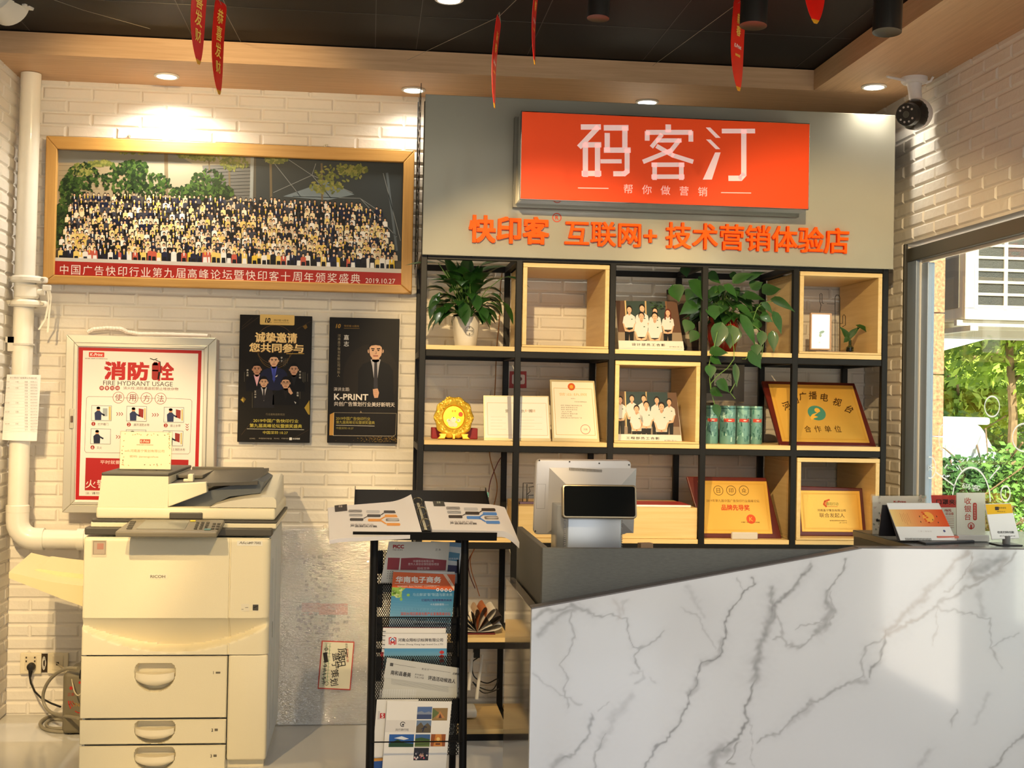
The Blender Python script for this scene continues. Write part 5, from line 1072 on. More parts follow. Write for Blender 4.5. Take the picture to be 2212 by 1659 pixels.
# ---- wrapped panel leaning on the wall
cW = crop(600, 1160, 3.325)
wpn = thing('wrapped_panel', 'stretch film wrapped grey board leaning on the brick wall behind the magazine stand', 'wrapped board', (P(690, 1560, 5.5).x, 5.47, 0), rot=(R(-11), 0, 0))
A = Art(MW[wpn.name], 0); q_ = [A.L(*p) for p in ((602, 1143), (800, 1150), (800, 1566), (602, 1563))]
X0, X1, Z1 = q_[3][0] - .12, q_[1][0] + .10, q_[0][1]
b = MB(); b.box(X0, X1, .006, .04, .004, Z1, .006, 2); b.build('board', mat('board_grey', (196, 188, 172), 0.6, noise=.08, nscale=4), wpn)
A = Art(MW[wpn.name], .0055, .0002); rnd = random.Random(21)
for i in range(150):
    x, y = rnd.gauss(690, 34), rnd.choice((rnd.gauss(1235, 32), rnd.gauss(1345, 22)))
    if not (620 < x < 765): continue
    s_ = rnd.choice((4, 5, 7)); A.lv = 1 + (i % 7) * .3; v = rnd.randint(108, 160); A.rect(x, y, s_ * rnd.choice((1, 1.5)), s_, (v, v - 4, v - 10))
A.lv = 4; A.rect(720, 1316, 62, 24, (190, 112, 100)); A.rect(672, 1312, 40, 20, (190, 146, 130)); A.lv = 5
for i in range(60): A.rect(rnd.uniform(655, 750), rnd.uniform(1304, 1328), 4, 2.5, rnd.choice(((206, 150, 136), (176, 96, 88), (196, 160, 148))))
A.build('board_print', wpn, printmat('print_dull', .6))
film = MATS.get('film')
if film is None:
    film = bpy.data.materials.new('film'); film.use_nodes = True; t_ = film.node_tree; t_.nodes.clear(); N = t_.nodes.new
    tc = N('ShaderNodeTexCoord'); mp = N('ShaderNodeMapping'); mp.inputs['Scale'].default_value = (1, 1, 3.2); nn = N('ShaderNodeTexNoise'); nn.inputs['Scale'].default_value = 30; nn.inputs['Detail'].default_value = 3; nn.inputs['Roughness'].default_value = .7
    bp = N('ShaderNodeBump'); bp.inputs['Strength'].default_value = 1.0; bp.inputs['Distance'].default_value = .007
    gl = N('ShaderNodeBsdfGlossy'); gl.inputs['Roughness'].default_value = .10; tr = N('ShaderNodeBsdfTransparent'); tr.inputs[0].default_value = (.9, .9, .88, 1); df = N('ShaderNodeBsdfDiffuse'); df.inputs[0].default_value = lin((214, 208, 198)) + (1,)
    m1 = N('ShaderNodeMixShader'); m1.inputs[0].default_value = .22; m2 = N('ShaderNodeMixShader'); m2.inputs[0].default_value = .34; o_ = N('ShaderNodeOutputMaterial'); L_ = t_.links.new
    L_(tc.outputs['Object'], mp.inputs[0]); L_(mp.outputs[0], nn.inputs['Vector']); L_(nn.outputs[0], bp.inputs['Height']); L_(bp.outputs[0], gl.inputs['Normal']); L_(tr.outputs[0], m1.inputs[1]); L_(df.outputs[0], m1.inputs[2]); L_(m1.outputs[0], m2.inputs[1]); L_(gl.outputs[0], m2.inputs[2]); L_(m2.outputs[0], o_.inputs[0]); MATS['film'] = film
NZ_ = lambda x, z: NZ.noise(V((x * 14, z * 30, 3.3))) * .0022 + NZ.noise(V((x * 45 + z * 30, z * 70, 1.1))) * .0011
b = MB(); b.grid(lambda u, v: V((X0 - .002 + (X1 - X0 + .004) * u, -.001 + NZ_(X0 + (X1 - X0) * u, Z1 * v), .003 + (Z1 + .004) * v)), 70, 90); b.build('stretch_film', film, wpn, smooth=180)
lb_ = thing('shipping_label', 'red bordered shipping label with handwriting stuck on the wrapped board', 'label', tuple(MW[wpn.name] @ V((A.L(*cW(420, 920))[0], -.006, A.L(*cW(420, 920))[1]))), rot=(R(-11), 0, 0))
A = Art(MW[lb_.name], 0, .0003); A.lv = 1; A.poly([cW(316, 744), cW(551, 752), cW(522, 1100), cW(286, 1090)], (186, 60, 46)); A.lv = 2; A.poly([cW(324, 752), cW(543, 760), cW(515, 1092), cW(294, 1082)], (226, 220, 196)); A.lv = 3
BL = (36, 32, 30); GN = (60, 130, 80)
for k in range(2): A.lv = 3; A.line([cW(375 - k * 26, 770), cW(352 - k * 26, 1070)], .9, GN)
for k in range(12): A.line([cW(384 - k * 1.2, 765 + k * 24), cW(340 - k * 1.2, 762 + k * 24)], .5, GN)
for s_, x, y0_, y1_, sz in (('原阳', 470, 800, 930, 20), ('盖宁策划', 425, 830, 1070, 17), ('01-19共15件', 350, 790, 1060, 9)):
    for i, ch in enumerate(s_): u = (i + .5) / len(s_); A.lv = 4; A.text(ch, *cW(x - 22 * u, y0_ + (y1_ - y0_) * u), sz, BL, rot=-80, bold=.008)
A.text('货物运单', *cW(500, 850), 6, (186, 60, 46), rot=-86, w=30); A.text('收货人', *cW(494, 790), 5, BL, rot=-86, w=16); A.ring(*cW(350, 1052), 4, .8, BL); A.build('label_print', lb_)
# ================================================================ COUNTER
YC = 3.5; ck = crop(880, 540, 3.607); cq = crop(1300, 540, 3.607); cr = crop(1620, 540, 3.606); c6 = crop(1080, 960, 3.568); c8 = crop(1640, 960, 3.867); cM = crop(1080, 1140, 1.954); cW = crop(600, 1160, 3.325); cT = crop(660, 1000, 4.096)
cl, cm_, ZT = P(1149, 1316, YC), P(1862, 1187, YC), P(2000, 1186, YC).z
XE = XR - .012
ct = thing('reception_counter', 'white marble fronted reception counter with a slanting top edge and grey inner box', 'counter', ((cl.x + XE) / 2, YC, 0))
VEINS = []
def vein(w_, dk, *p, tan=0.0): VEINS.append((w_, dk, tan, [P(*cM(*q), YC) for q in p]))
vein(3, .55, (1055, 205), (1075, 250), (1020, 265), (1000, 310), (965, 360), (955, 460), (935, 510), (910, 555), (855, 575), (830, 625), (815, 665), (800, 740), (730, 840), (680, 900), (600, 1014)); vein(7, .32, (940, 480), (900, 560), (860, 580)); vein(8, .4, (825, 630), (815, 670), (808, 700)); vein(2, .3, (1000, 210), (1025, 260), (1015, 290))
vein(6, .5, (1320, 155), (1280, 205), (1240, 240), (1175, 320), (1140, 350)); vein(11, .46, (1140, 350), (1125, 420), (1110, 490), (1085, 570), (1068, 640)); vein(4, .55, (1068, 640), (1060, 700), (1040, 770), (1048, 800), (1030, 850), (970, 910), (930, 950)); vein(16, .42, (960, 930), (905, 965), (892, 1000)); vein(3, .5, (1000, 900), (980, 960), (950, 1000), (985, 1010)); vein(8, .45, (1155, 260), (1145, 300), (1160, 340), (1140, 380)); vein(2, .22, (1048, 800), (1060, 900), (1075, 1010))
vein(3, .45, (1455, 135), (1435, 205), (1400, 240), (1380, 280)); vein(8, .42, (1385, 275), (1380, 320), (1400, 350), (1370, 400), (1340, 440)); vein(4, .35, (1340, 440), (1270, 490), (1210, 500), (1185, 460), (1155, 480)); vein(3, .3, (1205, 505), (1180, 420), (1160, 370)); vein(3, .35, (1400, 270), (1410, 350), (1385, 400), (1330, 400)); vein(2, .3, (1250, 440), (1310, 410), (1390, 380))
vein(5, .38, (2180, 100), (2110, 170), (2050, 215), (1960, 250), (1900, 300), (1820, 340), (1740, 400), (1690, 430), tan=.3); vein(9, .4, (1690, 425), (1640, 440)); vein(4, .34, (1640, 440), (1600, 480), (1545, 490), (1535, 560), (1530, 620), (1490, 650)); vein(9, .3, (1540, 640), (1480, 660)); vein(4, .36, (1480, 655), (1400, 690), (1310, 735), (1240, 800), (1190, 850), (1130, 880), (1090, 910)); vein(8, .22, (1320, 730), (1270, 780), (1215, 830))
vein(9, .36, (1970, 105), (1920, 160), (1850, 230), (1780, 300), (1700, 380), (1640, 430), tan=.7); vein(4, .5, (1640, 430), (1615, 490), (1600, 560), (1560, 620)); vein(16, .42, (2000, 185), (2060, 150), (2120, 130)); vein(12, .4, (2115, 130), (2108, 180), (2060, 205), (2010, 205)); vein(3, .35, (1990, 110), (1990, 170), (1900, 250), (1875, 280), tan=.4)
vein(6, .4, (145, 380), (190, 360), (250, 350), (300, 325), (345, 330), (380, 360)); vein(2.5, .42, (380, 360), (430, 375), (500, 380), (540, 390), (550, 500), (575, 520), (560, 555), (590, 600)); vein(8, .36, (150, 460), (200, 420), (260, 370), (310, 340)); vein(2.5, .36, (310, 340), (300, 500), (270, 550), (250, 580), (290, 620), (270, 720), (280, 760)); vein(3, .34, (570, 520), (620, 500), (690, 440)); vein(8, .2, (490, 300), (510, 340), (500, 385), tan=.6); vein(5, .2, (530, 300), (525, 360)); vein(2.5, .26, (140, 620), (200, 670), (270, 720), (350, 740)); vein(3, .22, (560, 610), (600, 610), (610, 640), (580, 650))
vein(4, .45, (385, 790), (370, 870), (330, 930), (260, 970)); vein(10, .34, (260, 970), (215, 1014)); vein(11, .2, (550, 710), (500, 780), (440, 860), (420, 920)); vein(3, .4, (440, 860), (420, 920), (400, 1014)); vein(3, .22, (760, 340), (830, 370), (870, 440), (900, 510)); vein(7, .16, (790, 250), (830, 300), (860, 360)); vein(2, .25, (420, 775), (465, 745)); vein(3, .2, (640, 640), (655, 655))
vein(2, .24, (1840, 340), (1835, 500), tan=.5); vein(2.5, .3, (1830, 330), (1900, 350), (2060, 385), (2075, 500), (2095, 540), (2110, 600)); vein(9, .2, (2010, 265), (2040, 330), (2040, 365)); vein(3, .26, (2080, 510), (2180, 450)); vein(4, .42, (2212, 860), (2140, 950), (2080, 1010)); vein(7, .2, (1820, 940), (1770, 1014)); vein(8, .16, (2060, 700), (2010, 820)); vein(3, .3, (1920, 770), (1915, 830))
NU, NV = 640, 420
uu, vv = np.meshgrid(np.linspace(0, 1, NU + 1), np.linspace(0, 1, NV + 1), indexing='ij')
Xg = cl.x + (XE - cl.x) * uu; top = np.where(Xg < cm_.x, cl.z + (ZT - cl.z) * np.clip((Xg - cl.x) / (cm_.x - cl.x), 0, 1), ZT); Zg = top * vv
wx = .005 * np.sin(Zg * 41 + 2.2 * np.sin(Xg * 27)) + .003 * np.sin(Zg * 97 + Xg * 60) + .0016 * np.sin(Zg * 260 + 3 * np.sin(Xg * 120)); wz = .005 * np.sin(Xg * 37 + 2.0 * np.sin(Zg * 31)) + .003 * np.sin(Xg * 103 - Zg * 50) + .0016 * np.sin(Xg * 240 + 3 * np.sin(Zg * 140))
dark = np.zeros_like(Xg); tanm = np.zeros_like(Xg); rough_ = .75 + .35 * np.sin(Xg * 90 + 4 * np.sin(Zg * 70)) * np.sin(Zg * 110 + 3 * np.sin(Xg * 50))
for w_, dk, tn, pts in VEINS:
    best = np.full_like(Xg, 9.0)
    for a, d in zip(pts[:-1], pts[1:]):
        ax, az, dx, dz = a.x, a.z, d.x - a.x, d.z - a.z; L2 = dx * dx + dz * dz + 1e-9
        t = np.clip(((Xg + wx - ax) * dx + (Zg + wz - az) * dz) / L2, 0, 1); best = np.minimum(best, np.hypot(Xg + wx - ax - t * dx, Zg + wz - az - t * dz))
    hwid = w_ * .00085 * (.7 + .6 * rough_); k = dk * (np.exp(-(best / hwid) ** 2) * .9 + .16 * np.exp(-(best / (hwid * 4)) ** 2)) * (.7 + .45 * rough_)
    dark = np.maximum(dark, k); tanm = np.maximum(tanm, tn * (k > .03))
cloud = .025 * (np.sin(Xg * 5 + 2 * np.sin(Zg * 4)) * np.sin(Zg * 6 + 1.5 * np.sin(Xg * 3)) + 1)
base = np.array(lin((230, 231, 233))); vc = np.array(lin((92, 90, 90))); vt = np.array(lin((150, 122, 100)))
k = np.clip(dark + cloud, 0, 1)[..., None]; vcol = vc * (1 - tanm[..., None]) + vt * tanm[..., None]; colr = base * (1 - k) + vcol * k
me = bpy.data.meshes.new('marble_front'); o_ = MW[ct.name].translation
co = np.stack([Xg - o_.x, np.full_like(Xg, YC - o_.y), Zg - o_.z], -1).reshape(-1, 3)
ii, jj = np.meshgrid(np.arange(NU), np.arange(NV), indexing='ij'); v0 = (ii * (NV + 1) + jj).ravel(); quads = np.stack([v0, v0 + NV + 1, v0 + NV + 2, v0 + 1], -1)
me.vertices.add(len(co)); me.vertices.foreach_set('co', co.ravel().astype(np.float32)); me.loops.add(quads.size); me.loops.foreach_set('vertex_index', quads.ravel().astype(np.int32)); me.polygons.add(len(quads)); me.polygons.foreach_set('loop_start', np.arange(0, quads.size, 4, dtype=np.int32)); me.polygons.foreach_set('loop_total', np.full(len(quads), 4, np.int32)); me.update(); me.validate()
at_ = me.color_attributes.new('col', 'FLOAT_COLOR', 'POINT'); at_.data.foreach_set('color', np.concatenate([colr.reshape(-1, 3), np.ones((len(co), 1))], 1).ravel().astype(np.float32))
me.materials.append(printmat('marble_gloss', .10, coat=1.0, spec=1.0)); mf = link('marble_front', me, ct)
GT = mat('counter_trim', (112, 106, 104), .35); DG = mat('counter_grey', (98, 98, 92), .55, noise=.10, nscale=60, stretch=(1, 1, 6), bump=.12, bscale=220); OL = mat('counter_olive', (86, 82, 72), .5, noise=.05, nscale=8)
b = MB(); b.prism([(cl.x, 0), (XE, 0), (XE, ZT - .001), (cm_.x, ZT - .001), (cl.x, cl.z - .001)], 'y', YC + .0008, YC + .022); b.build('front_core', mat('core_white', (226, 224, 222), .4), ct, world=True)
b = MB(); b.prism([(cl.x, cl.z), (cm_.x, ZT), (cm_.x, ZT + .003), (cl.x, cl.z + .004)], 'y', YC - .001, YC + .046); b.build('edge_trim', GT, ct, world=True)
b = MB(); b.box(cm_.x - .01, XE, YC + .001, YC + .046, ZT + .0002, ZT + .003); b.build('edge_trim', GT, ct, world=True)
SIDE = wood('side_stone', (128, 118, 108), (96, 88, 82), 'z', .07, 3, coat=.4)
b = MB(); b.box(cl.x, cl.x + .026, YC + .023, YC + .66, 0, cl.z - .003, .001, 1); b.build('side_panel', SIDE, ct, world=True)
gx = P(1172, 1183, YC + .047).x; zg = P(1172, 1183.5, YC + .047).z
b = MB(); b.box(gx, XE, YC + .047, YC + .066, .02, zg, .0015, 1); b.build('inner_front_panel', DG, ct, world=True)
b = MB(); b.box(gx, gx + .018, YC + .067, YC + .66, .02, zg, .0015, 1); b.build('inner_side_panel', OL, ct, world=True)
rx = PZ(1842, 1144, ZT + .002).x; ry = PZ(1842, 1144, ZT + .002).y
b = MB(); b.box(gx + .019, XE, YC + .067, YC + .66, .72, .745); b.build('desk_top', mat('desk_grey', (120, 116, 108), .5), ct, world=True)
b = MB(); b.box(rx, XE, YC + .068, ry, ZT - .019, ZT + .001, .0015, 1); b.build('return_top', mat('return_grey', (84, 82, 78), .22, noise=.03, nscale=5), ct, world=True)
b = MB(); b.box(rx + .003, rx + .021, YC + .068, ry - .002, .746, ZT - .0195); b.build('return_side', OL, ct, world=True)

# ================================================================ SHEET-LIKE THINGS
def sheet(name, lab, cat, Y, lean, corners, thick, m, group=None, part='board', zfloor=None, bev=0.0, turn=0.0):
    """thin panel: corners measured on the photo (tl, tr, br, bl); its lower edge stands at depth Y and the panel leans back by lean degrees"""
    bl_, br_ = corners[3], corners[2]; p = P((bl_[0] + br_[0]) / 2, (bl_[1] + br_[1]) / 2, Y)
    z = p.z if zfloor is None else zfloor
    o = thing(name, lab, cat, (p.x, Y, z), rot=(R(-lean), 0, R(turn)), group=group)
    A = Art(MW[o.name], 0, .0002); q = [A.L(*c) for c in corners]
    if zfloor is not None: dz = min(q[2][1], q[3][1]); q = [(x, max(zv - dz, 0) if zv - dz < .012 else zv) for x, zv in q]
    b = MB(); b.prism([q[3], q[2], q[1], q[0]], 'y', .0002, thick, bev); b.build(part, m, o)
    A.lv = 1; return o, A, q
PAPER = mat('paper_white2', (240, 237, 232), .5)
PG = printmat('print_gloss', .38, spec=.16); PS = printmat('print_satin', .42, spec=.3)
def polo(A, f, cx, cy, s, lv, low=8.5, legs=True, hair=(26, 20, 18), skin=(214, 168, 138), long=False, shirt=(206, 204, 200), ymax=9999):
    """printed standing person in a white polo shirt; f maps crop coordinates, s = head half width (crop px)"""
    L_ = lambda pts, c: A.poly([f(cx + x * s, min(cy + y * s, ymax)) for x, y in pts], c)
    A.lv = lv
    if legs: L_([(-1.7, 7), (1.7, 7), (1.6, 13.6), (.25, 13.6), (0, 9), (-.25, 13.6), (-1.6, 13.6)], (24, 24, 28))
    A.lv = lv + .5; L_([(-2.1, 2.6), (-.7, 1.6), (.7, 1.6), (2.1, 2.6), (2.5, 5.0), (1.9, 5.3), (1.8, low), (-1.8, low), (-1.9, 5.3), (-2.5, 5.0)], shirt)
    A.lv = lv + 1
    L_([(-2.4, 5.0), (-1.9, 5.2), (-1.2, 7.2), (.2, 7.6), (.2, 8.3), (-1.6, 8.0)], skin); L_([(2.4, 5.0), (1.9, 5.2), (1.2, 7.2), (-.2, 7.6), (-.2, 8.3), (1.6, 8.0)], skin)
    L_([(-.5, .8), (.5, .8), (.45, 1.8), (0, 2.2), (-.45, 1.8)], tuple(int(v * .86) for v in skin)); L_([(.7, 3.4), (1.2, 3.4), (1.2, 3.7), (.7, 3.7)], (60, 90, 70))
    A.lv = lv + 1.5; A.ell(*f(cx, cy - .25 * s), 1.08 * s / 3.607, 1.35 * s / 3.607, hair, 14)
    if long: L_([(-1.2, -.3), (-.8, -.3), (-.8, 2.8), (-1.4, 2.6)], hair); L_([(1.2, -.3), (.8, -.3), (.8, 2.8), (1.4, 2.6)], hair)
    A.lv = lv + 2; A.ell(*f(cx, cy + .12 * s), .84 * s / 3.607, 1.08 * s / 3.607, skin, 14)
    A.lv = lv + 2.5
    for sx in (-.36, .36): A.ell(*f(cx + sx * s, cy), .14 * s / 3.607, .09 * s / 3.607, (40, 28, 24), 6)
    A.line([f(cx - .25 * s, cy + .66 * s), f(cx + .25 * s, cy + .66 * s)], .12 * s / 3.607, (160, 96, 84))
# ---- staff group photos
o, A, q = sheet('group_photo', 'staff photo print of six people in white shirts, top row beside the trailing plant', 'photo print', 5.285, 20, (cq(108, 395), cq(585, 402), cq(640, 776), cq(133, 767)), .006, PAPER, 'staff group photos', zfloor=ZP[0])
A.lv = 1; A.poly([cq(108, 395), cq(585, 402), cq(630, 714), cq(130, 708)], (92, 66, 52)); A.lv = 2; A.poly([cq(180, 397), cq(500, 401), cq(520, 640), cq(200, 640)], (52, 66, 62)); A.poly([cq(120, 640), cq(620, 645), cq(630, 714), cq(130, 708)], (140, 122, 102)); A.lv = 3; A.line([cq(182, 397), cq(196, 640)], 3, (196, 170, 120)); A.line([cq(340, 400), cq(348, 620)], 3, (186, 156, 110)); A.line([cq(498, 402), cq(515, 640)], 3, (120, 84, 60))
for i in range(30): A.lv = 3; A.ell(*cq(rnd.uniform(380, 490), rnd.uniform(405, 470)), 3, 2, rnd.choice(((40, 60, 40), (60, 84, 56), (30, 40, 36))), 6)
for x, y, s, lv, lo in ((214, 466, 21, 5, False), (313, 456, 22, 5, False), (414, 478, 20, 5, False), (514, 490, 20, 5, True), (308, 518, 23, 12, False), (412, 520, 24, 12, False)): polo(A, cq, x, y, s, lv, 7.0 if lv == 12 else 6.6, True, (90, 40, 30) if lo else (26, 20, 18), long=lo, ymax=708)
A.lv = 18; A.poly([cq(129, 708), cq(631, 714), cq(640, 776), cq(133, 767)], (214, 210, 202)); A.lv = 19; A.text('设计部员工合影', *cq(362, 741), 5.6, (40, 34, 30), w=72, bold=.012, space=1.3); A.text('盖宁策划二零一九', *cq(575, 758), 2.6, (60, 54, 48), w=28); A.build('photo', o, PS)
o, A, q = sheet('group_photo', 'staff photo print of eight people in white shirts inside the lower wooden cube', 'photo print', 5.285, 17, (cq(114, 1102), cq(580, 1112), cq(625, 1507), cq(114, 1503)), .006, PAPER, 'staff group photos', zfloor=ZP[1] + .009)
A.lv = 1; A.poly([cq(114, 1102), cq(580, 1112), cq(616, 1444), cq(114, 1436)], (96, 72, 58)); A.lv = 2; A.poly([cq(180, 1104), cq(510, 1110), cq(530, 1380), cq(190, 1376)], (44, 62, 66)); A.poly([cq(114, 1370), cq(605, 1378), cq(616, 1444), cq(114, 1436)], (136, 120, 104)); A.lv = 3; A.line([cq(182, 1104), cq(190, 1376)], 2.5, (196, 170, 120)); A.line([cq(345, 1106), cq(350, 1376)], 2.5, (186, 156, 110))
for x, y, s, lv in ((143, 1168, 20, 5), (234, 1158, 20, 5), (326, 1158, 20, 5), (428, 1172, 20, 5), (524, 1186, 20, 5), (270, 1240, 21, 12), (346, 1210, 22, 12), (464, 1222, 24, 12)): polo(A, cq, x, y, s, lv, 8.2 if lv == 12 else 7.2, ymax=1438)
A.lv = 18; A.poly([cq(113, 1436), cq(617, 1444), cq(625, 1507), cq(113, 1503)], (214, 210, 202)); A.lv = 19; A.text('工程部员工合影', *cq(318, 1468), 5.6, (40, 34, 30), w=72, bold=.012, space=1.3); A.text('盖宁策划二零一九', *cq(533, 1486), 2.6, (60, 54, 48), w=26); A.build('photo', o, PS)
# ---- dark frame behind the trailing plant, decorative lattice frame
o, A, q = sheet('framed_print', 'dark picture frame leaning half hidden behind the trailing plant', 'picture frame', 5.50, 10, (cq(508, 308), cq(742, 318), cq(760, 775), cq(530, 768)), .014, mat('frame_dark', (46, 34, 28), .4), zfloor=ZP[0]); A.poly([cq(525, 330), cq(728, 340), cq(744, 755), cq(544, 748)], (74, 62, 52)); A.lv = 2; A.poly([cq(640, 600), cq(735, 600), cq(742, 700), cq(650, 690)], (150, 140, 122)); A.build('picture', o, PS)
o, A, q = sheet('lattice_frame', 'taupe framed panel with a pale lattice pattern behind the green tins', 'picture frame', 5.60, 6, (cq(806, 888), cq(1112, 896), cq(1108, 1192), cq(806, 1188)), .02, mat('frame_taupe', (122, 112, 98), .45), zfloor=None)
A.poly([cq(812, 905), cq(1020, 912), cq(1024, 1120), cq(812, 1115)], (64, 56, 46)); A.lv = 2; A.poly([cq(875, 960), cq(1010, 964), cq(1012, 1060), cq(875, 1056)], (206, 198, 176)); A.lv = 3
for i in range(26): x, y = rnd.uniform(878, 1005), rnd.uniform(930, 1060); A.line([cq(x, y), cq(x + rnd.uniform(-18, 18), y + rnd.uniform(-22, 22))], .9, (60, 52, 42))
for i in range(5): A.rect(*cq(905 + i * 24, 936), 2, 2, (40, 34, 28))
A.line([cq(870, 925), cq(1018, 930)], 4.5, (150, 140, 122)); A.build('lattice_print', o, PS)
b = MB(); p = P(*cq(950, 1190), 5.60); b.box(p.x - .045, p.x + .045, 5.585, 5.655, ZP[1] + .0005, p.z + .002, .002, 1); b.build('easel_block', mat('frame_taupe', (122, 112, 98), .45), o, world=True)
# ---- trophy plate, box behind it, certificates
GM = mat('trophy_gold', (246, 204, 70), .25, metal=.45); tc_ = P(*ck(363, 1303), 5.33); rt = (P(*ck(515, 1303), 5.33) - tc_).length
tr_ = thing('trophy_plate', 'round gold trophy plate with scalloped rim on small feet', 'trophy', (tc_.x, 5.33, ZP[1]), rot=(R(-9), 0, 0)); hz = tc_.z - ZP[1]
def rimf(a, r_, y): k = 1 + (.035 * math.cos(10 * a) if r_ > .9 else 0); return V((rt * r_ * k * math.cos(a), y, hz + rt * 1.08 * r_ * k * math.sin(a)))
n = 80; b = MB(); b.rings([[rimf(2 * math.pi * j / n, r_, y + (.0035 * math.sin(9 * 2 * math.pi * j / n + i) if .7 < r_ < .97 else 0)) for j in range(n)] for i, (r_, y) in enumerate(((.55, .004), (.58, -.004), (.62, -.008), (.72, -.010), (.80, -.014), (.88, -.012), (.95, -.008), (1.0, 0), (.98, .006), (.6, .012)))], cap=True); b.build('plate', GM, tr_, smooth=60)
b = MB(); rr = random.Random(2)
for i in range(70):
    a = rr.uniform(0, 6.283); r_ = rr.uniform(.68, .95); c = rimf(a, r_, -.013); ball(b, c, rr.uniform(.003, .006), 1, .6, 1, 8)
b.build('relief', GM, tr_, smooth=60)
b = MB(); b.rings([[V((rt * r_ * math.cos(2 * math.pi * j / 40), y, hz + rt * 1.08 * r_ * math.sin(2 * math.pi * j / 40))) for j in range(40)] for r_, y in ((.555, .003), (.54, -.001), (.02, -.0015))]); b.build('medallion', mat('medal_gold', (224, 160, 40), .3, metal=.6), tr_, smooth=40)
A = Art(MW[tr_.name], -.002, .0003); A.ell(*ck(345, 1350), 8, 8, (236, 226, 200), 14); A.ell(*ck(320, 1330), 4, 4, (244, 238, 216), 12); A.ell(*ck(400, 1328), 4, 4, (244, 238, 216), 12); A.lv = 2; A.ell(*ck(360, 1322), 6, 6, (246, 240, 224), 14); A.ell(*ck(372, 1362), 5, 5, (240, 232, 210), 12); A.ell(*ck(415, 1280), 5, 5, (226, 90, 40), 12); A.text('金奖', *ck(362, 1255), 5, (150, 90, 30)); A.lv = 3; A.ell(*ck(360, 1305), 1.2, 1.2, (40, 30, 20), 8); A.ell(*ck(395, 1325), 1, 1, (40, 30, 20), 8); A.ell(*ck(325, 1325), 1, 1, (40, 30, 20), 8); A.build('medallion_print', tr_)
for sx, w_ in ((-.55, .3), (.55, .3), (0, .22)):
    b = MB(); b.prism([(rt * (sx - w_ * .7), hz - rt * .86), (rt * (sx + w_ * .7), hz - rt * .86), (rt * (sx + w_ * .5 * (1 if sx else .6)), .012), (rt * (sx + (w_ if sx > 0 else w_ * .3)), .0), (rt * (sx - (w_ if sx < 0 else w_ * .3)), .0), (rt * (sx - w_ * .5 * (1 if sx else .6)), .012)], 'y', -.018, .0, .003); b.build('foot', GM, tr_)
bx0, bx1 = P(*ck(188, 1470), 5.42), P(*ck(545, 1402), 5.42); b = MB(); b.box(bx0.x, bx1.x, 5.40, 5.50, ZP[1] + .0005, ZP[1] + .046, .003, 2); tag(b.build('gift_box', mat('box_crimson', (150, 24, 28), .45)), 'flat crimson box lying behind the gold trophy plate', 'box')
FRM = mat('frame_champagne', (196, 182, 146), .35, metal=.3)
o, A, q = sheet('certificate', 'wide white business certificate folder crossed by a black post, beside the trophy plate', 'certificate', 5.30, 13, (ck(592, 1133), ck(1100, 1138), ck(1118, 1478), ck(597, 1470)), .012, FRM, 'framed certificates', zfloor=ZP[1])
A.poly([ck(602, 1142), ck(1092, 1146), ck(1108, 1468), ck(605, 1462)], (246, 242, 230)); A.lv = 2
for a_, d_ in (((622, 1190), (1080, 1195)), ((1080, 1195), (1094, 1445)), ((1094, 1445), (628, 1440)), ((628, 1440), (622, 1190))): A.line([ck(*a_), ck(*d_)], .7, (214, 176, 130))
A.line([ck(793, 1145), ck(802, 1464)], 8, (170, 166, 170)); A.ell(*ck(850, 1190), 5, 5, (214, 110, 60), 14)
for i, ch in enumerate('营业执照'): A.text(ch, *ck(775 + i * 62, 1255), 7, (90, 64, 40))
A.text('统一社会信用', *ck(955, 1253), 6, (196, 130, 60), w=22)
for i in range(5): A.line([ck(835, 1300 + i * 24), ck(1050 - (i % 2) * 60, 1302 + i * 24)], .5, (214, 200, 176)); A.line([ck(650, 1300 + i * 24), ck(770 - (i % 2) * 30, 1301 + i * 24)], .5, (214, 200, 176))
A.build('certificate_print', o, PS)
o, A, q = sheet('certificate', 'tall framed licence with a round red emblem and stamp, right of the wide certificate', 'certificate', 5.30, 19, (ck(1110, 1010), ck(1456, 1020), ck(1496, 1487), ck(1130, 1480)), .014, FRM, 'framed certificates', zfloor=ZP[1])
A.poly([ck(1124, 1026), ck(1446, 1034), ck(1480, 1472), ck(1144, 1464)], (244, 234, 214)); A.lv = 2
for a_, d_ in (((1140, 1075), (1436, 1083)), ((1436, 1083), (1464, 1445)), ((1464, 1445), (1160, 1438)), ((1160, 1438), (1140, 1075))): A.line([ck(*a_), ck(*d_)], .8, (214, 170, 96))
A.ell(*ck(1278, 1066), 8, 8, (212, 92, 40), 20); A.lv = 3; A.ell(*ck(1278, 1066), 4, 4, (236, 170, 60), 14); A.text('营业执照', *ck(1290, 1126), 6, (226, 190, 130), w=60); A.lv = 2; A.text('（副本）', *ck(1290, 1158), 2.4, (150, 130, 100), w=10); A.text('91410100MA3X', *ck(1350, 1184), 2.4, (90, 76, 56), w=26)
for i, s_ in enumerate(('名称 河南盖宁策划有限公司', '类型 有限责任公司', '住所 郑州市金水区', '法人代表', '注册资本 壹佰万圆', '成立日期', '经营范围 设计制作发布广告')): A.text(s_, *ck(1225 + len(s_) * 4, 1212 + i * 16), 2.6, (120, 104, 80), w=12 + len(s_) * 2.6)
A.ring(*ck(1387, 1398), 10, 1, (206, 90, 70)); A.text('河南', *ck(1387, 1398), 4, (206, 90, 70)); A.build('certificate_print', o, PS)
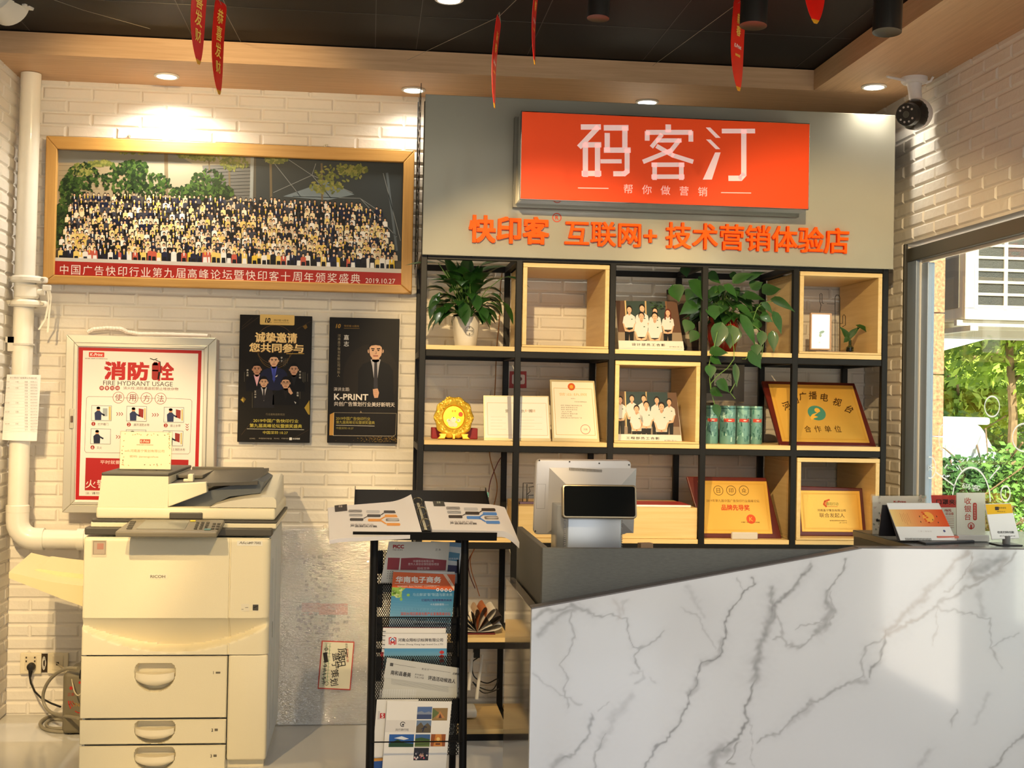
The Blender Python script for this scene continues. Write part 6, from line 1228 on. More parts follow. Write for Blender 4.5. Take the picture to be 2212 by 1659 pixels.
# ---- gold plaques
PLF = mat('plaque_mahogany', (86, 26, 20), .35, noise=.12, nscale=10, coat=.1); PLG = mat('plaque_gold', (234, 184, 84), .30, metal=.40, noise=.06, nscale=5, bump=.03, bscale=90)
BR_ = (70, 44, 20)
def plaque(lab, Y, lean, c, inset, zf, draw):
    o, A, q = sheet('plaque', lab, 'award plaque', Y, lean, c, .016, PLF, 'gold award plaques', part='backboard', zfloor=zf, bev=.004)
    i_ = inset; x0, x1, z0, z1 = (q[0][0] + q[3][0]) / 2, (q[1][0] + q[2][0]) / 2, (q[2][1] + q[3][1]) / 2, (q[0][1] + q[1][1]) / 2
    b = MB(); b.box(x0 + i_, x1 - i_, -.0025, .002, z0 + i_ * .95, z1 - i_ * .95, .0008, 1); b.build('gold_plate', PLG, o)
    A = Art(MW[o.name], -.0027, .0003); draw(A, x0 + i_, x1 - i_, z0 + i_, z1 - i_)
    for k in range(2):
        e = .010 + .004 * k; c_ = (206, 150, 52)
        for a_, d_ in (((x0 + i_ + e, z0 + i_ + e), (x1 - i_ - e, z0 + i_ + e + .001)), ((x0 + i_ + e, z1 - i_ - e - .001), (x1 - i_ - e, z1 - i_ - e))): A.pl([(a_[0], a_[1]), (d_[0], a_[1]), (d_[0], d_[1]), (a_[0], d_[1])], c_)
        for xv in (x0 + i_ + e, x1 - i_ - e - .001): A.pl([(xv, z0 + i_ + e), (xv + .001, z0 + i_ + e), (xv + .001, z1 - i_ - e), (xv, z1 - i_ - e)], c_)
    A.build('engraving', o, printmat('engrave', .35, spec=.3)); return o
def d1(A, *_):
    for i, (ch, x, y, r_) in enumerate((('河', 285, 1215, 22), ('南', 350, 1165, 14), ('广', 412, 1140, 6), ('播', 490, 1133, 0), ('电', 580, 1148, -6), ('视', 680, 1185, -16), ('台', 775, 1240, -28))): A.text(ch, *cr(x, y), 17, BR_, rot=r_, shear=.2, bold=.012)
    TE = (70, 132, 110)
    A.lv = 1; A.ell(*cr(520, 1270), 19, 15.5, TE, 28); A.lv = 2; G_ = (226, 170, 64); A.ell(*cr(524, 1250), 6, 5, G_, 14); A.poly([cr(486, 1280), cr(540, 1262), cr(552, 1276), cr(536, 1300), cr(500, 1312), cr(478, 1330), cr(470, 1300)], G_); A.lv = 3; A.poly([cr(500, 1290), cr(540, 1262), cr(575, 1280), cr(560, 1310), cr(510, 1325), cr(530, 1300)], TE)
    for i, ch in enumerate('合作单位'): A.text(ch, *cr(450 + i * 78, 1395), 14, BR_)
plaque('gold plaque in a mahogany frame with a teal round emblem, leaning in the second row', 5.25, 40, (cr(90, 1018), cr(815, 1035), cr(985, 1525), cr(232, 1515)), .020, ZP[1], d1)
def d2(A, *_):
    for x, s_ in ((1683, '日'), (1782, '印'), (1880, '众')): A.ring(*c6(x, 355), 10, 1, BR_); A.text(s_, *c6(x, 355), 10, BR_)
    A.text('2019年第九届中国广告快印行业高峰论坛', *c6(1795, 435), 6, (120, 84, 36), w=114); A.text('品牌先导奖', *c6(1815, 487), 12.5, (200, 60, 26), w=61, bold=.02); A.ell(*c6(1935, 576), 10, 10, (206, 80, 36), 22); A.lv = 2; A.text('K', *c6(1935, 576), 9, (230, 176, 66)); A.lv = 1; A.text('中国广告快印行业联盟', *c6(1930, 600), 2.6, BR_, w=40)
plaque('gold plaque with three round logos and red characters, third row behind the terminal', 5.26, 24, (c6(1437, 245), c6(2052, 255), c6(2172, 712), c6(1574, 704)), .020, ZP[2], d2)
b = MB(); pz = MW['plaque.001']; p = P(*c6(1880, 690), 5.22); b.box(p.x - .055, p.x + .055, 5.205, 5.222, ZP[2] + .0005, ZP[2] + .030, .003, 1); tag(b.build('tissue_pack', mat('pack_pale', (206, 196, 184), .3)), 'small pale plastic packet lying against the plaque with three logos', 'packet')
def d3(A, *_):
    A.line([c8(560, 520), c8(540, 500), c8(548, 475), c8(585, 462)], 3.5, (214, 86, 30)); A.line([c8(560, 515), c8(556, 490), c8(570, 478)], 2, (226, 120, 40)); A.text('春阳行动', *c8(610, 497), 7, (110, 130, 50), w=26, shear=.15); A.line([c8(550, 518), c8(655, 520)], .7, (196, 80, 40))
    A.text('河南盖宁策划有限公司', *c8(604, 551), 5.2, BR_, w=61); A.text('联合发起人', *c8(608, 592), 9.5, (96, 66, 30), w=54)
    A.text('快印客互联网加技术营销平台', *c8(660, 637), 2.6, BR_, w=37); A.text('二零一九年十月', *c8(698, 655), 2.2, BR_, w=17)
plaque('gold plaque with an orange flame logo inside the wooden cube above the counter', 5.29, 15, (c8(310, 345), c8(866, 364), c8(906, 792), c8(312, 790)), .018, ZP[2] + .009, d3)

# ================================================================ PLANTS
LG1 = mat('plant_leaf', (38, 76, 30), .32, noise=.35, nscale=9, coat=.1); LG2 = mat('pothos_leaf', (40, 80, 30), .5, noise=.4, nscale=7, coat=.08); STM = mat('plant_stem', (96, 130, 62), .5)
SOIL = mat('soil', (46, 36, 28), .9, bump=.6, bscale=80)
pc = P(*ck(452, 735), 5.40)
pl_ = thing('potted_peace_lily', 'leafy dark green plant in a white twisted pot, top left of the bookcase', 'potted plant', (pc.x, 5.40, ZP[0]))
hp = P(*ck(450, 524), 5.40).z - ZP[0]; rp = .5 * (P(*ck(556, 560), 5.40).x - P(*ck(338, 560), 5.40).x); n = 48
b = MB(); b.rings([[V(((rp * (.72 + .28 * t ** .8) * (1 + .022 * math.cos(6 * 2 * math.pi * j / n + 2.2 * t))) * math.cos(2 * math.pi * j / n), (rp * (.72 + .28 * t ** .8) * (1 + .022 * math.cos(6 * 2 * math.pi * j / n + 2.2 * t))) * math.sin(2 * math.pi * j / n), hp * t)) for j in range(n)] for t in (0, .03, .15, .3, .45, .6, .75, .9, 1)] + [[V((rp * .94 * math.cos(2 * math.pi * j / n), rp * .94 * math.sin(2 * math.pi * j / n), z)) for j in range(n)] for z in (hp, hp * .88)]); b.build('pot', mat('pot_white', (226, 220, 208), .25, coat=.5), pl_, smooth=50)
b = MB(); b.lathe([(.002, hp * .885), (rp * .93, hp * .885)], n=24, cap=False); b.build('soil', SOIL, pl_)
A = Art(M.Translation(V((0, 5.40 - rp * .99, 0))), 0, .0005); A.ring(*ck(484, 630), 9.5, .8, (60, 56, 50)); A.text('4', *ck(484, 605), 5, (40, 36, 32)); A.text('morning', *ck(484, 628), 3, (40, 36, 32), w=15, bold=.03); A.rect(*ck(484, 655), 1.6, 5, (40, 36, 32)); A.build('pot_logo', pl_)
rr = random.Random(31); bl_m = MB(); bs = MB()
def frond(b_, s_, root, tip, length, width, droop, m=None):
    """petiole from root to a leaf that ends at tip"""
    d = (tip - root); mid = root + d * .5 + V((0, 0, d.length * .18)); s_.tube([root, root.lerp(mid, .6) + V((0, 0, .01)), mid, tip], .0016, 5)
    dv_ = (tip - mid).normalized(); leaf_into(b_.bm, tip, dv_, V((0, 0, 1)), length, width, droop)
specs = []
for i in range(84):
    a = rr.uniform(0, 2 * math.pi); lay = rr.random(); rad = rr.uniform(.02, .095); h_ = hp * .9 + rr.uniform(.02, .19) * (1 - rad * 3.0)
    specs.append((a, rad, h_))
for a, rad, h_ in specs:
    root = V((rr.uniform(-.02, .02), rr.uniform(-.02, .02), hp * .85)); tip = V((math.cos(a) * rad, math.sin(a) * rad * .9 - .01, h_)); L_ = rr.uniform(.085, .125)
    frond(bl_m, bs, root, tip, L_, L_ * rr.uniform(.46, .58), rr.uniform(.9, 2.0) if h_ < hp + .12 else rr.uniform(.5, 1.3))
T0 = V((pc.x, 5.40, ZP[0])); 
for (x, y), (x2, y2), Yt, wd, dr in (((300, 160), (450, 190), 5.33, .04, .5), ((520, 190), (760, 120), 5.42, .06, .3), ((740, 215), (955, 265), 5.26, .035, .9), ((640, 340), (740, 400), 5.33, .035, .9), ((740, 400), (820, 570), 5.34, .032, .9), ((240, 100), (0, 110), 5.30, .03, .2), ((330, 130), (220, 70), 5.45, .035, .2), ((250, 330), (180, 530), 5.34, .038, .9), ((290, 440), (225, 570), 5.31, .04, .9), ((430, 400), (450, 580), 5.29, .042, 1.0), ((520, 340), (545, 470), 5.29, .04, .9), ((580, 440), (600, 560), 5.31, .036, .9), ((640, 380), (570, 420), 5.30, .034, .5), ((400, 240), (350, 180), 5.45, .036, .3), ((360, 260), (190, 220), 5.36, .034, .5), ((560, 130), (700, 90), 5.50, .05, .2)):
    base = P(*ck(x, y), Yt) - T0; tip = P(*ck(x2, y2), Yt - .02) - T0; root = V((0, 0, hp * .85)); d = tip - base
    mid = root.lerp(base, .55) + V((0, 0, .03)); bs.tube([root, mid, base], .0017, 5); leaf_into(bl_m.bm, base, (d + V((0, 0, d.length * dr * .42))).normalized(), V((0, -.25, 1)), d.length * 1.08, wd * 1.35, dr)
bl_m.build('foliage', LG1, pl_, smooth=60, recalc=False); bs.build('petioles', STM, pl_, smooth=1)
# trailing plant in the red pot
pc = P(*cq(940, 785), 5.38); T0 = V((pc.x, 5.38, ZP[0]))
pt = thing('potted_pothos', 'trailing heart leaved green plant in a red glazed pot on the top row', 'potted plant', tuple(T0))
hp = P(*cq(940, 528), 5.38).z - ZP[0]; rp = .5 * (P(*cq(1062, 600), 5.38).x - P(*cq(820, 600), 5.38).x)
b = MB(); b.lathe([(rp * .62, 0), (rp * .8, .012), (rp * .98, hp * .45), (rp, hp * .75), (rp * .86, hp * .9), (rp * .92, hp), (rp * .8, hp), (rp * .75, hp * .85)], n=36); b.build('pot', mat('pot_red', (140, 24, 18), .22, noise=.15, nscale=20, coat=.6), pt, smooth=40)
A = Art(M.Translation(V((0, 5.38 - rp * 1.0, 0))), 0, .0004); GO = (206, 120, 60)
for x in (895, 985): A.text('福', *cq(x, 600), 14, GO)
A.build('pot_ornament', pt, printmat('print_foil', .3))
b = MB(); b.lathe([(.002, hp * .9), (rp * .8, hp * .9)], n=24, cap=False); b.build('soil', SOIL, pt)
bl_m = MB(); bs = MB(); rr = random.Random(77)
def heart(b_, base, d, up, L_, W_, droop):
    d = d.normalized(); sd = d.cross(up).normalized() if d.cross(up).length > 1e-3 else V((1, 0, 0)); nn = sd.cross(d).normalized(); P_ = V(base); dd = d.copy(); n_ = 8; prev = None
    for i in range(n_ + 1):
        t = i / n_; ww = W_ * .5 * (math.sin(math.pi * t ** .58) ** 1.15 if 0 < t < 1 else .03); c = b_.bm.verts.new(P_); back = -dd * L_ * .10 * max(0, 1 - t * 4)
        a = b_.bm.verts.new(P_ + sd * ww + nn * ww * .22 + back); e = b_.bm.verts.new(P_ - sd * ww + nn * ww * .22 + back)
        if prev: b_.bm.faces.new((prev[0], prev[1], c, a)); b_.bm.faces.new((prev[1], prev[2], e, c))
        prev = (a, c, e); dd = (dd - V((0, 0, 1)) * droop / n_).normalized(); P_ = P_ + dd * (L_ / n_); nn = sd.cross(dd).normalized()
placed = [((690, 250), (820, 420), 5.22, .085), ((560, 280), (600, 400), 5.34, .08), ((640, 130), (660, 210), 5.40, .05), ((1030, 250), (1180, 180), 5.24, .05), ((1140, 230), (1260, 170), 5.26, .04), ((960, 280), (1050, 370), 5.22, .05), ((1170, 300), (1250, 250), 5.28, .06), ((1260, 330), (1390, 300), 5.30, .07), ((1330, 390), (1500, 480), 5.16, .055), ((1250, 415), (1330, 500), 5.14, .04), ((1340, 490), (1395, 650), 5.16, .045), ((1240, 520), (1330, 560), 5.12, .06), ((1330, 640), (1340, 790), 5.16, .045), ((1060, 440), (1180, 540), 5.18, .05), ((1090, 520), (1190, 740), 5.17, .05), ((930, 580), (890, 770), 5.18, .075), ((1010, 600), (1000, 760), 5.24, .09), ((860, 440), (880, 540), 5.22, .085), ((740, 440), (610, 500), 5.30, .08), ((720, 330), (660, 400), 5.34, .07), ((830, 190), (920, 260), 5.36, .06), ((1000, 190), (1060, 240), 5.34, .05), ((1250, 640), (1240, 750), 5.15, .045), ((1200, 740), (1210, 820), 5.15, .05), ((1150, 800), (1235, 920), 5.14, .075), ((850, 800), (980, 800), 5.15, .06), ((850, 850), (930, 890), 5.15, .05), ((840, 900), (850, 1000), 5.16, .05), ((1040, 900), (1050, 1060), 5.15, .03), ((900, 1030), (990, 1110), 5.13, .065), ((850, 1100), (940, 1140), 5.14, .05), ((880, 1210), (910, 1310), 5.15, .045), ((760, 250), (820, 230), 5.40, .05), ((690, 560), (650, 640), 5.28, .06), ((740, 640), (690, 720), 5.26, .05), ((1230, 560), (1170, 620), 5.2, .05), ((1110, 360), (1270, 390), 5.24, .05)]
for (x, y), (x2, y2), Yt, wd in placed:
    base = P(*cq(x, y), Yt) - T0; tip = P(*cq(x2, y2), Yt - .01) - T0; d = tip - base; heart(bl_m, base, d + V((0, 0, d.length * .25)), V((rr.uniform(-.2, .2), -.75, .65)), d.length * 1.05, wd, .5)
for i in range(84):
    a = rr.uniform(0, 6.283); rad = rr.uniform(.02, .13); base = V((math.cos(a) * rad + .01, math.sin(a) * rad * .9 - .02, hp + rr.uniform(.0, .15) * (1 - rad * 4)))
    d = V((math.cos(a), math.sin(a) * .8 - .35, rr.uniform(-.6, .35))); heart(bl_m, base, d, V((rr.uniform(-.3, .3), -.5, .8)), rr.uniform(.06, .095), rr.uniform(.045, .065), .7)
    bs.tube([V((0, 0, hp * .9)), V((base.x * .6, base.y * .6, base.z + .015)), base], .0016, 5)
for pts in ([(940, 560), (900, 640), (870, 770), (850, 830), (835, 900), (840, 1010), (850, 1100), (880, 1210)], [(1000, 560), (1030, 780), (1030, 850), (980, 920), (900, 980), (850, 1040), (850, 1120)], [(1060, 500), (1200, 480), (1240, 410), (1330, 400)], [(1200, 590), (1180, 540), (1210, 450), (1260, 420)], [(1080, 520), (1200, 600), (1250, 640), (1260, 740), (1240, 850)], [(1030, 850), (1120, 850), (1150, 810)], [(1000, 880), (1060, 1000), (1000, 1110), (1040, 1160)]):
    pp_ = [P(*cq(x, y), 5.16 if i else 5.3) - T0 for i, (x, y) in enumerate(pts)]; bs.tube(pp_, .0018, 5)
bl_m.build('foliage', LG2, pt, smooth=60, recalc=False); bs.build('vines', STM, pt, smooth=1)
# ---- little hanging frame with wire cactus and sprig
wb0 = P(*cr(495, 800), 5.36); wb1 = P(*cr(836, 800), 5.36); dz0 = ZP[0] + .009
hf = thing('hanging_frame_ornament', 'small pale wood picture hanging from black wire cactus shapes on a wooden base', 'ornament', ((wb0.x + wb1.x) / 2, 5.36, dz0))
b = MB(); b.box(wb0.x, wb1.x, 5.33, 5.40, dz0, dz0 + .009, .002, 1); b.build('base', mat('ornament_wood', (176, 150, 126), .5), hf, world=True)
b = MB(); W5 = lambda x, y: P(*cr(x, y), 5.37)
b.tube([W5(545, 485), W5(553, 430), W5(545, 400), W5(545, 345), W5(553, 337), W5(562, 345), W5(562, 412), W5(575, 418)], .0013, 6); b.tube([W5(600, 418), W5(660, 420)], .0009, 6); b.tube([W5(663, 790), W5(663, 370), W5(672, 352), W5(692, 352), W5(700, 370), W5(700, 790)], .0015, 6); b.tube([W5(700, 575), W5(722, 572), W5(722, 515), W5(733, 503), W5(744, 515), W5(744, 585), W5(720, 598)], .0013, 6); b.build('wire', SP, hf, world=True)
A = Art(M.Translation(V((0, 5.36, 0)))); q = [A.L(*cr(*c)) for c in ((470, 490), (632, 494), (630, 780), (472, 776))]; X0, X1, Z0, Z1 = q[0][0], q[1][0], q[3][1], q[0][1]; t = .0052
for nm, bx in (('frame_side', (X0, X0 + t, 5.352, 5.368, Z0, Z1)), ('frame_side', (X1 - t, X1, 5.352, 5.368, Z0, Z1)), ('frame_end', (X0 + t, X1 - t, 5.352, 5.368, Z0, Z0 + t)), ('frame_end', (X0 + t, X1 - t, 5.352, 5.368, Z1 - t, Z1))):
    b = MB(); b.box(*bx); b.build(nm, mat('ornament_frame', (206, 170, 140), .5), hf, world=True)
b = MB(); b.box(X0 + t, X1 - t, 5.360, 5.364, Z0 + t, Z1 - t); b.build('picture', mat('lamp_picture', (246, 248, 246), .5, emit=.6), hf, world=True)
A = Art(M.Translation(V((0, 5.3595, 0)))); A.ell(*cr(560, 640), 6, 3, (170, 206, 200), 12, 20); A.ell(*cr(548, 665), 3, 4, (190, 216, 206), 10); A.text('清', *cr(540, 720), 4, (196, 210, 206)); A.build('picture_print', hf)
vz = P(*cr(778, 790), 5.365); sp_ = thing('sprig_vase', 'green leaf sprig in a small dark glass bottle beside the hanging frame', 'vase', (vz.x, 5.365, dz0 + .0095))
b = MB(); b.lathe([(.012, 0), (.0165, .004), (.0165, .020), (.009, .026), (.0065, .032), (.0065, .052), (.005, .052), (.005, .03)], n=24); b.build('bottle', glassmat('bottle_glass', (200, 214, 206)), sp_, smooth=40)
b = MB(); rr = random.Random(5)
for i in range(26): ball(b, (rr.uniform(-.010, .010), rr.uniform(-.010, .010), rr.uniform(.004, .019)), .0036, n=8)
b.build('pebbles', mat('pebble_dark', (46, 44, 36), .4), sp_, smooth=40)
b = MB(); T1 = V((vz.x, 5.365, dz0 + .0095))
for (x, y), (x2, y2), wd, Yt in (((770, 700), (712, 600), .032, 5.35), ((775, 680), (845, 600), .028, 5.35), ((840, 590), (965, 700), .026, 5.33), ((765, 690), (735, 720), .025, 5.33)):
    p0_ = P(*cr(x, y), Yt) - T1; p1_ = P(*cr(x2, y2), Yt) - T1; d = p1_ - p0_; heart(b, p0_, d + V((0, 0, d.length * .45)), V((0, -.8, .5)), d.length * 1.15, wd, .9)
b.build('leaves', LG2, sp_, smooth=60, recalc=False)
b = MB()
for x, y in ((770, 700), (775, 680), (845, 590)): b.tube([V((0, 0, .02)), V((0, 0, .05)), P(*cr(x, y), 5.34) - T1], .0012, 5)
b.build('stems', STM, sp_)
# ---- green tins
TINM = mat('tin_teal', (104, 150, 144), .35, metal=.15, coat=.2)
for i, (xa, xb, Y, lab) in enumerate(((808, 920, 5.30, 'green patterned tea tin partly hidden by the black post, leftmost of four'), (934, 1056, 5.28, 'green patterned tea tin, fully visible, second from the black post'), (1058, 1166, 5.31, 'green patterned tea tin, third from the black post'), (1164, 1262, 5.345, 'green patterned tea tin nearest the plaque, half covered by its neighbour'))):
    a, d = P(*cq(xa, 1500), Y), P(*cq(xb, 1500), Y); r_ = (d.x - a.x) / 2; hT = P(*cq(1000, 1214), 5.29).z - ZP[1]
    o = thing('tea_tin', lab, 'tin', ((a.x + d.x) / 2, Y + r_, ZP[1]), group='green tea tins'); n = 32
    b = MB(); b.lathe([(r_ * .97, 0), (r_, .004), (r_, hT - .006), (r_ * .96, hT), (.003, hT)], n=n); b.build('can', TINM, o, smooth=40)
    b = MB(); b.lathe([(r_ * 1.004, hT - .013), (r_ * 1.012, hT - .011), (r_ * 1.004, hT - .009)], n=n, cap=False); b.build('lid_seam', mat('tin_dark', (56, 104, 98), .3, metal=.4), o, smooth=1)
    rr = random.Random(40 + i); vs = []; fs = []; cs = []
    def wrap(u0, u1, za, zb_, c, k=1.006, bend=0, rr_=r_):
        m_ = len(vs); nn = 5
        for j in range(nn + 1):
            u = u0 + (u1 - u0) * j / nn
            for z in (za, zb_): q_ = -math.pi / 2 + (u + bend * (z - za)) ; vs.append((rr_ * k * math.cos(q_), rr_ * k * math.sin(q_), z))
        for j in range(nn): fs.append((m_ + 2 * j, m_ + 2 * j + 2, m_ + 2 * j + 3, m_ + 2 * j + 1)); cs.append(lin(c))
    for j in range(44):
        u = rr.uniform(-2.2, 2.2); z = rr.uniform(.006, hT - .03); l_ = rr.uniform(.008, .022); c = rr.choice(((54, 104, 98), (150, 196, 186), (176, 210, 200), (66, 122, 112), (46, 92, 88))); wrap(u, u + rr.uniform(.05, .22), z, min(z + l_, hT - .016), c, 1.004 + .0006 * (j % 4), rr.uniform(-18, 18))
    wrap(-.75, .75, hT * .575, hT * .665, (196, 62, 44), 1.010); wrap(-.35, .3, hT * .78, hT * .88, (130, 176, 166), 1.008)
    wrap(-.2, .22, hT * .605, hT * .632, (236, 200, 186), 1.014)
    me = bpy.data.meshes.new('wrap_print'); me.from_pydata(vs, [], fs); me.materials.append(printmat('print_foil', .3)); a_ = me.color_attributes.new('col', 'FLOAT_COLOR', 'CORNER'); a_.data.foreach_set('color', [x for q, c in zip(fs, cs) for x in (list(c) + [1.0]) * len(q)]); link('wrap_print', me, o)
# ---- small things behind the terminal
zbx = ZP[2] + .1285
p = P(*c6(205, 525), 5.32); o = thing('wire_stand', 'small black wire stand on a purple base behind the payment terminal', 'stand', (p.x, 5.34, zbx))
b = MB(); b.box(-.030, .045, -.02, .02, 0, .008, .002, 1); b.build('base', mat('base_purple', (112, 92, 118), .4), o)
b = MB(); hh = .085
b.tube([(-.014, 0, .008), (-.014, 0, hh), (.028, 0, hh)], .0016, 6); b.tube([(.002, 0, .008), (.002, 0, hh - .004)], .0016, 6); b.tube([(.004, 0, hh * .45), (.016, 0, hh * .6), (.010, 0, hh * .8), (.03, 0, hh * .85)], .0014, 6); b.tube([(.006, 0, hh * .12), (.008, 0, hh * .4), (.03, 0, hh * .42)], .0014, 6); b.build('wire', SP, o)
p0_, p1_ = PZ(*c6(1040, 555), zbx), PZ(*c6(1505, 552), zbx)
b = MB(); b.box(p0_.x, XS[3] - .035, 5.24, 5.44, zbx, zbx + .008, .001, 1); mg = b.build('magazine', PAPER); tag(mg, 'red and white magazine lying flat on the long wooden box', 'magazine')
b = MB(); b.prism([(p0_.x + .10, 5.242), (XS[3] - .037, 5.242), (XS[3] - .037, 5.438), (p0_.x + .05, 5.438)], 'z', zbx + .0082, zbx + .0088); b.build('cover_print', mat('cover_red', (186, 60, 56), .4), mg)
p = P(1042, 1089, 5.5); o = thing('gift_bag', 'small shiny teal gift bag standing behind the catalogue tray', 'bag', (p.x, 5.5, ZP[2])); hb = P(1042, 1063, 5.5).z - ZP[2]
b = MB(); b.rings([[V((x, y, z)) for x, y in ((-w_, -d_), (w_, -d_), (w_, d_), (-w_, d_))] for w_, d_, z in ((.022, .015, 0), (.021, .015, hb * .6), (.026, .004, hb))]); b.build('pouch', mat('foil_teal', (110, 176, 160), .2, metal=.4, bump=.6, bscale=60), o)
b = MB(); b.tube([(-.012, 0, hb), (-.010, 0, hb + .02), (.010, 0, hb + .02), (.012, 0, hb)], .0012, 5); b.build('handle', mat('thread', (150, 140, 120), .7), o)
wire('hanging_wire', 'thin brown and yellow wire running down the wall behind the leftmost bookcase bay', [P(*ck(x, y), 5.67) for x, y in ((742, 150), (725, 300), (715, 560), (700, 720), (690, 900), (682, 1100), (655, 1400), (642, 1600), (700, 1850), (640, 2100))], .0022, mat('wire_brown', (150, 100, 50), .5), 'wire', group='loose wires on the wall')
wire('hanging_wire', 'thin dark red wire hanging beside the second bookcase post', [P(*cT(x, y), 5.66) for x, y in ((1740, -60), (1700, 0), (1640, 150), (1620, 260), (1600, 420), (1500, 740), (1445, 860), (1450, 980), (1500, 1110))], .002, mat('wire_red', (110, 50, 60), .5), 'wire', group='loose wires on the wall')
wire('hanging_wire', 'thin orange wire curving down into the low shelf bay', [P(*cT(x, y), 5.64) for x, y in ((1510, 735), (1460, 840), (1470, 960), (1515, 1100), (1540, 1180))], .0018, mat('wire_orange', (190, 110, 60), .5), 'wire', group='loose wires on the wall')
# ---- low shelf: fanned magazine, router
p = PZ(*cW(1425, 690), ZP[3]); fn = thing('fanned_magazine', 'open magazine with its pages folded into loops like a fan on the low shelf', 'magazine', (p.x, 5.27, ZP[3]))
b = MB(); b.box(-.07, .075, -.0, .20, .0005, .006, .001, 1); b.build('cover', mat('mag_maroon', (96, 30, 34), .4), fn)
rr = random.Random(3)
for k in range(9):
    q0 = R(14 + k * 19); L_ = .106 + .016 * math.sin(k); ax = V((math.cos(q0), 0, math.sin(q0))); nx = V((-math.sin(q0), 0, math.cos(q0))); pts = []
    for i in range(17):
        t = i / 16 * 2 * math.pi; s = .5 - .5 * math.cos(t); wv = .017 * math.sin(t) * s ** .7
        pts.append(V((0, 0, .006)) + ax * (L_ * s) + nx * wv)
    b = MB(); vs_ = [[b.bm.verts.new(p_ + V((0, y, max(0, .004)))) for p_ in pts] for y in (.0, .19)]
    for i in range(16): b.bm.faces.new((vs_[0][i], vs_[0][i + 1], vs_[1][i + 1], vs_[1][i]))
    b.build('page_loop', (PAPER, mat('page_tan', (190, 160, 130), .5), mat('page_dark', (70, 60, 56), .5), mat('page_orange', (190, 110, 60), .5))[(0, 2, 0, 3, 1, 0, 2, 0, 0)[k]], fn, smooth=70)
p = P(*cW(1365, 1180), 5.42); rt_ = thing('router', 'white router with two upright antennas on the bottom shelf of the bookcase', 'router', (p.x, 5.42, ZP[4]))
b = MB(); b.box(-.06, .035, -.06, .06, .004, .042, .012, 3); b.build('body', mat('router_white', (228, 224, 216), .35), rt_, smooth=1)
for x0_, y0_, x1_, y1_ in ((1372, 1100, 1398, 830), (1428, 1165, 1468, 845)):
    a, d = P(*cW(x0_, y0_), 5.40) - V((p.x, 5.42, ZP[4])), P(*cW(x1_, y1_), 5.42) - V((p.x, 5.42, ZP[4])); b = MB(); a.z = max(a.z, .01); b.tube([a, d], [.0075, .006], 10); b.build('antenna', mat('router_white', (228, 224, 216), .35), rt_, smooth=1)
wire('power_adapter_cable', 'tangled black cable on the bottom shelf behind the router', [P(*cW(x, y), 5.5) for x, y in ((1440, 780), (1440, 860), (1400, 900), (1410, 1000), (1500, 1050), (1580, 1020), (1540, 1100), (1450, 1080), (1400, 1040), (1480, 1120), (1590, 1090))], .0025, RUB)
b = MB(); p = P(*cW(1430, 830), 5.5); b.box(p.x - .015, p.x + .012, 5.48, 5.52, p.z - .02, ZP[3] - .046, .003); tag(b.build('power_adapter', RUB), 'black power adapter hanging under the low shelf above the router', 'adapter')

# ================================================================ MAGAZINE STAND
zt_f, Yf = P(762, 1163, 3.85).z, 3.85; zt_b, Yb = P(751, 1057, 4.24).z, 4.24
xL, xR_ = P(762, 1163, 3.85).x, P(1073, 1168, 3.85).x
ms_ = thing('magazine_stand', 'black wire magazine stand with a sloping top tray', 'magazine stand', ((xL + xR_) / 2, 4.0, 0))
BK = mat('stand_black', (22, 21, 20), .5, noise=.1, nscale=8, spec=.15)
sl = math.atan2(zt_b - zt_f, Yb - Yf); mt = M.Translation(V(((xL + xR_) / 2, Yf, zt_f))) @ M.Rotation(sl, 4, 'X'); wt = (xR_ - xL) / 2; dt_ = math.hypot(zt_b - zt_f, Yb - Yf)
b = MB(); b.box(-wt, wt, 0, dt_, -.003, 0, 0, 1, mx=mt); b.box(-wt, wt, -.003, .0, -.003, .022, 0, 1, mx=mt); b.box(-wt, -wt + .002, 0, dt_, 0, .012, 0, 1, mx=mt); b.box(wt - .002, wt, 0, dt_, 0, .012, 0, 1, mx=mt); b.build('top_tray', BK, ms_, world=True)
lx0, lx1 = P(806, 1300, 3.95).x, P(1000, 1300, 3.95).x
for x, sgn in ((lx0, 0), (lx1, 0)):
    for ya, yb_ in ((3.92, 3.80), (4.16, 4.30)):
        b = MB(); b.tube([(x, ya, zt_f - .004 + (ya - Yf) * math.tan(sl)), (x, yb_, .0)], .0115, 10); b.build('leg', BK, ms_, world=True, smooth=1)
for z in (.12, .55):
    b = MB(); yy = 4.16 + (4.30 - 4.16) * (1 - z / .96); b.tube([(lx0, yy, z), (lx1, yy, z)], .007, 8); b.build('stretcher', BK, ms_, world=True)
TIERS = ((1262, 4.07, 1190), (1332, 4.00, 1262), (1410, 3.95, 1335), (1500, 3.90, 1420), (1600, 3.84, 1512))
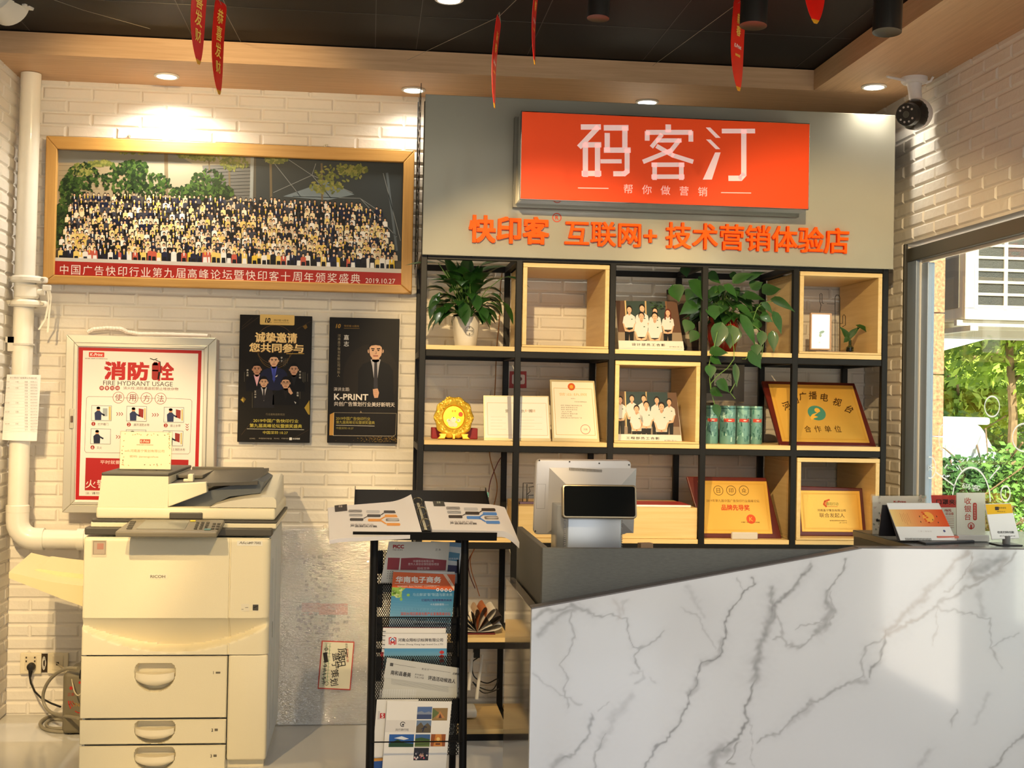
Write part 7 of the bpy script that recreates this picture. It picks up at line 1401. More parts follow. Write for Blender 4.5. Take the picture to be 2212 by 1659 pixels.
for k, (yw_, Y, yt_) in enumerate(TIERS):
    zr_ = P(900, yw_, Y).z; zt_ = P(900, yt_, Y + .05).z; zb_ = zr_ - .055; bk_ = Y + .055
    b = MB(); nW = 22
    for i in range(-24, 44):
        for s_ in (1, -1):
            xa_ = lx0 + .012 + i * .0068; H_ = zt_ - zb_; x0_, x1_ = (xa_, xa_ + H_ * .62) if s_ > 0 else (xa_ + H_ * .62, xa_)
            a, d = V((x0_, bk_ - .012, zb_)), V((x1_, bk_ + .02, zt_)); lo, hi = lx0 + .01, lx1 - .01
            if max(a.x, d.x) <= lo or min(a.x, d.x) >= hi: continue
            ts = [0.0, 1.0]
            if d.x != a.x:
                t_lo, t_hi = sorted(((lo - a.x) / (d.x - a.x), (hi - a.x) / (d.x - a.x))); ts = [max(0, t_lo), min(1, t_hi)]
            if ts[1] - ts[0] > .03: b.tube([a.lerp(d, ts[0]), a.lerp(d, ts[1])], .0015, 4)
    bas = b.build('wire_mesh', BK, ms_, world=True)
    b = MB()
    for x in (lx0 + .006, lx1 - .006): b.prism([(Y - .004, zr_ - .035), (bk_ + .02, zb_ + .03), (bk_ + .024, zt_ - .02), (bk_ + .018, zt_ - .004), (bk_ + .004, zt_), (Y - .004, zr_ + .004)], 'x', x - .0025, x + .0025)
    b.build('pocket_cheek', BK, ms_, world=True)
    for xa_ in (lx0 + .004, lx1 - .030):
        b = MB(); b.box(xa_, xa_ + .026, bk_ + .012, bk_ + .015, zt_ - .075, zt_ - .002, .001, 1); b.build('pocket_strip', BK, ms_, world=True)
    if k in (0, 1, 4):
        b = MB(); b.tube([(lx0, Y - .012, zr_), (lx1, Y - .012, zr_)], .0022, 6); b.build('front_rod', BK, ms_, world=True)
MGS = 'magazines in the wire stand'
def mag(name, lab, Y, lean, c, th, m=PAPER): return sheet(name, lab, 'magazine', Y, lean, c, th, m, MGS, part='pages')
# first pocket
o, A, q = mag('magazine', 'pale blue magazine peeking out behind the white insurance brochure', 4.098, 8, (cW(1100, 30), cW(1325, 45), cW(1290, 400), cW(1080, 390)), .006)
A.poly([cW(1100, 30), cW(1325, 45), cW(1290, 400), cW(1080, 390)], (222, 226, 226)); A.lv = 2; A.poly([cW(1225, 36), cW(1324, 44), cW(1318, 75), cW(1223, 66)], (120, 160, 196)); A.poly([cW(1222, 105), cW(1308, 118), cW(1300, 176), cW(1218, 166)], (84, 140, 170)); A.poly([cW(1214, 200), cW(1296, 206), cW(1290, 260), cW(1210, 250)], (40, 36, 84)); A.lv = 3; A.text('服务指南', *cW(1262, 156), 4, (230, 236, 238), w=20); A.build('cover', o, PS)
o, A, q = mag('magazine', 'white insurance brochure with dark red bands and PICC lettering, topmost in the wire stand', 4.082, 8, (cW(800, 32), cW(1236, 38), cW(1205, 400), cW(722, 400)), .010)
A.poly([cW(800, 32), cW(1236, 38), cW(1205, 400), cW(722, 400)], (232, 226, 212)); A.lv = 2; A.text('PICC', *cW(867, 69), 8, (176, 36, 40), w=24, bold=.045); A.text('中国人民保险', *cW(862, 92), 3.4, (110, 60, 56), w=22); A.text('正本', *cW(1152, 91), 4.6, (90, 80, 74), w=12, space=1.4); A.poly([cW(792, 148), cW(878, 150), cW(868, 236), cW(784, 234)], (160, 44, 52)); A.poly([cW(886, 152), cW(1000, 148), cW(1212, 166), cW(1206, 240), cW(880, 236)], (154, 42, 50)); A.lv = 3
for s_, y, w_, h_ in (('中建移动有限公司', 174, 44, 5.4), ('意外人身综合保险投标项目', 195, 66, 5.4), ('投标文件', 226, 27, 6)): A.text(s_, *cW(1046, y), h_, (232, 206, 200), w=w_)
for i in range(12):
    for j in range(4): A.ell(*cW(792 + i * 17 - j * 2, 248 + j * 16), .9, .9, (60, 50, 46), 6)
A.build('cover', o, PS)
o, A, q = mag('magazine', 'white magazine showing only its top edge behind the orange and blue one', 4.03, 8, (cW(836, 244), cW(1271, 250), cW(1240, 660), cW(812, 650)), .006); A.build('cover', o) if A.f else None
o, A, q = mag('magazine', 'orange and blue electronic commerce magazine in the second pocket', 4.018, 8, (cW(829, 250), cW(1276, 270), cW(1244, 694), cW(798, 660)), .006)
f_ = lambda u, v: tuple(V(cW(829 - 31 * v, 250 + 410 * v)).lerp(V(cW(1276 - 32 * v, 270 + 424 * v)), u))
for i in range(16):
    v0_, v1_ = .27 + i * .73 / 16, .27 + (i + 1) * .73 / 16; t = i / 15; c = tuple(int(a + (d - a) * t) for a, d in zip((44, 128, 178), (150, 190, 214))) if t < .78 else (176, 196, 214)
    A.lv = 1; A.poly([f_(0, v0_), f_(1, v0_), f_(1, v1_), f_(0, v1_)], c)
A.poly([f_(0, 0), f_(1, 0), f_(1, .27), f_(0, .27)], (224, 96, 26)); A.lv = 2; A.poly([f_(0, .27), f_(.22, .27), f_(.16, .34), f_(.17, .44), f_(0, .42)], (150, 190, 80))
for i in range(14): A.lv = 3; A.ell(*f_(rnd.uniform(0, .18), rnd.uniform(.28, .44)), 4, 3, rnd.choice(((130, 176, 60), (170, 204, 100), (200, 220, 150))), 8, rnd.uniform(0, 90))
A.ell(*f_(.27, .39), 3.5, 3, (140, 190, 80), 10); A.ell(*f_(.16, .47), 3, 3.6, (140, 190, 80), 10)
A.lv = 4; A.text('华南电子商务', *f_(.415, .115), 14, (250, 240, 226), w=98, bold=.03); A.line([f_(.04, .20), f_(.76, .20)], .8, (246, 220, 196)); A.text('HUANAN  ELECTRONIC  COMMERCE', *f_(.40, .232), 4, (246, 220, 196), w=84); A.poly([f_(.80, .0), f_(.86, .0), f_(1, .2), f_(1, .27)], (246, 216, 190)); A.lv = 5; A.text('专刊', *f_(.92, .13), 4, (200, 110, 50), rot=-45)
for i in range(4): A.lv = 5; A.ring(*f_(.735 + i * .067, .27), 2.6, 1.6, (240, 244, 246))
for s_, u, v, w_, h_, c in (('马云解读"新"制造与新未来', .66, .36, 86, 7, (150, 200, 226)), ('亿级风口智慧零售的未来', .73, .45, 66, 5.5, (60, 50, 120)), ('十大创新案例——', .78, .52, 40, 5, (196, 220, 236)), ('电商新规之下的跨境进口机遇与挑战', .575, .62, 108, 6.5, (120, 180, 214)), ('深圳大湾区跨境电商产业发展高峰论坛', .57, .695, 108, 7.5, (206, 90, 60)), ('特刊 "互联网+" 时代商业杂志', .61, .79, 90, 5.5, (40, 36, 40)), ('中国第一本可以行动阅读的会刊', .66, .865, 74, 5, (30, 40, 70))): A.lv = 5; A.text(s_, *f_(u, v), h_, c, w=w_, bold=.008)
A.ell(*f_(.53, .99), 18, 8, (40, 44, 90), 18); A.build('cover', o, PS)
# third pocket
o, A, q = sheet('desk_calendar', 'spiral bound white calendar with a blue sky picture in the third pocket', 'calendar', 3.985, 8, (cW(757, 650), cW(1208, 652), cW(1200, 960), cW(738, 960)), .010, PAPER, part='pages')
A.poly([cW(770, 692), cW(1218, 694), cW(1208, 960), cW(752, 960)], (238, 236, 234)); A.lv = 2; A.line([cW(757, 650), cW(1208, 652)], 1.2, (120, 40, 40)); A.line([cW(764, 690), cW(1218, 692)], .8, (170, 166, 160))
for i in range(12):
    t = i / 11; c = tuple(int(a + (d - a) * t) for a, d in zip((86, 158, 204), (206, 220, 214))); A.lv = 2; A.poly([cW(766, 800 + i * 14), cW(1214, 800 + i * 14), cW(1213, 815 + i * 14), cW(765, 815 + i * 14)], c)
A.lv = 3; A.poly([cW(738, 826), cW(760, 826), cW(752, 950), cW(732, 950)], (170, 40, 36)); A.poly([cW(960, 892), cW(969, 862), cW(978, 892)], (40, 44, 50))
for i in range(3): A.ell(*cW(1178, 828 + i * 30), 5.2, 3.6, (206, 50, 40), 14)
A.line([cW(1178, 812), cW(1176, 905)], .8, (150, 40, 36)); A.line([cW(801, 770), cW(801, 725), cW(815, 722)], 2, (200, 40, 40)); A.line([cW(848, 770), cW(848, 725), cW(834, 722)], 2, (200, 40, 40)); A.line([cW(812, 772), cW(814, 748), cW(825, 762), cW(836, 748), cW(838, 772)], 2.6, (206, 40, 40)); A.line([cW(810, 745), cW(825, 728), cW(840, 745)], 2, (60, 110, 180)); A.text('河南众翔标识标牌有限公司', *cW(1026, 740), 7.5, (50, 46, 46), w=97, bold=.012); A.text('Henan Zhong Xiang logo brand Co.,LTD', *cW(1026, 772), 4.6, (90, 88, 88), w=97); A.build('print', o, PS)
b = MB()
for i in range(9):
    c = A.L(*cW(760 - i * 2, 678 + i * 31)); b.tube([V((c[0] + .006 * math.cos(R(30 * j)), -.004 + .004 * math.sin(R(30 * j)), c[1])) for j in range(12)], .0009, 5, close=True)
b.build('spiral', RUB, o)
# fourth pocket
o, A, q = sheet('newspaper', 'grey folded newspaper stuck slantwise into the fourth pocket of the wire stand', 'newspaper', 3.925, 8, (cW(785, 866), cW(1342, 946), cW(1262, 1420), cW(716, 1400)), .005, mat('newsprint', (206, 206, 200), .7), part='pages'); NB = (70, 68, 66)
A.poly([cW(785, 866), cW(1342, 946), cW(1318, 1090), cW(760, 1010)], (202, 202, 198)); A.lv = 2; RO = -8; A.rect(*cW(818, 916), 7, 7, (80, 78, 76), rot=RO); A.line([cW(835, 912), cW(990, 938)], .5, NB); A.line([cW(1090, 950), cW(1240, 974)], .5, NB); A.text('美如许', *cW(1060, 950), 4.4, NB, rot=RO, space=1.4); A.text('庄里报', *cW(1280, 982), 4.5, NB, rot=RO, bold=.02, shear=.3); A.text('南和县最美', *cW(884, 982), 10, NB, w=44, rot=RO, bold=.025); A.text('评选活动候选人', *cW(1178, 1024), 9.5, NB, w=60, rot=RO, bold=.025); A.text('乡村医生', *cW(1018, 990), 4, NB, rot=RO, w=20); A.text('先进工作者', *cW(1016, 1010), 4, NB, rot=RO, w=20)
for i in range(6): A.line([cW(815, 1018 + i * 7), cW(1225, 1078 + i * 7)], .45, (150, 150, 148))
for i in range(10): A.line([cW(735 + 0, 1098 + i * 8), cW(985, 1100 + i * 8)], .5, (236, 238, 238))
for i in range(16): A.line([cW(738 + i * 17, 1095), cW(730 + i * 17, 1175)], .5, (236, 238, 238))
A.lv = 3
for i, ch in enumerate('庄里报社区新闻版第二版面'): A.text(ch, *cW(1316 - i * 6.4, 1020 + i * 34), 5, NB, rot=-10, bold=.02)
A.build('print', o, printmat('print_matte'))
# fifth pocket
o, A, q = mag('magazine', 'white brochure with a red S square and blue foot, left behind the travel magazine', 3.872, 8, (cW(712, 1168), cW(1010, 1166), cW(990, 1720), cW(672, 1720)), .006)
A.poly([cW(712, 1168), cW(1010, 1166), cW(990, 1720), cW(672, 1720)], (232, 230, 226)); A.lv = 2; A.poly([cW(735, 1265), cW(772, 1265), cW(770, 1302), cW(733, 1302)], (190, 40, 40)); A.poly([cW(720, 1250), cW(735, 1250), cW(733, 1310), cW(716, 1310)], (206, 200, 200)); A.lv = 3; A.text('S', *cW(752, 1284), 9, (246, 240, 236), bold=.02); A.lv = 2; A.poly([cW(681, 1590), cW(800, 1580), cW(798, 1604), cW(679, 1612)], (214, 150, 60)); A.poly([cW(679, 1612), cW(800, 1604), cW(796, 1720), cW(672, 1720)], (40, 80, 150)); A.build('cover', o, PS)
o, A, q = mag('magazine', 'white travel agency magazine with a grid of landscape pictures, lowest in front', 3.858, 8, (cW(786, 1176), cW(1250, 1182), cW(1200, 1740), cW(745, 1740)), .006)
A.poly([cW(786, 1176), cW(1250, 1182), cW(1200, 1740), cW(745, 1740)], (236, 233, 228)); A.lv = 2; A.poly([cW(776, 1315), cW(992, 1316), cW(985, 1402), cW(768, 1402)], (222, 218, 214))
def pic(x0, y0, x1, y1, kind):
    s = -.07; f = lambda u, v: cW(x0 + (x1 - x0) * u + s * (y1 - y0) * v * 1, y0 + (y1 - y0) * v)
    A.lv = 3; A.poly([f(0, 0), f(1, 0), f(1, 1), f(0, 1)], {'sea': (84, 110, 160), 'tent': (150, 120, 70), 'hill': (110, 130, 160), 'green': (40, 92, 170), 'field': (60, 96, 150), 'hall': (150, 80, 30), 'crowd': (30, 28, 36)}[kind]); A.lv = 4
    if kind == 'sea': A.poly([f(0, .45), f(.3, .35), f(.5, .48), f(.8, .38), f(1, .5), f(1, .62), f(0, .62)], (130, 140, 160)); A.poly([f(0, .62), f(1, .62), f(1, 1), f(0, 1)], (56, 70, 110))
    elif kind == 'tent': A.poly([f(0, 0), f(.45, .4), f(0, .9)], (96, 110, 60)); A.poly([f(.25, .8), f(.5, .25), f(.85, .8)], (190, 130, 70)); A.lv = 5; A.poly([f(.42, .8), f(.52, .45), f(.64, .8)], (90, 50, 40))
    elif kind == 'hill': A.poly([f(0, .5), f(.3, .15), f(.5, .45), f(.75, .2), f(1, .5), f(1, 1), f(0, 1)], (96, 84, 64)); A.lv = 5; A.line([f(.45, .9), f(.55, .5), f(.7, .55)], 2.5, (40, 44, 70)); A.line([f(.5, .6), f(.35, .7)], 1.6, (40, 44, 70))
    elif kind == 'green': A.poly([f(.2, .3), f(.5, .15), f(.8, .35), f(.6, .45)], (226, 232, 240)); A.lv = 5; A.poly([f(0, .75), f(.35, .4), f(.6, .65), f(1, .75), f(1, 1), f(0, 1)], (30, 66, 36))
    elif kind == 'field': A.poly([f(0, .45), f(1, .45), f(1, 1), f(0, 1)], (96, 116, 50)); A.lv = 5; A.poly([f(0, .35), f(.4, .25), f(1, .4), f(1, .5), f(0, .5)], (60, 90, 50)); A.poly([f(0, .75), f(1, .7), f(1, .82), f(0, .88)], (70, 90, 40))
    elif kind == 'hall': A.poly([f(.3, 0), f(.7, 0), f(.8, 1), f(.2, 1)], (206, 130, 50)); A.lv = 5; A.ell(*f(.5, .4), 4, 4, (240, 200, 120), 10); A.rect(*f(.5, .8), 10, 3, (90, 40, 20))
    else:
        for i in range(24): A.lv = 4 + i * .1; A.ell(*f(rnd.uniform(.08, .92), rnd.uniform(.35, .9)), 1.8, 2.2, rnd.choice(((222, 210, 206), (196, 150, 130), (206, 90, 110), (60, 56, 70))), 7)
for a_ in ((1004, 1219, 1110, 1308, 'sea'), (1113, 1228, 1222, 1318, 'tent'), (998, 1317, 1104, 1406, 'hill'), (802, 1417, 980, 1508, 'green'), (989, 1417, 1096, 1506, 'field'), (1102, 1416, 1207, 1504, 'hall'), (980, 1514, 1086, 1604, 'crowd')): pic(*a_)
A.lv = 4; A.ring(*cW(898, 1345), 5, 1.5, (60, 56, 54), q0=20, q1=300); A.ell(*cW(900, 1348), 2.4, 2, (60, 56, 54), 10); A.text('风行旅行社', *cW(893, 1384), 5.4, (70, 64, 60), w=29); A.build('cover', o, PS)
# catalogue pads on the tray
def pad(lab, cpx, thick, curl, accent, gold):
    """cpx: outline tl, tr, br, bl on the photo; lies on the sloping tray"""
    o = thing('catalogue', lab, 'catalogue', tuple(mt @ V((0, dt_ * .5, .0015))), rot=(sl, 0, 0), group='catalogue pads on the sloping tray')
    mx = MW[o.name] @ M.Translation(V((0, 0, thick))) @ M.Rotation(R(-90), 4, 'X'); A = Art(mx, 0, .0003); q = [A.L(*c) for c in cpx]
    f = lambda u, v: (V(q[3]).lerp(V(q[2]), u)).lerp(V(q[0]).lerp(V(q[1]), u), v)
    n_ = 24; topg = lambda u, v: V((f(u, v).x, f(u, v).y, thick + curl(u, v))); b = MB()
    tv = [[b.bm.verts.new(topg(i / n_, j / 8)) for j in range(9)] for i in range(n_ + 1)]; bv = [[b.bm.verts.new(V((f(i / n_, j / 8).x, f(i / n_, j / 8).y, max(.0, curl(i / n_, j / 8)) * .8 if curl(i / n_, j / 8) > 0 else curl(i / n_, j / 8)))) for j in range(9)] for i in range(n_ + 1)]
    for i in range(n_):
        for j in range(8): b.bm.faces.new((tv[i][j], tv[i + 1][j], tv[i + 1][j + 1], tv[i][j + 1])); b.bm.faces.new((bv[i][j], bv[i][j + 1], bv[i + 1][j + 1], bv[i + 1][j]))
        b.bm.faces.new((bv[i][0], bv[i + 1][0], tv[i + 1][0], tv[i][0])); b.bm.faces.new((tv[i][8], tv[i + 1][8], bv[i + 1][8], bv[i][8]))
    for j in range(8): b.bm.faces.new((bv[0][j], tv[0][j], tv[0][j + 1], bv[0][j + 1])); b.bm.faces.new((tv[n_][j], bv[n_][j], bv[n_][j + 1], tv[n_][j + 1]))
    b.build('pages', mat('pad_paper', (226, 220, 216), .45), o, smooth=30); return o, A
o, A = pad('left half of the open ring binder catalogue with orange diagrams', (cT(197, 388), cT(932, 330), cT(1034, 632), cT(212, 672)), .012, lambda u, v: (.020 * max(0, (u - .72) / .28) ** 2 * v - .004 * max(0, (.12 - u) / .12)), (226, 150, 50), 1)
def diag(A, f, ac):
    A.lv = 2; DKC = (60, 52, 44); GC = (150, 146, 144)
    for x, y, c in ((440, 427, GC), (597, 432, (190, 188, 188)), (752, 434, DKC), (445, 463, (170, 168, 168)), (605, 468, DKC), (760, 470, ac), (452, 502, DKC), (612, 507, ac), (770, 505, (120, 112, 104)), (778, 545, ac)):
        A.rrect(*f(x - 60, y - 12), *f(x + 60, y + 12), 2.2, c)
    A.line([f(515, 492), f(545, 475)], 1.6, DKC); A.line([f(668, 462), f(692, 444)], 1.6, DKC); A.line([f(665, 500), f(700, 478)], 2.6, ac); A.line([f(670, 512), f(712, 540)], 2.6, ac)
    A.lv = 3; A.ell(*f(775, 506), 13, 2, (190, 186, 182), 14, 4); A.line([f(395, 432), f(440, 420), f(490, 434)], .8, (90, 88, 86)); A.line([f(400, 466), f(460, 456), f(500, 468)], .8, (120, 118, 116))
    A.text('综合目录产品', *f(500, 548), 4, (150, 140, 134), w=50); A.text('产品解决方案', *f(515, 563), 4, (110, 104, 100), w=58, bold=.01)
diag(A, cT, (226, 150, 50)); A.lv = 2; A.poly([cT(256, 378), cT(366, 366), cT(370, 424), cT(262, 434)], (56, 48, 44)); A.lv = 3; A.text('目录', *cT(310, 388), 4, (200, 190, 180), bold=.02); A.build('cover_print', o, PS)
o, A = pad('right half of the open ring binder catalogue with blue diagrams', (cT(1052, 338), cT(1765, 372), cT(1898, 606), cT(1120, 590)), .019, lambda u, v: -.030 * max(0, (u - .80) / .20) ** 1.6 * (1.2 - v * .8) + .004 * max(0, (u - .85) / .15) * v, (80, 136, 206), 0)
f2 = lambda x, y: cT(x + 866 + (y - 430) * .12, y - 26 + (x - 440) * .022)
diag(A, f2, (84, 136, 206)); A.lv = 2; A.poly([cT(1124, 338), cT(1222, 340), cT(1236, 384), cT(1136, 384)], (60, 56, 44)); A.lv = 3; A.text('目录', *cT(1178, 352), 4, (190, 190, 170), bold=.02); A.build('cover_print', o, PS)
rb = thing('ring_binder', 'black binder spine with metal rings between the two catalogue halves', 'binder', tuple(mt @ V((0, dt_ * .5, .002))), rot=(sl, 0, 0)); A = Art(MW[rb.name] @ M.Rotation(R(-90), 4, 'X'), 0)
c0, c1_ = A.L(*cT(990, 372)), A.L(*cT(1060, 610)); b = MB(); b.prism([(c0[0] - .010, c0[1]), (c0[0] + .016, c0[1]), (c1_[0] + .016, c1_[1]), (c1_[0] - .010, c1_[1])], 'z', .0, .004); b.build('spine', RUB, rb)
b = MB(); b.prism([(c0[0] - .003, c0[1]), (c0[0] + .006, c0[1]), (c1_[0] + .006, c1_[1]), (c1_[0] - .003, c1_[1])], 'z', .004, .008, .001, 1); b.build('ring_bar', mat('chrome_warm', (190, 180, 150), .2, metal=.9), rb)
for x, y in ((990, 385), (1025, 470), (1058, 575)):
    c = A.L(*cT(x, y)); b = MB(); b.tube([V((c[0] + .014 * math.cos(R(20 * j)), c[1], .016 + .014 * math.sin(R(20 * j)))) for j in range(18)], .0016, 6, close=True); b.build('ring', mat('chrome_warm', (190, 180, 150), .2, metal=.9), rb, smooth=1)

# ================================================================ PAYMENT TERMINAL AND COUNTER THINGS
SIL = mat('terminal_silver', (206, 200, 194), .34, metal=.35); SIL2 = mat('terminal_blue_silver', (176, 180, 184), .3, metal=.5)
pz_ = P(*c6(700, 800), 3.86); tm = thing('payment_terminal', 'silver payment terminal with a tilted screen back and small dark customer display', 'payment terminal', (pz_.x, 3.90, .7455))
mm = M.Translation(P(*c6(620, 690), 4.04)) @ M.Rotation(R(8), 4, 'X') @ M.Rotation(R(2), 4, 'Z'); A = Art(mm, 0); q = [A.L(*c6(*c)) for c in ((290, 103), (1012, 142), (985, 700), (250, 688))]
x0, x1, z0, z1 = (q[0][0] + q[3][0]) / 2, (q[1][0] + q[2][0]) / 2, (q[2][1] + q[3][1]) / 2, (q[0][1] + q[1][1]) / 2
def rr_prism(b, x0, x1, z0, z1, r_, y0, y1, bev, mx):
    pts = []
    for sx, sz, a0 in ((x1 - r_, z1 - r_, 0), (x0 + r_, z1 - r_, 90), (x0 + r_, z0 + r_, 180), (x1 - r_, z0 + r_, 270)):
        for i in range(5): q_ = R(a0 + 22.5 * i); pts.append((sx + r_ * math.cos(q_), sz + r_ * math.sin(q_)))
    b.prism(pts, 'y', y0, y1, bev, 3, mx=mx)
b = MB(); rr_prism(b, x0, x1, z0, z1, .014, 0, .022, .004, mm); b.build('screen_back', SIL, tm, world=True, smooth=50)
cx_, cz_ = (x0 + x1) / 2 + .03, (z0 + z1) / 2 - .01; b = MB(); b.rings([[mm @ V((x, y, z)) for x, z in ((cx_ - a, cz_ - c), (cx_ + a, cz_ - c), (cx_ + a, cz_ + c), (cx_ - a, cz_ + c))] for a, c, y in (((x1 - x0) * .46, (z1 - z0) * .44, .0), ((x1 - x0) * .26, (z1 - z0) * .2, -.026))]); b.build('back_hump', SIL, tm, world=True)
b = MB(); v0_, v1_ = A.L(*c6(535, 185)), A.L(*c6(780, 200))
for i in range(24): xx = v0_[0] + (v1_[0] - v0_[0]) * i / 23; zz_ = v0_[1] + (v1_[1] - v0_[1]) * i / 23 - .001; b.box(xx - .0007, xx + .0007, -.0075, .002, zz_ - .004, zz_ + .004, mx=mm)
b.build('vent_slots', mat('vent_grey', (120, 114, 108), .6), tm, world=True)
b = MB()
for x, y in ((304, 123), (536, 133), (765, 145), (994, 157), (272, 667)): c = A.L(*c6(x, y)); b.cyl(mm @ V((c[0], -.0022, c[1])), mm @ V((c[0], .001, c[1])), .0024, n=10)
b.build('screw', mat('screw_dark', (60, 56, 52), .5), tm, world=True)
b = MB(); pa, pb_ = A.L(*c6(286, 305)), A.L(*c6(345, 495)); 
for bx in ((pa[0], pb_[0], pa[1] - .0006, pa[1]), (pa[0], pb_[0], pb_[1], pb_[1] + .0006), (pa[0], pa[0] + .0006, pb_[1], pa[1]), (pb_[0] - .0006, pb_[0], pb_[1], pa[1])): b.box(bx[0], bx[1], -.0006, .001, bx[2], bx[3], mx=mm)
b.build('port_cover', mat('vent_grey', (120, 114, 108), .6), tm, world=True)
s0, s1 = P(*c6(450, 800), 3.87), P(*c6(950, 800), 3.87); zs1 = P(*c6(700, 400), 3.87).z
b = MB(); w_ = (s1.x - s0.x) / 2; cx_ = (s0.x + s1.x) / 2; b.prism([(cx_ - w_ * .74, 3.868), (cx_ + w_ * .92, 3.868), (cx_ + w_, 3.90), (cx_ + w_, 4.03), (cx_ - w_, 4.03), (cx_ - w_, 3.91)], 'z', .7456, zs1 - .03, .004, 2); b.build('stand', SIL2, tm, world=True, smooth=40)
b = MB()
for sx in (cx_ - w_ * .80, cx_ + w_ * .945):
    for i in range(34): z = .80 + i * .0062; b.box(sx - .003, sx + .003, 3.872 if sx > cx_ else 3.874, 3.90, z, z + .003)
b.build('side_ribs', mat('vent_grey2', (140, 138, 136), .45, metal=.3), tm, world=True)
m2 = M.Translation(P(*c6(765, 570), 3.83)) @ M.Rotation(R(-12), 4, 'X'); A = Art(m2, 0); q = [A.L(*c6(*c)) for c in ((472, 303), (1056, 316), (1052, 575), (490, 562))]; x0, x1, z0, z1 = (q[0][0] + q[3][0]) / 2, (q[1][0] + q[2][0]) / 2, (q[2][1] + q[3][1]) / 2, (q[0][1] + q[1][1]) / 2
b = MB(); rr_prism(b, x0, x1, z0, z1, .010, 0, .026, .003, m2); dsp = b.build('customer_display', mat('display_champagne', (150, 136, 110), .3, metal=.6), tm, world=True, smooth=50)
b = MB(); rr_prism(b, x0 + .005, x1 - .005, z0 + .005, z1 - .005, .007, -.0015, .002, .0006, m2); b.build('screen', mat('display_dark', (20, 21, 20), .08, spec=.2), dsp, world=True)
p = P(*c6(1120, 790), 3.75); b = MB(); mx_ = M.Translation(V((p.x, 3.75, .7455))) @ M.Rotation(R(14), 4, 'Z'); b.box(-.02, .02, -.012, .012, 0, p.z - .7455 + .012, .001, 1, mx=mx_); cb = b.build('card_box', mat('cardboard', (176, 140, 104), .7)); tag(cb, 'small brown cardboard box showing its top flap behind the grey counter panel', 'box')
zc_ = ZT + .0012
# black document folder
b = MB(); pts = [PZ(*c8(x, y), zc_) for x, y in ((1390, 838), (1800, 820), (1700, 775), (1160, 775))]; b.prism([(p.x, p.y) for p in pts], 'z', zc_, zc_ + .006, .001, 1); fo = b.build('document_folder', mat('folder_black', (54, 52, 54), .4)); tag(fo, 'flat dark grey document folder lying under the small booklets', 'folder')
zf_ = zc_ + .0065
pb2 = PZ(*c8(1540, 795), zf_)
for k, (c, lab, dx) in enumerate((((236, 214, 206), 'thin pale booklet lying on the dark folder below the pink one', 0), ((226, 120, 100), 'thin coral booklet on top of the pale one before the calendar', .004))):
    b = MB(); b.box(-.034, .034, -.024, .024, 0, .006, .0008, 1, mx=M.Translation(V((pb2.x + dx, pb2.y + .004, zf_ + k * .0063))) @ M.Rotation(R(-8 + 10 * k), 4, 'Z')); tag(b.build('booklet', mat('booklet%d' % k, c, .5)), lab, 'booklet', 'small booklets on the counter')
# desk calendar
o, A, q = sheet('desk_calendar', 'desk calendar with an orange picture standing on the counter', 'calendar', 3.66, 40, (c8(1064, 490), c8(1500, 490), c8(1632, 772), c8(1172, 772)), .003, PAPER, part='pages', zfloor=zf_)
f = lambda u, v: tuple((V(c8(1064, 490)).lerp(V(c8(1500, 490)), u)).lerp(V(c8(1172, 772)).lerp(V(c8(1632, 772)), u), v))
A.poly([f(0, 0), f(1, 0), f(1, 1), f(0, 1)], (240, 236, 230))
for i in range(24):
    u0_, u1_ = i / 24, (i + 1) / 24; t = i / 23; c = tuple(int(a + (d - a) * t) for a, d in zip((244, 206, 130), (226, 84, 34))); A.lv = 2; A.poly([f(u0_, .19), f(u1_, .19), f(u1_, .70), f(u0_, .70)], c)
A.lv = 3; A.ell(*f(.68, .42), 12, 11, (246, 170, 70), 20)
for i in range(7): A.lv = 4; A.ell(*f(.60 + rnd.uniform(-.02, .06), .28 + i * .05), 2.6, 1.8, rnd.choice(((196, 60, 30), (226, 90, 40))), 8)
for x, y in ((.74, .5), (.52, .4), (.5, .56), (.82, .58), (.84, .4)): A.lv = 4; A.ell(*f(x, y), 1, 2, (60, 40, 30), 6)
for k in range(5): A.lv = 3; A.line([f(.17 + k * .035, .3 + .03 * (k % 2)), f(.17 + k * .035, .55 + .05 * (k % 3))], .7, (206, 140, 80))
A.text('二零二零年历', *f(.5, .84), 3, (206, 196, 186), w=30); A.ell(*f(.86, .83), 2.5, 2.5, (84, 84, 130), 12); A.build('page_print', o, PS)
b = MB(); x0, x1 = (q[3][0], q[2][0])
zt3 = q[0][1]; b.prism([(.004, .0), (.0065, .0), (.0065, zt3), (.004, zt3)], 'x', q[0][0] + .002, q[1][0]); b.build('stiff_back', mat('calendar_black', (52, 48, 50), .5), o)
tri = [MW[o.name].inverted() @ V(v) for v in (MW[o.name] @ V((0, .0068, zt3)),)][0]
th_ = R(40); top_w = MW[o.name] @ V((0, .007, zt3 - .002)); b = MB(); b.prism([(top_w.y, top_w.z), (top_w.y + .004, top_w.z), (top_w.y + .030, zf_ + .001), (top_w.y + .026, zf_)], 'x', P(*c8(1064, 490), 3.72).x, P(*c8(1500, 490), 3.72).x); b.build('rear_leg', mat('calendar_black', (52, 48, 50), .5), o, world=True)
b = MB()
for i in range(18):
    t = i / 17; x = q[3][0] + (.10 + .45 * t) * (q[2][0] - q[3][0]); b.tube([V((x, .002 + .004 * math.cos(R(36 * j)), .004 + .004 * math.sin(R(36 * j)))) for j in range(10)], .0007, 5, close=True)
b.build('spiral', RUB, o)
ACR = glassmat('acrylic', (250, 250, 246), .6)
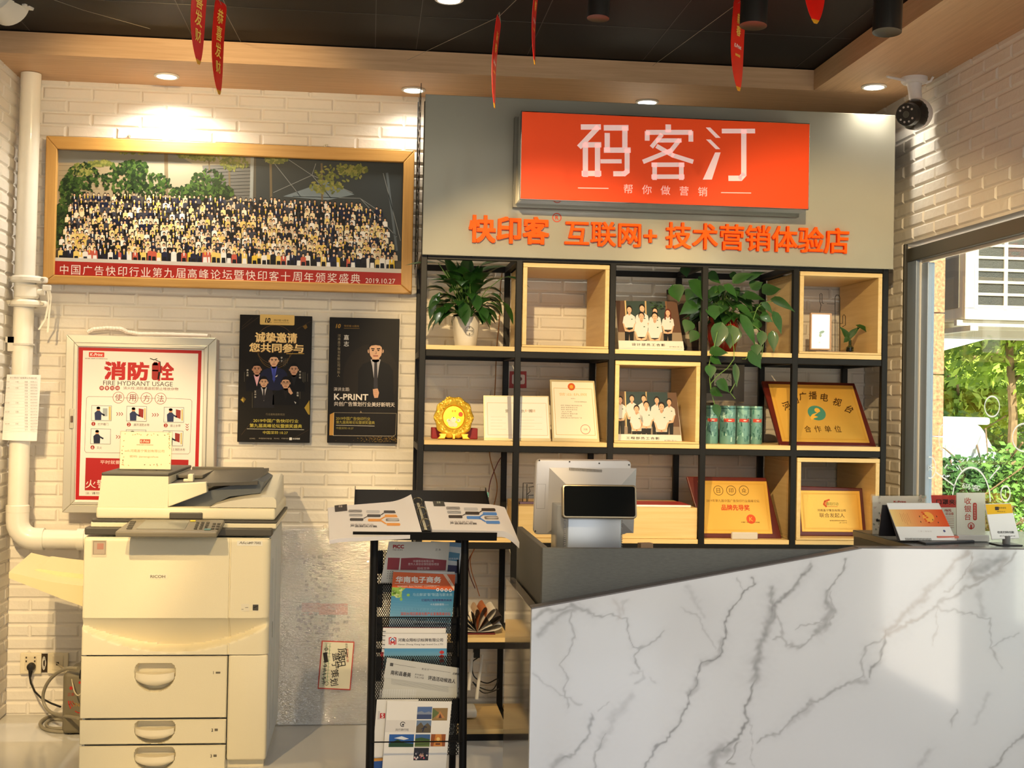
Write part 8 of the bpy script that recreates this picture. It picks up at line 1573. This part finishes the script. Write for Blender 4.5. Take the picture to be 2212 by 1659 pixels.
def acryl(name, lab, cat, Y, lean, c, pad_, m, group=None):
    o, A, q = sheet(name, lab, cat, Y, lean, c, .0015, m, group, part='card', zfloor=zc_)
    x0, x1, z0, z1 = (q[0][0] + q[3][0]) / 2 - pad_, (q[1][0] + q[2][0]) / 2 + pad_, .0, (q[0][1] + q[1][1]) / 2 + pad_
    b = MB(); b.box(x0, x1, -.004, -.002, z0, z1); b.box(x0, x1, .003, .005, z0, z1); b.box(x0, x1, -.004, .05, z0 - .0, z0 + .002); b.build('acrylic_stand', ACR, o); return o, Art(MW[o.name], -.0004, .0002)
o, A = acryl('acrylic_card', 'clear acrylic stand with a pale flowered card, behind the desk calendar', 'card stand', 3.90, 4, (c8(946, 430), c8(1388, 430), c8(1388, 716), c8(946, 716)), .004, mat('card_blush', (232, 220, 212), .5), None)
A.text('K-Print', *c8(1175, 478), 4, (190, 60, 50), w=27, bold=.03); A.text('收款', *c8(1050, 595), 10, (196, 80, 80)); A.text('付', *c8(1050, 625), 6, (196, 80, 80))
for i in range(30): x, y = rnd.choice(((rnd.uniform(950, 1010), rnd.uniform(430, 715)), (rnd.uniform(1330, 1385), rnd.uniform(430, 480)))); A.lv = 2 + i * .1; A.ell(*c8(x, y), rnd.uniform(1, 4), rnd.uniform(1, 3), rnd.choice(((206, 186, 180), (170, 170, 160), (222, 200, 190))), 8, rnd.uniform(0, 90))
A.ell(*c8(985, 632), 2.4, 3.4, (50, 44, 44), 8); A.ell(*c8(1000, 636), 2, 3, (50, 44, 44), 8); A.build('card_print', o, PS)
o, A = acryl('notice_card', 'red topped notice card about mask clips, between calendar and cashier sign', 'sign', 3.80, 4, (c8(1436, 424), c8(1668, 424), c8(1690, 772), c8(1470, 772)), .002, PAPER)
A.poly([c8(1436, 424), c8(1668, 424), c8(1674, 526), c8(1446, 526)], (206, 60, 56)); A.lv = 2; A.text('口罩夹袋', *c8(1585, 480), 12, (60, 20, 22), w=55, bold=.02); A.text('16元', *c8(1578, 550), 6, (196, 50, 50), w=14, bold=.02); A.text('请自备', *c8(1590, 578), 6, (206, 90, 90), w=18)
for i in range(6): A.line([c8(1540, 604 + i * 18), c8(1625, 604 + i * 18)], .8, (206, 150, 150))
A.build('card_print', o, PS)
o, A, q = sheet('cashier_sign', 'white upright cashier sign with red vertical characters 收银台', 'sign', 3.70, 3, (c8(1650, 404), c8(1888, 404), c8(1888, 758), c8(1650, 758)), .004, mat('sign_white', (238, 236, 232), .3), part='panel')
for i, ch in enumerate('收银台'): A.text(ch, *c8(1742, 472 + i * 66), 14.5, (196, 62, 48), bold=.008)
A.rrect(*c8(1785, 488), *c8(1818, 634), 3.5, (196, 62, 56)); A.lv = 2; A.vtext('请在此处结账', c8(1801, 0)[0], c8(0, 498)[1], c8(0, 624)[1], 4.4, (240, 214, 208)); A.ring(*c8(1770, 680), 6.5, 1.6, (196, 62, 56)); A.text('¥', *c8(1770, 680), 7, (196, 62, 56), bold=.03); A.poly([c8(1756, 690), c8(1784, 690), c8(1770, 714)], (196, 62, 56)); A.build('sign_print', o, PS)
b = MB(); b.box(q[3][0] - .003, q[2][0] + .003, -.003, -.0015, q[3][1], q[0][1] + .002); b.build('acrylic_face', ACR, o)
pbs = P(*c8(1780, 775), 3.70); b = MB(); b.prism([(q[3][0] - .004, -.012), (q[2][0] + .008, -.012), (q[2][0] + .006, .03), (q[3][0] - .002, .03)], 'z', zc_ - MW[o.name].translation.z, q[3][1] + .001, .002, 1); b.build('base', mat('sign_base', (214, 210, 204), .25), o)
o, A, q = sheet('payment_sign', 'small payment sign with a yellow top band on a dark flat base at the end', 'sign', 3.60, 10, (c8(1884, 496), c8(2104, 490), c8(2176, 785), c8(1944, 795)), .005, mat('pay_white', (240, 238, 234), .35), part='panel', bev=.002)
f = lambda u, v: tuple((V(c8(1884, 496)).lerp(V(c8(2104, 490)), u)).lerp(V(c8(1944, 795)).lerp(V(c8(2176, 785)), u), v))
A.poly([f(.02, .02), f(.98, .02), f(.985, .28), f(.015, .30)], (240, 186, 20)); A.build('colour_band', o, PS); A = Art(MW[o.name], 0, .0002); A.lv = 2; A.rrect(*f(.36, .09), *f(.48, .19), 1.2, (60, 50, 40)); A.text('推荐使用', *f(.62, .13), 4, (70, 56, 30), w=16); A.text('微信支付', *f(.55, .23), 2.6, (90, 70, 30), w=18); A.text('在此扫码付款', *f(.55, .81), 5, (50, 46, 44), w=36, bold=.015); A.text('更安全更便捷', *f(.58, .92), 2.4, (110, 104, 100), w=34); A.build('sign_print', o, PS)
zl = zc_ - MW[o.name].translation.z
b = MB(); b.box(-.030, .040, -.025, .045, zl, zl + .004, .001, 1, mx=M.Rotation(R(10), 4, 'X')); b.build('base', mat('folder_black', (54, 52, 54), .4), o)
b = MB(); b.cyl((.006, .012, zl + .003), (.006, .006, q[3][1] + .012), .011, n=16); b.build('neck', mat('sign_neck', (120, 118, 116), .4), o)
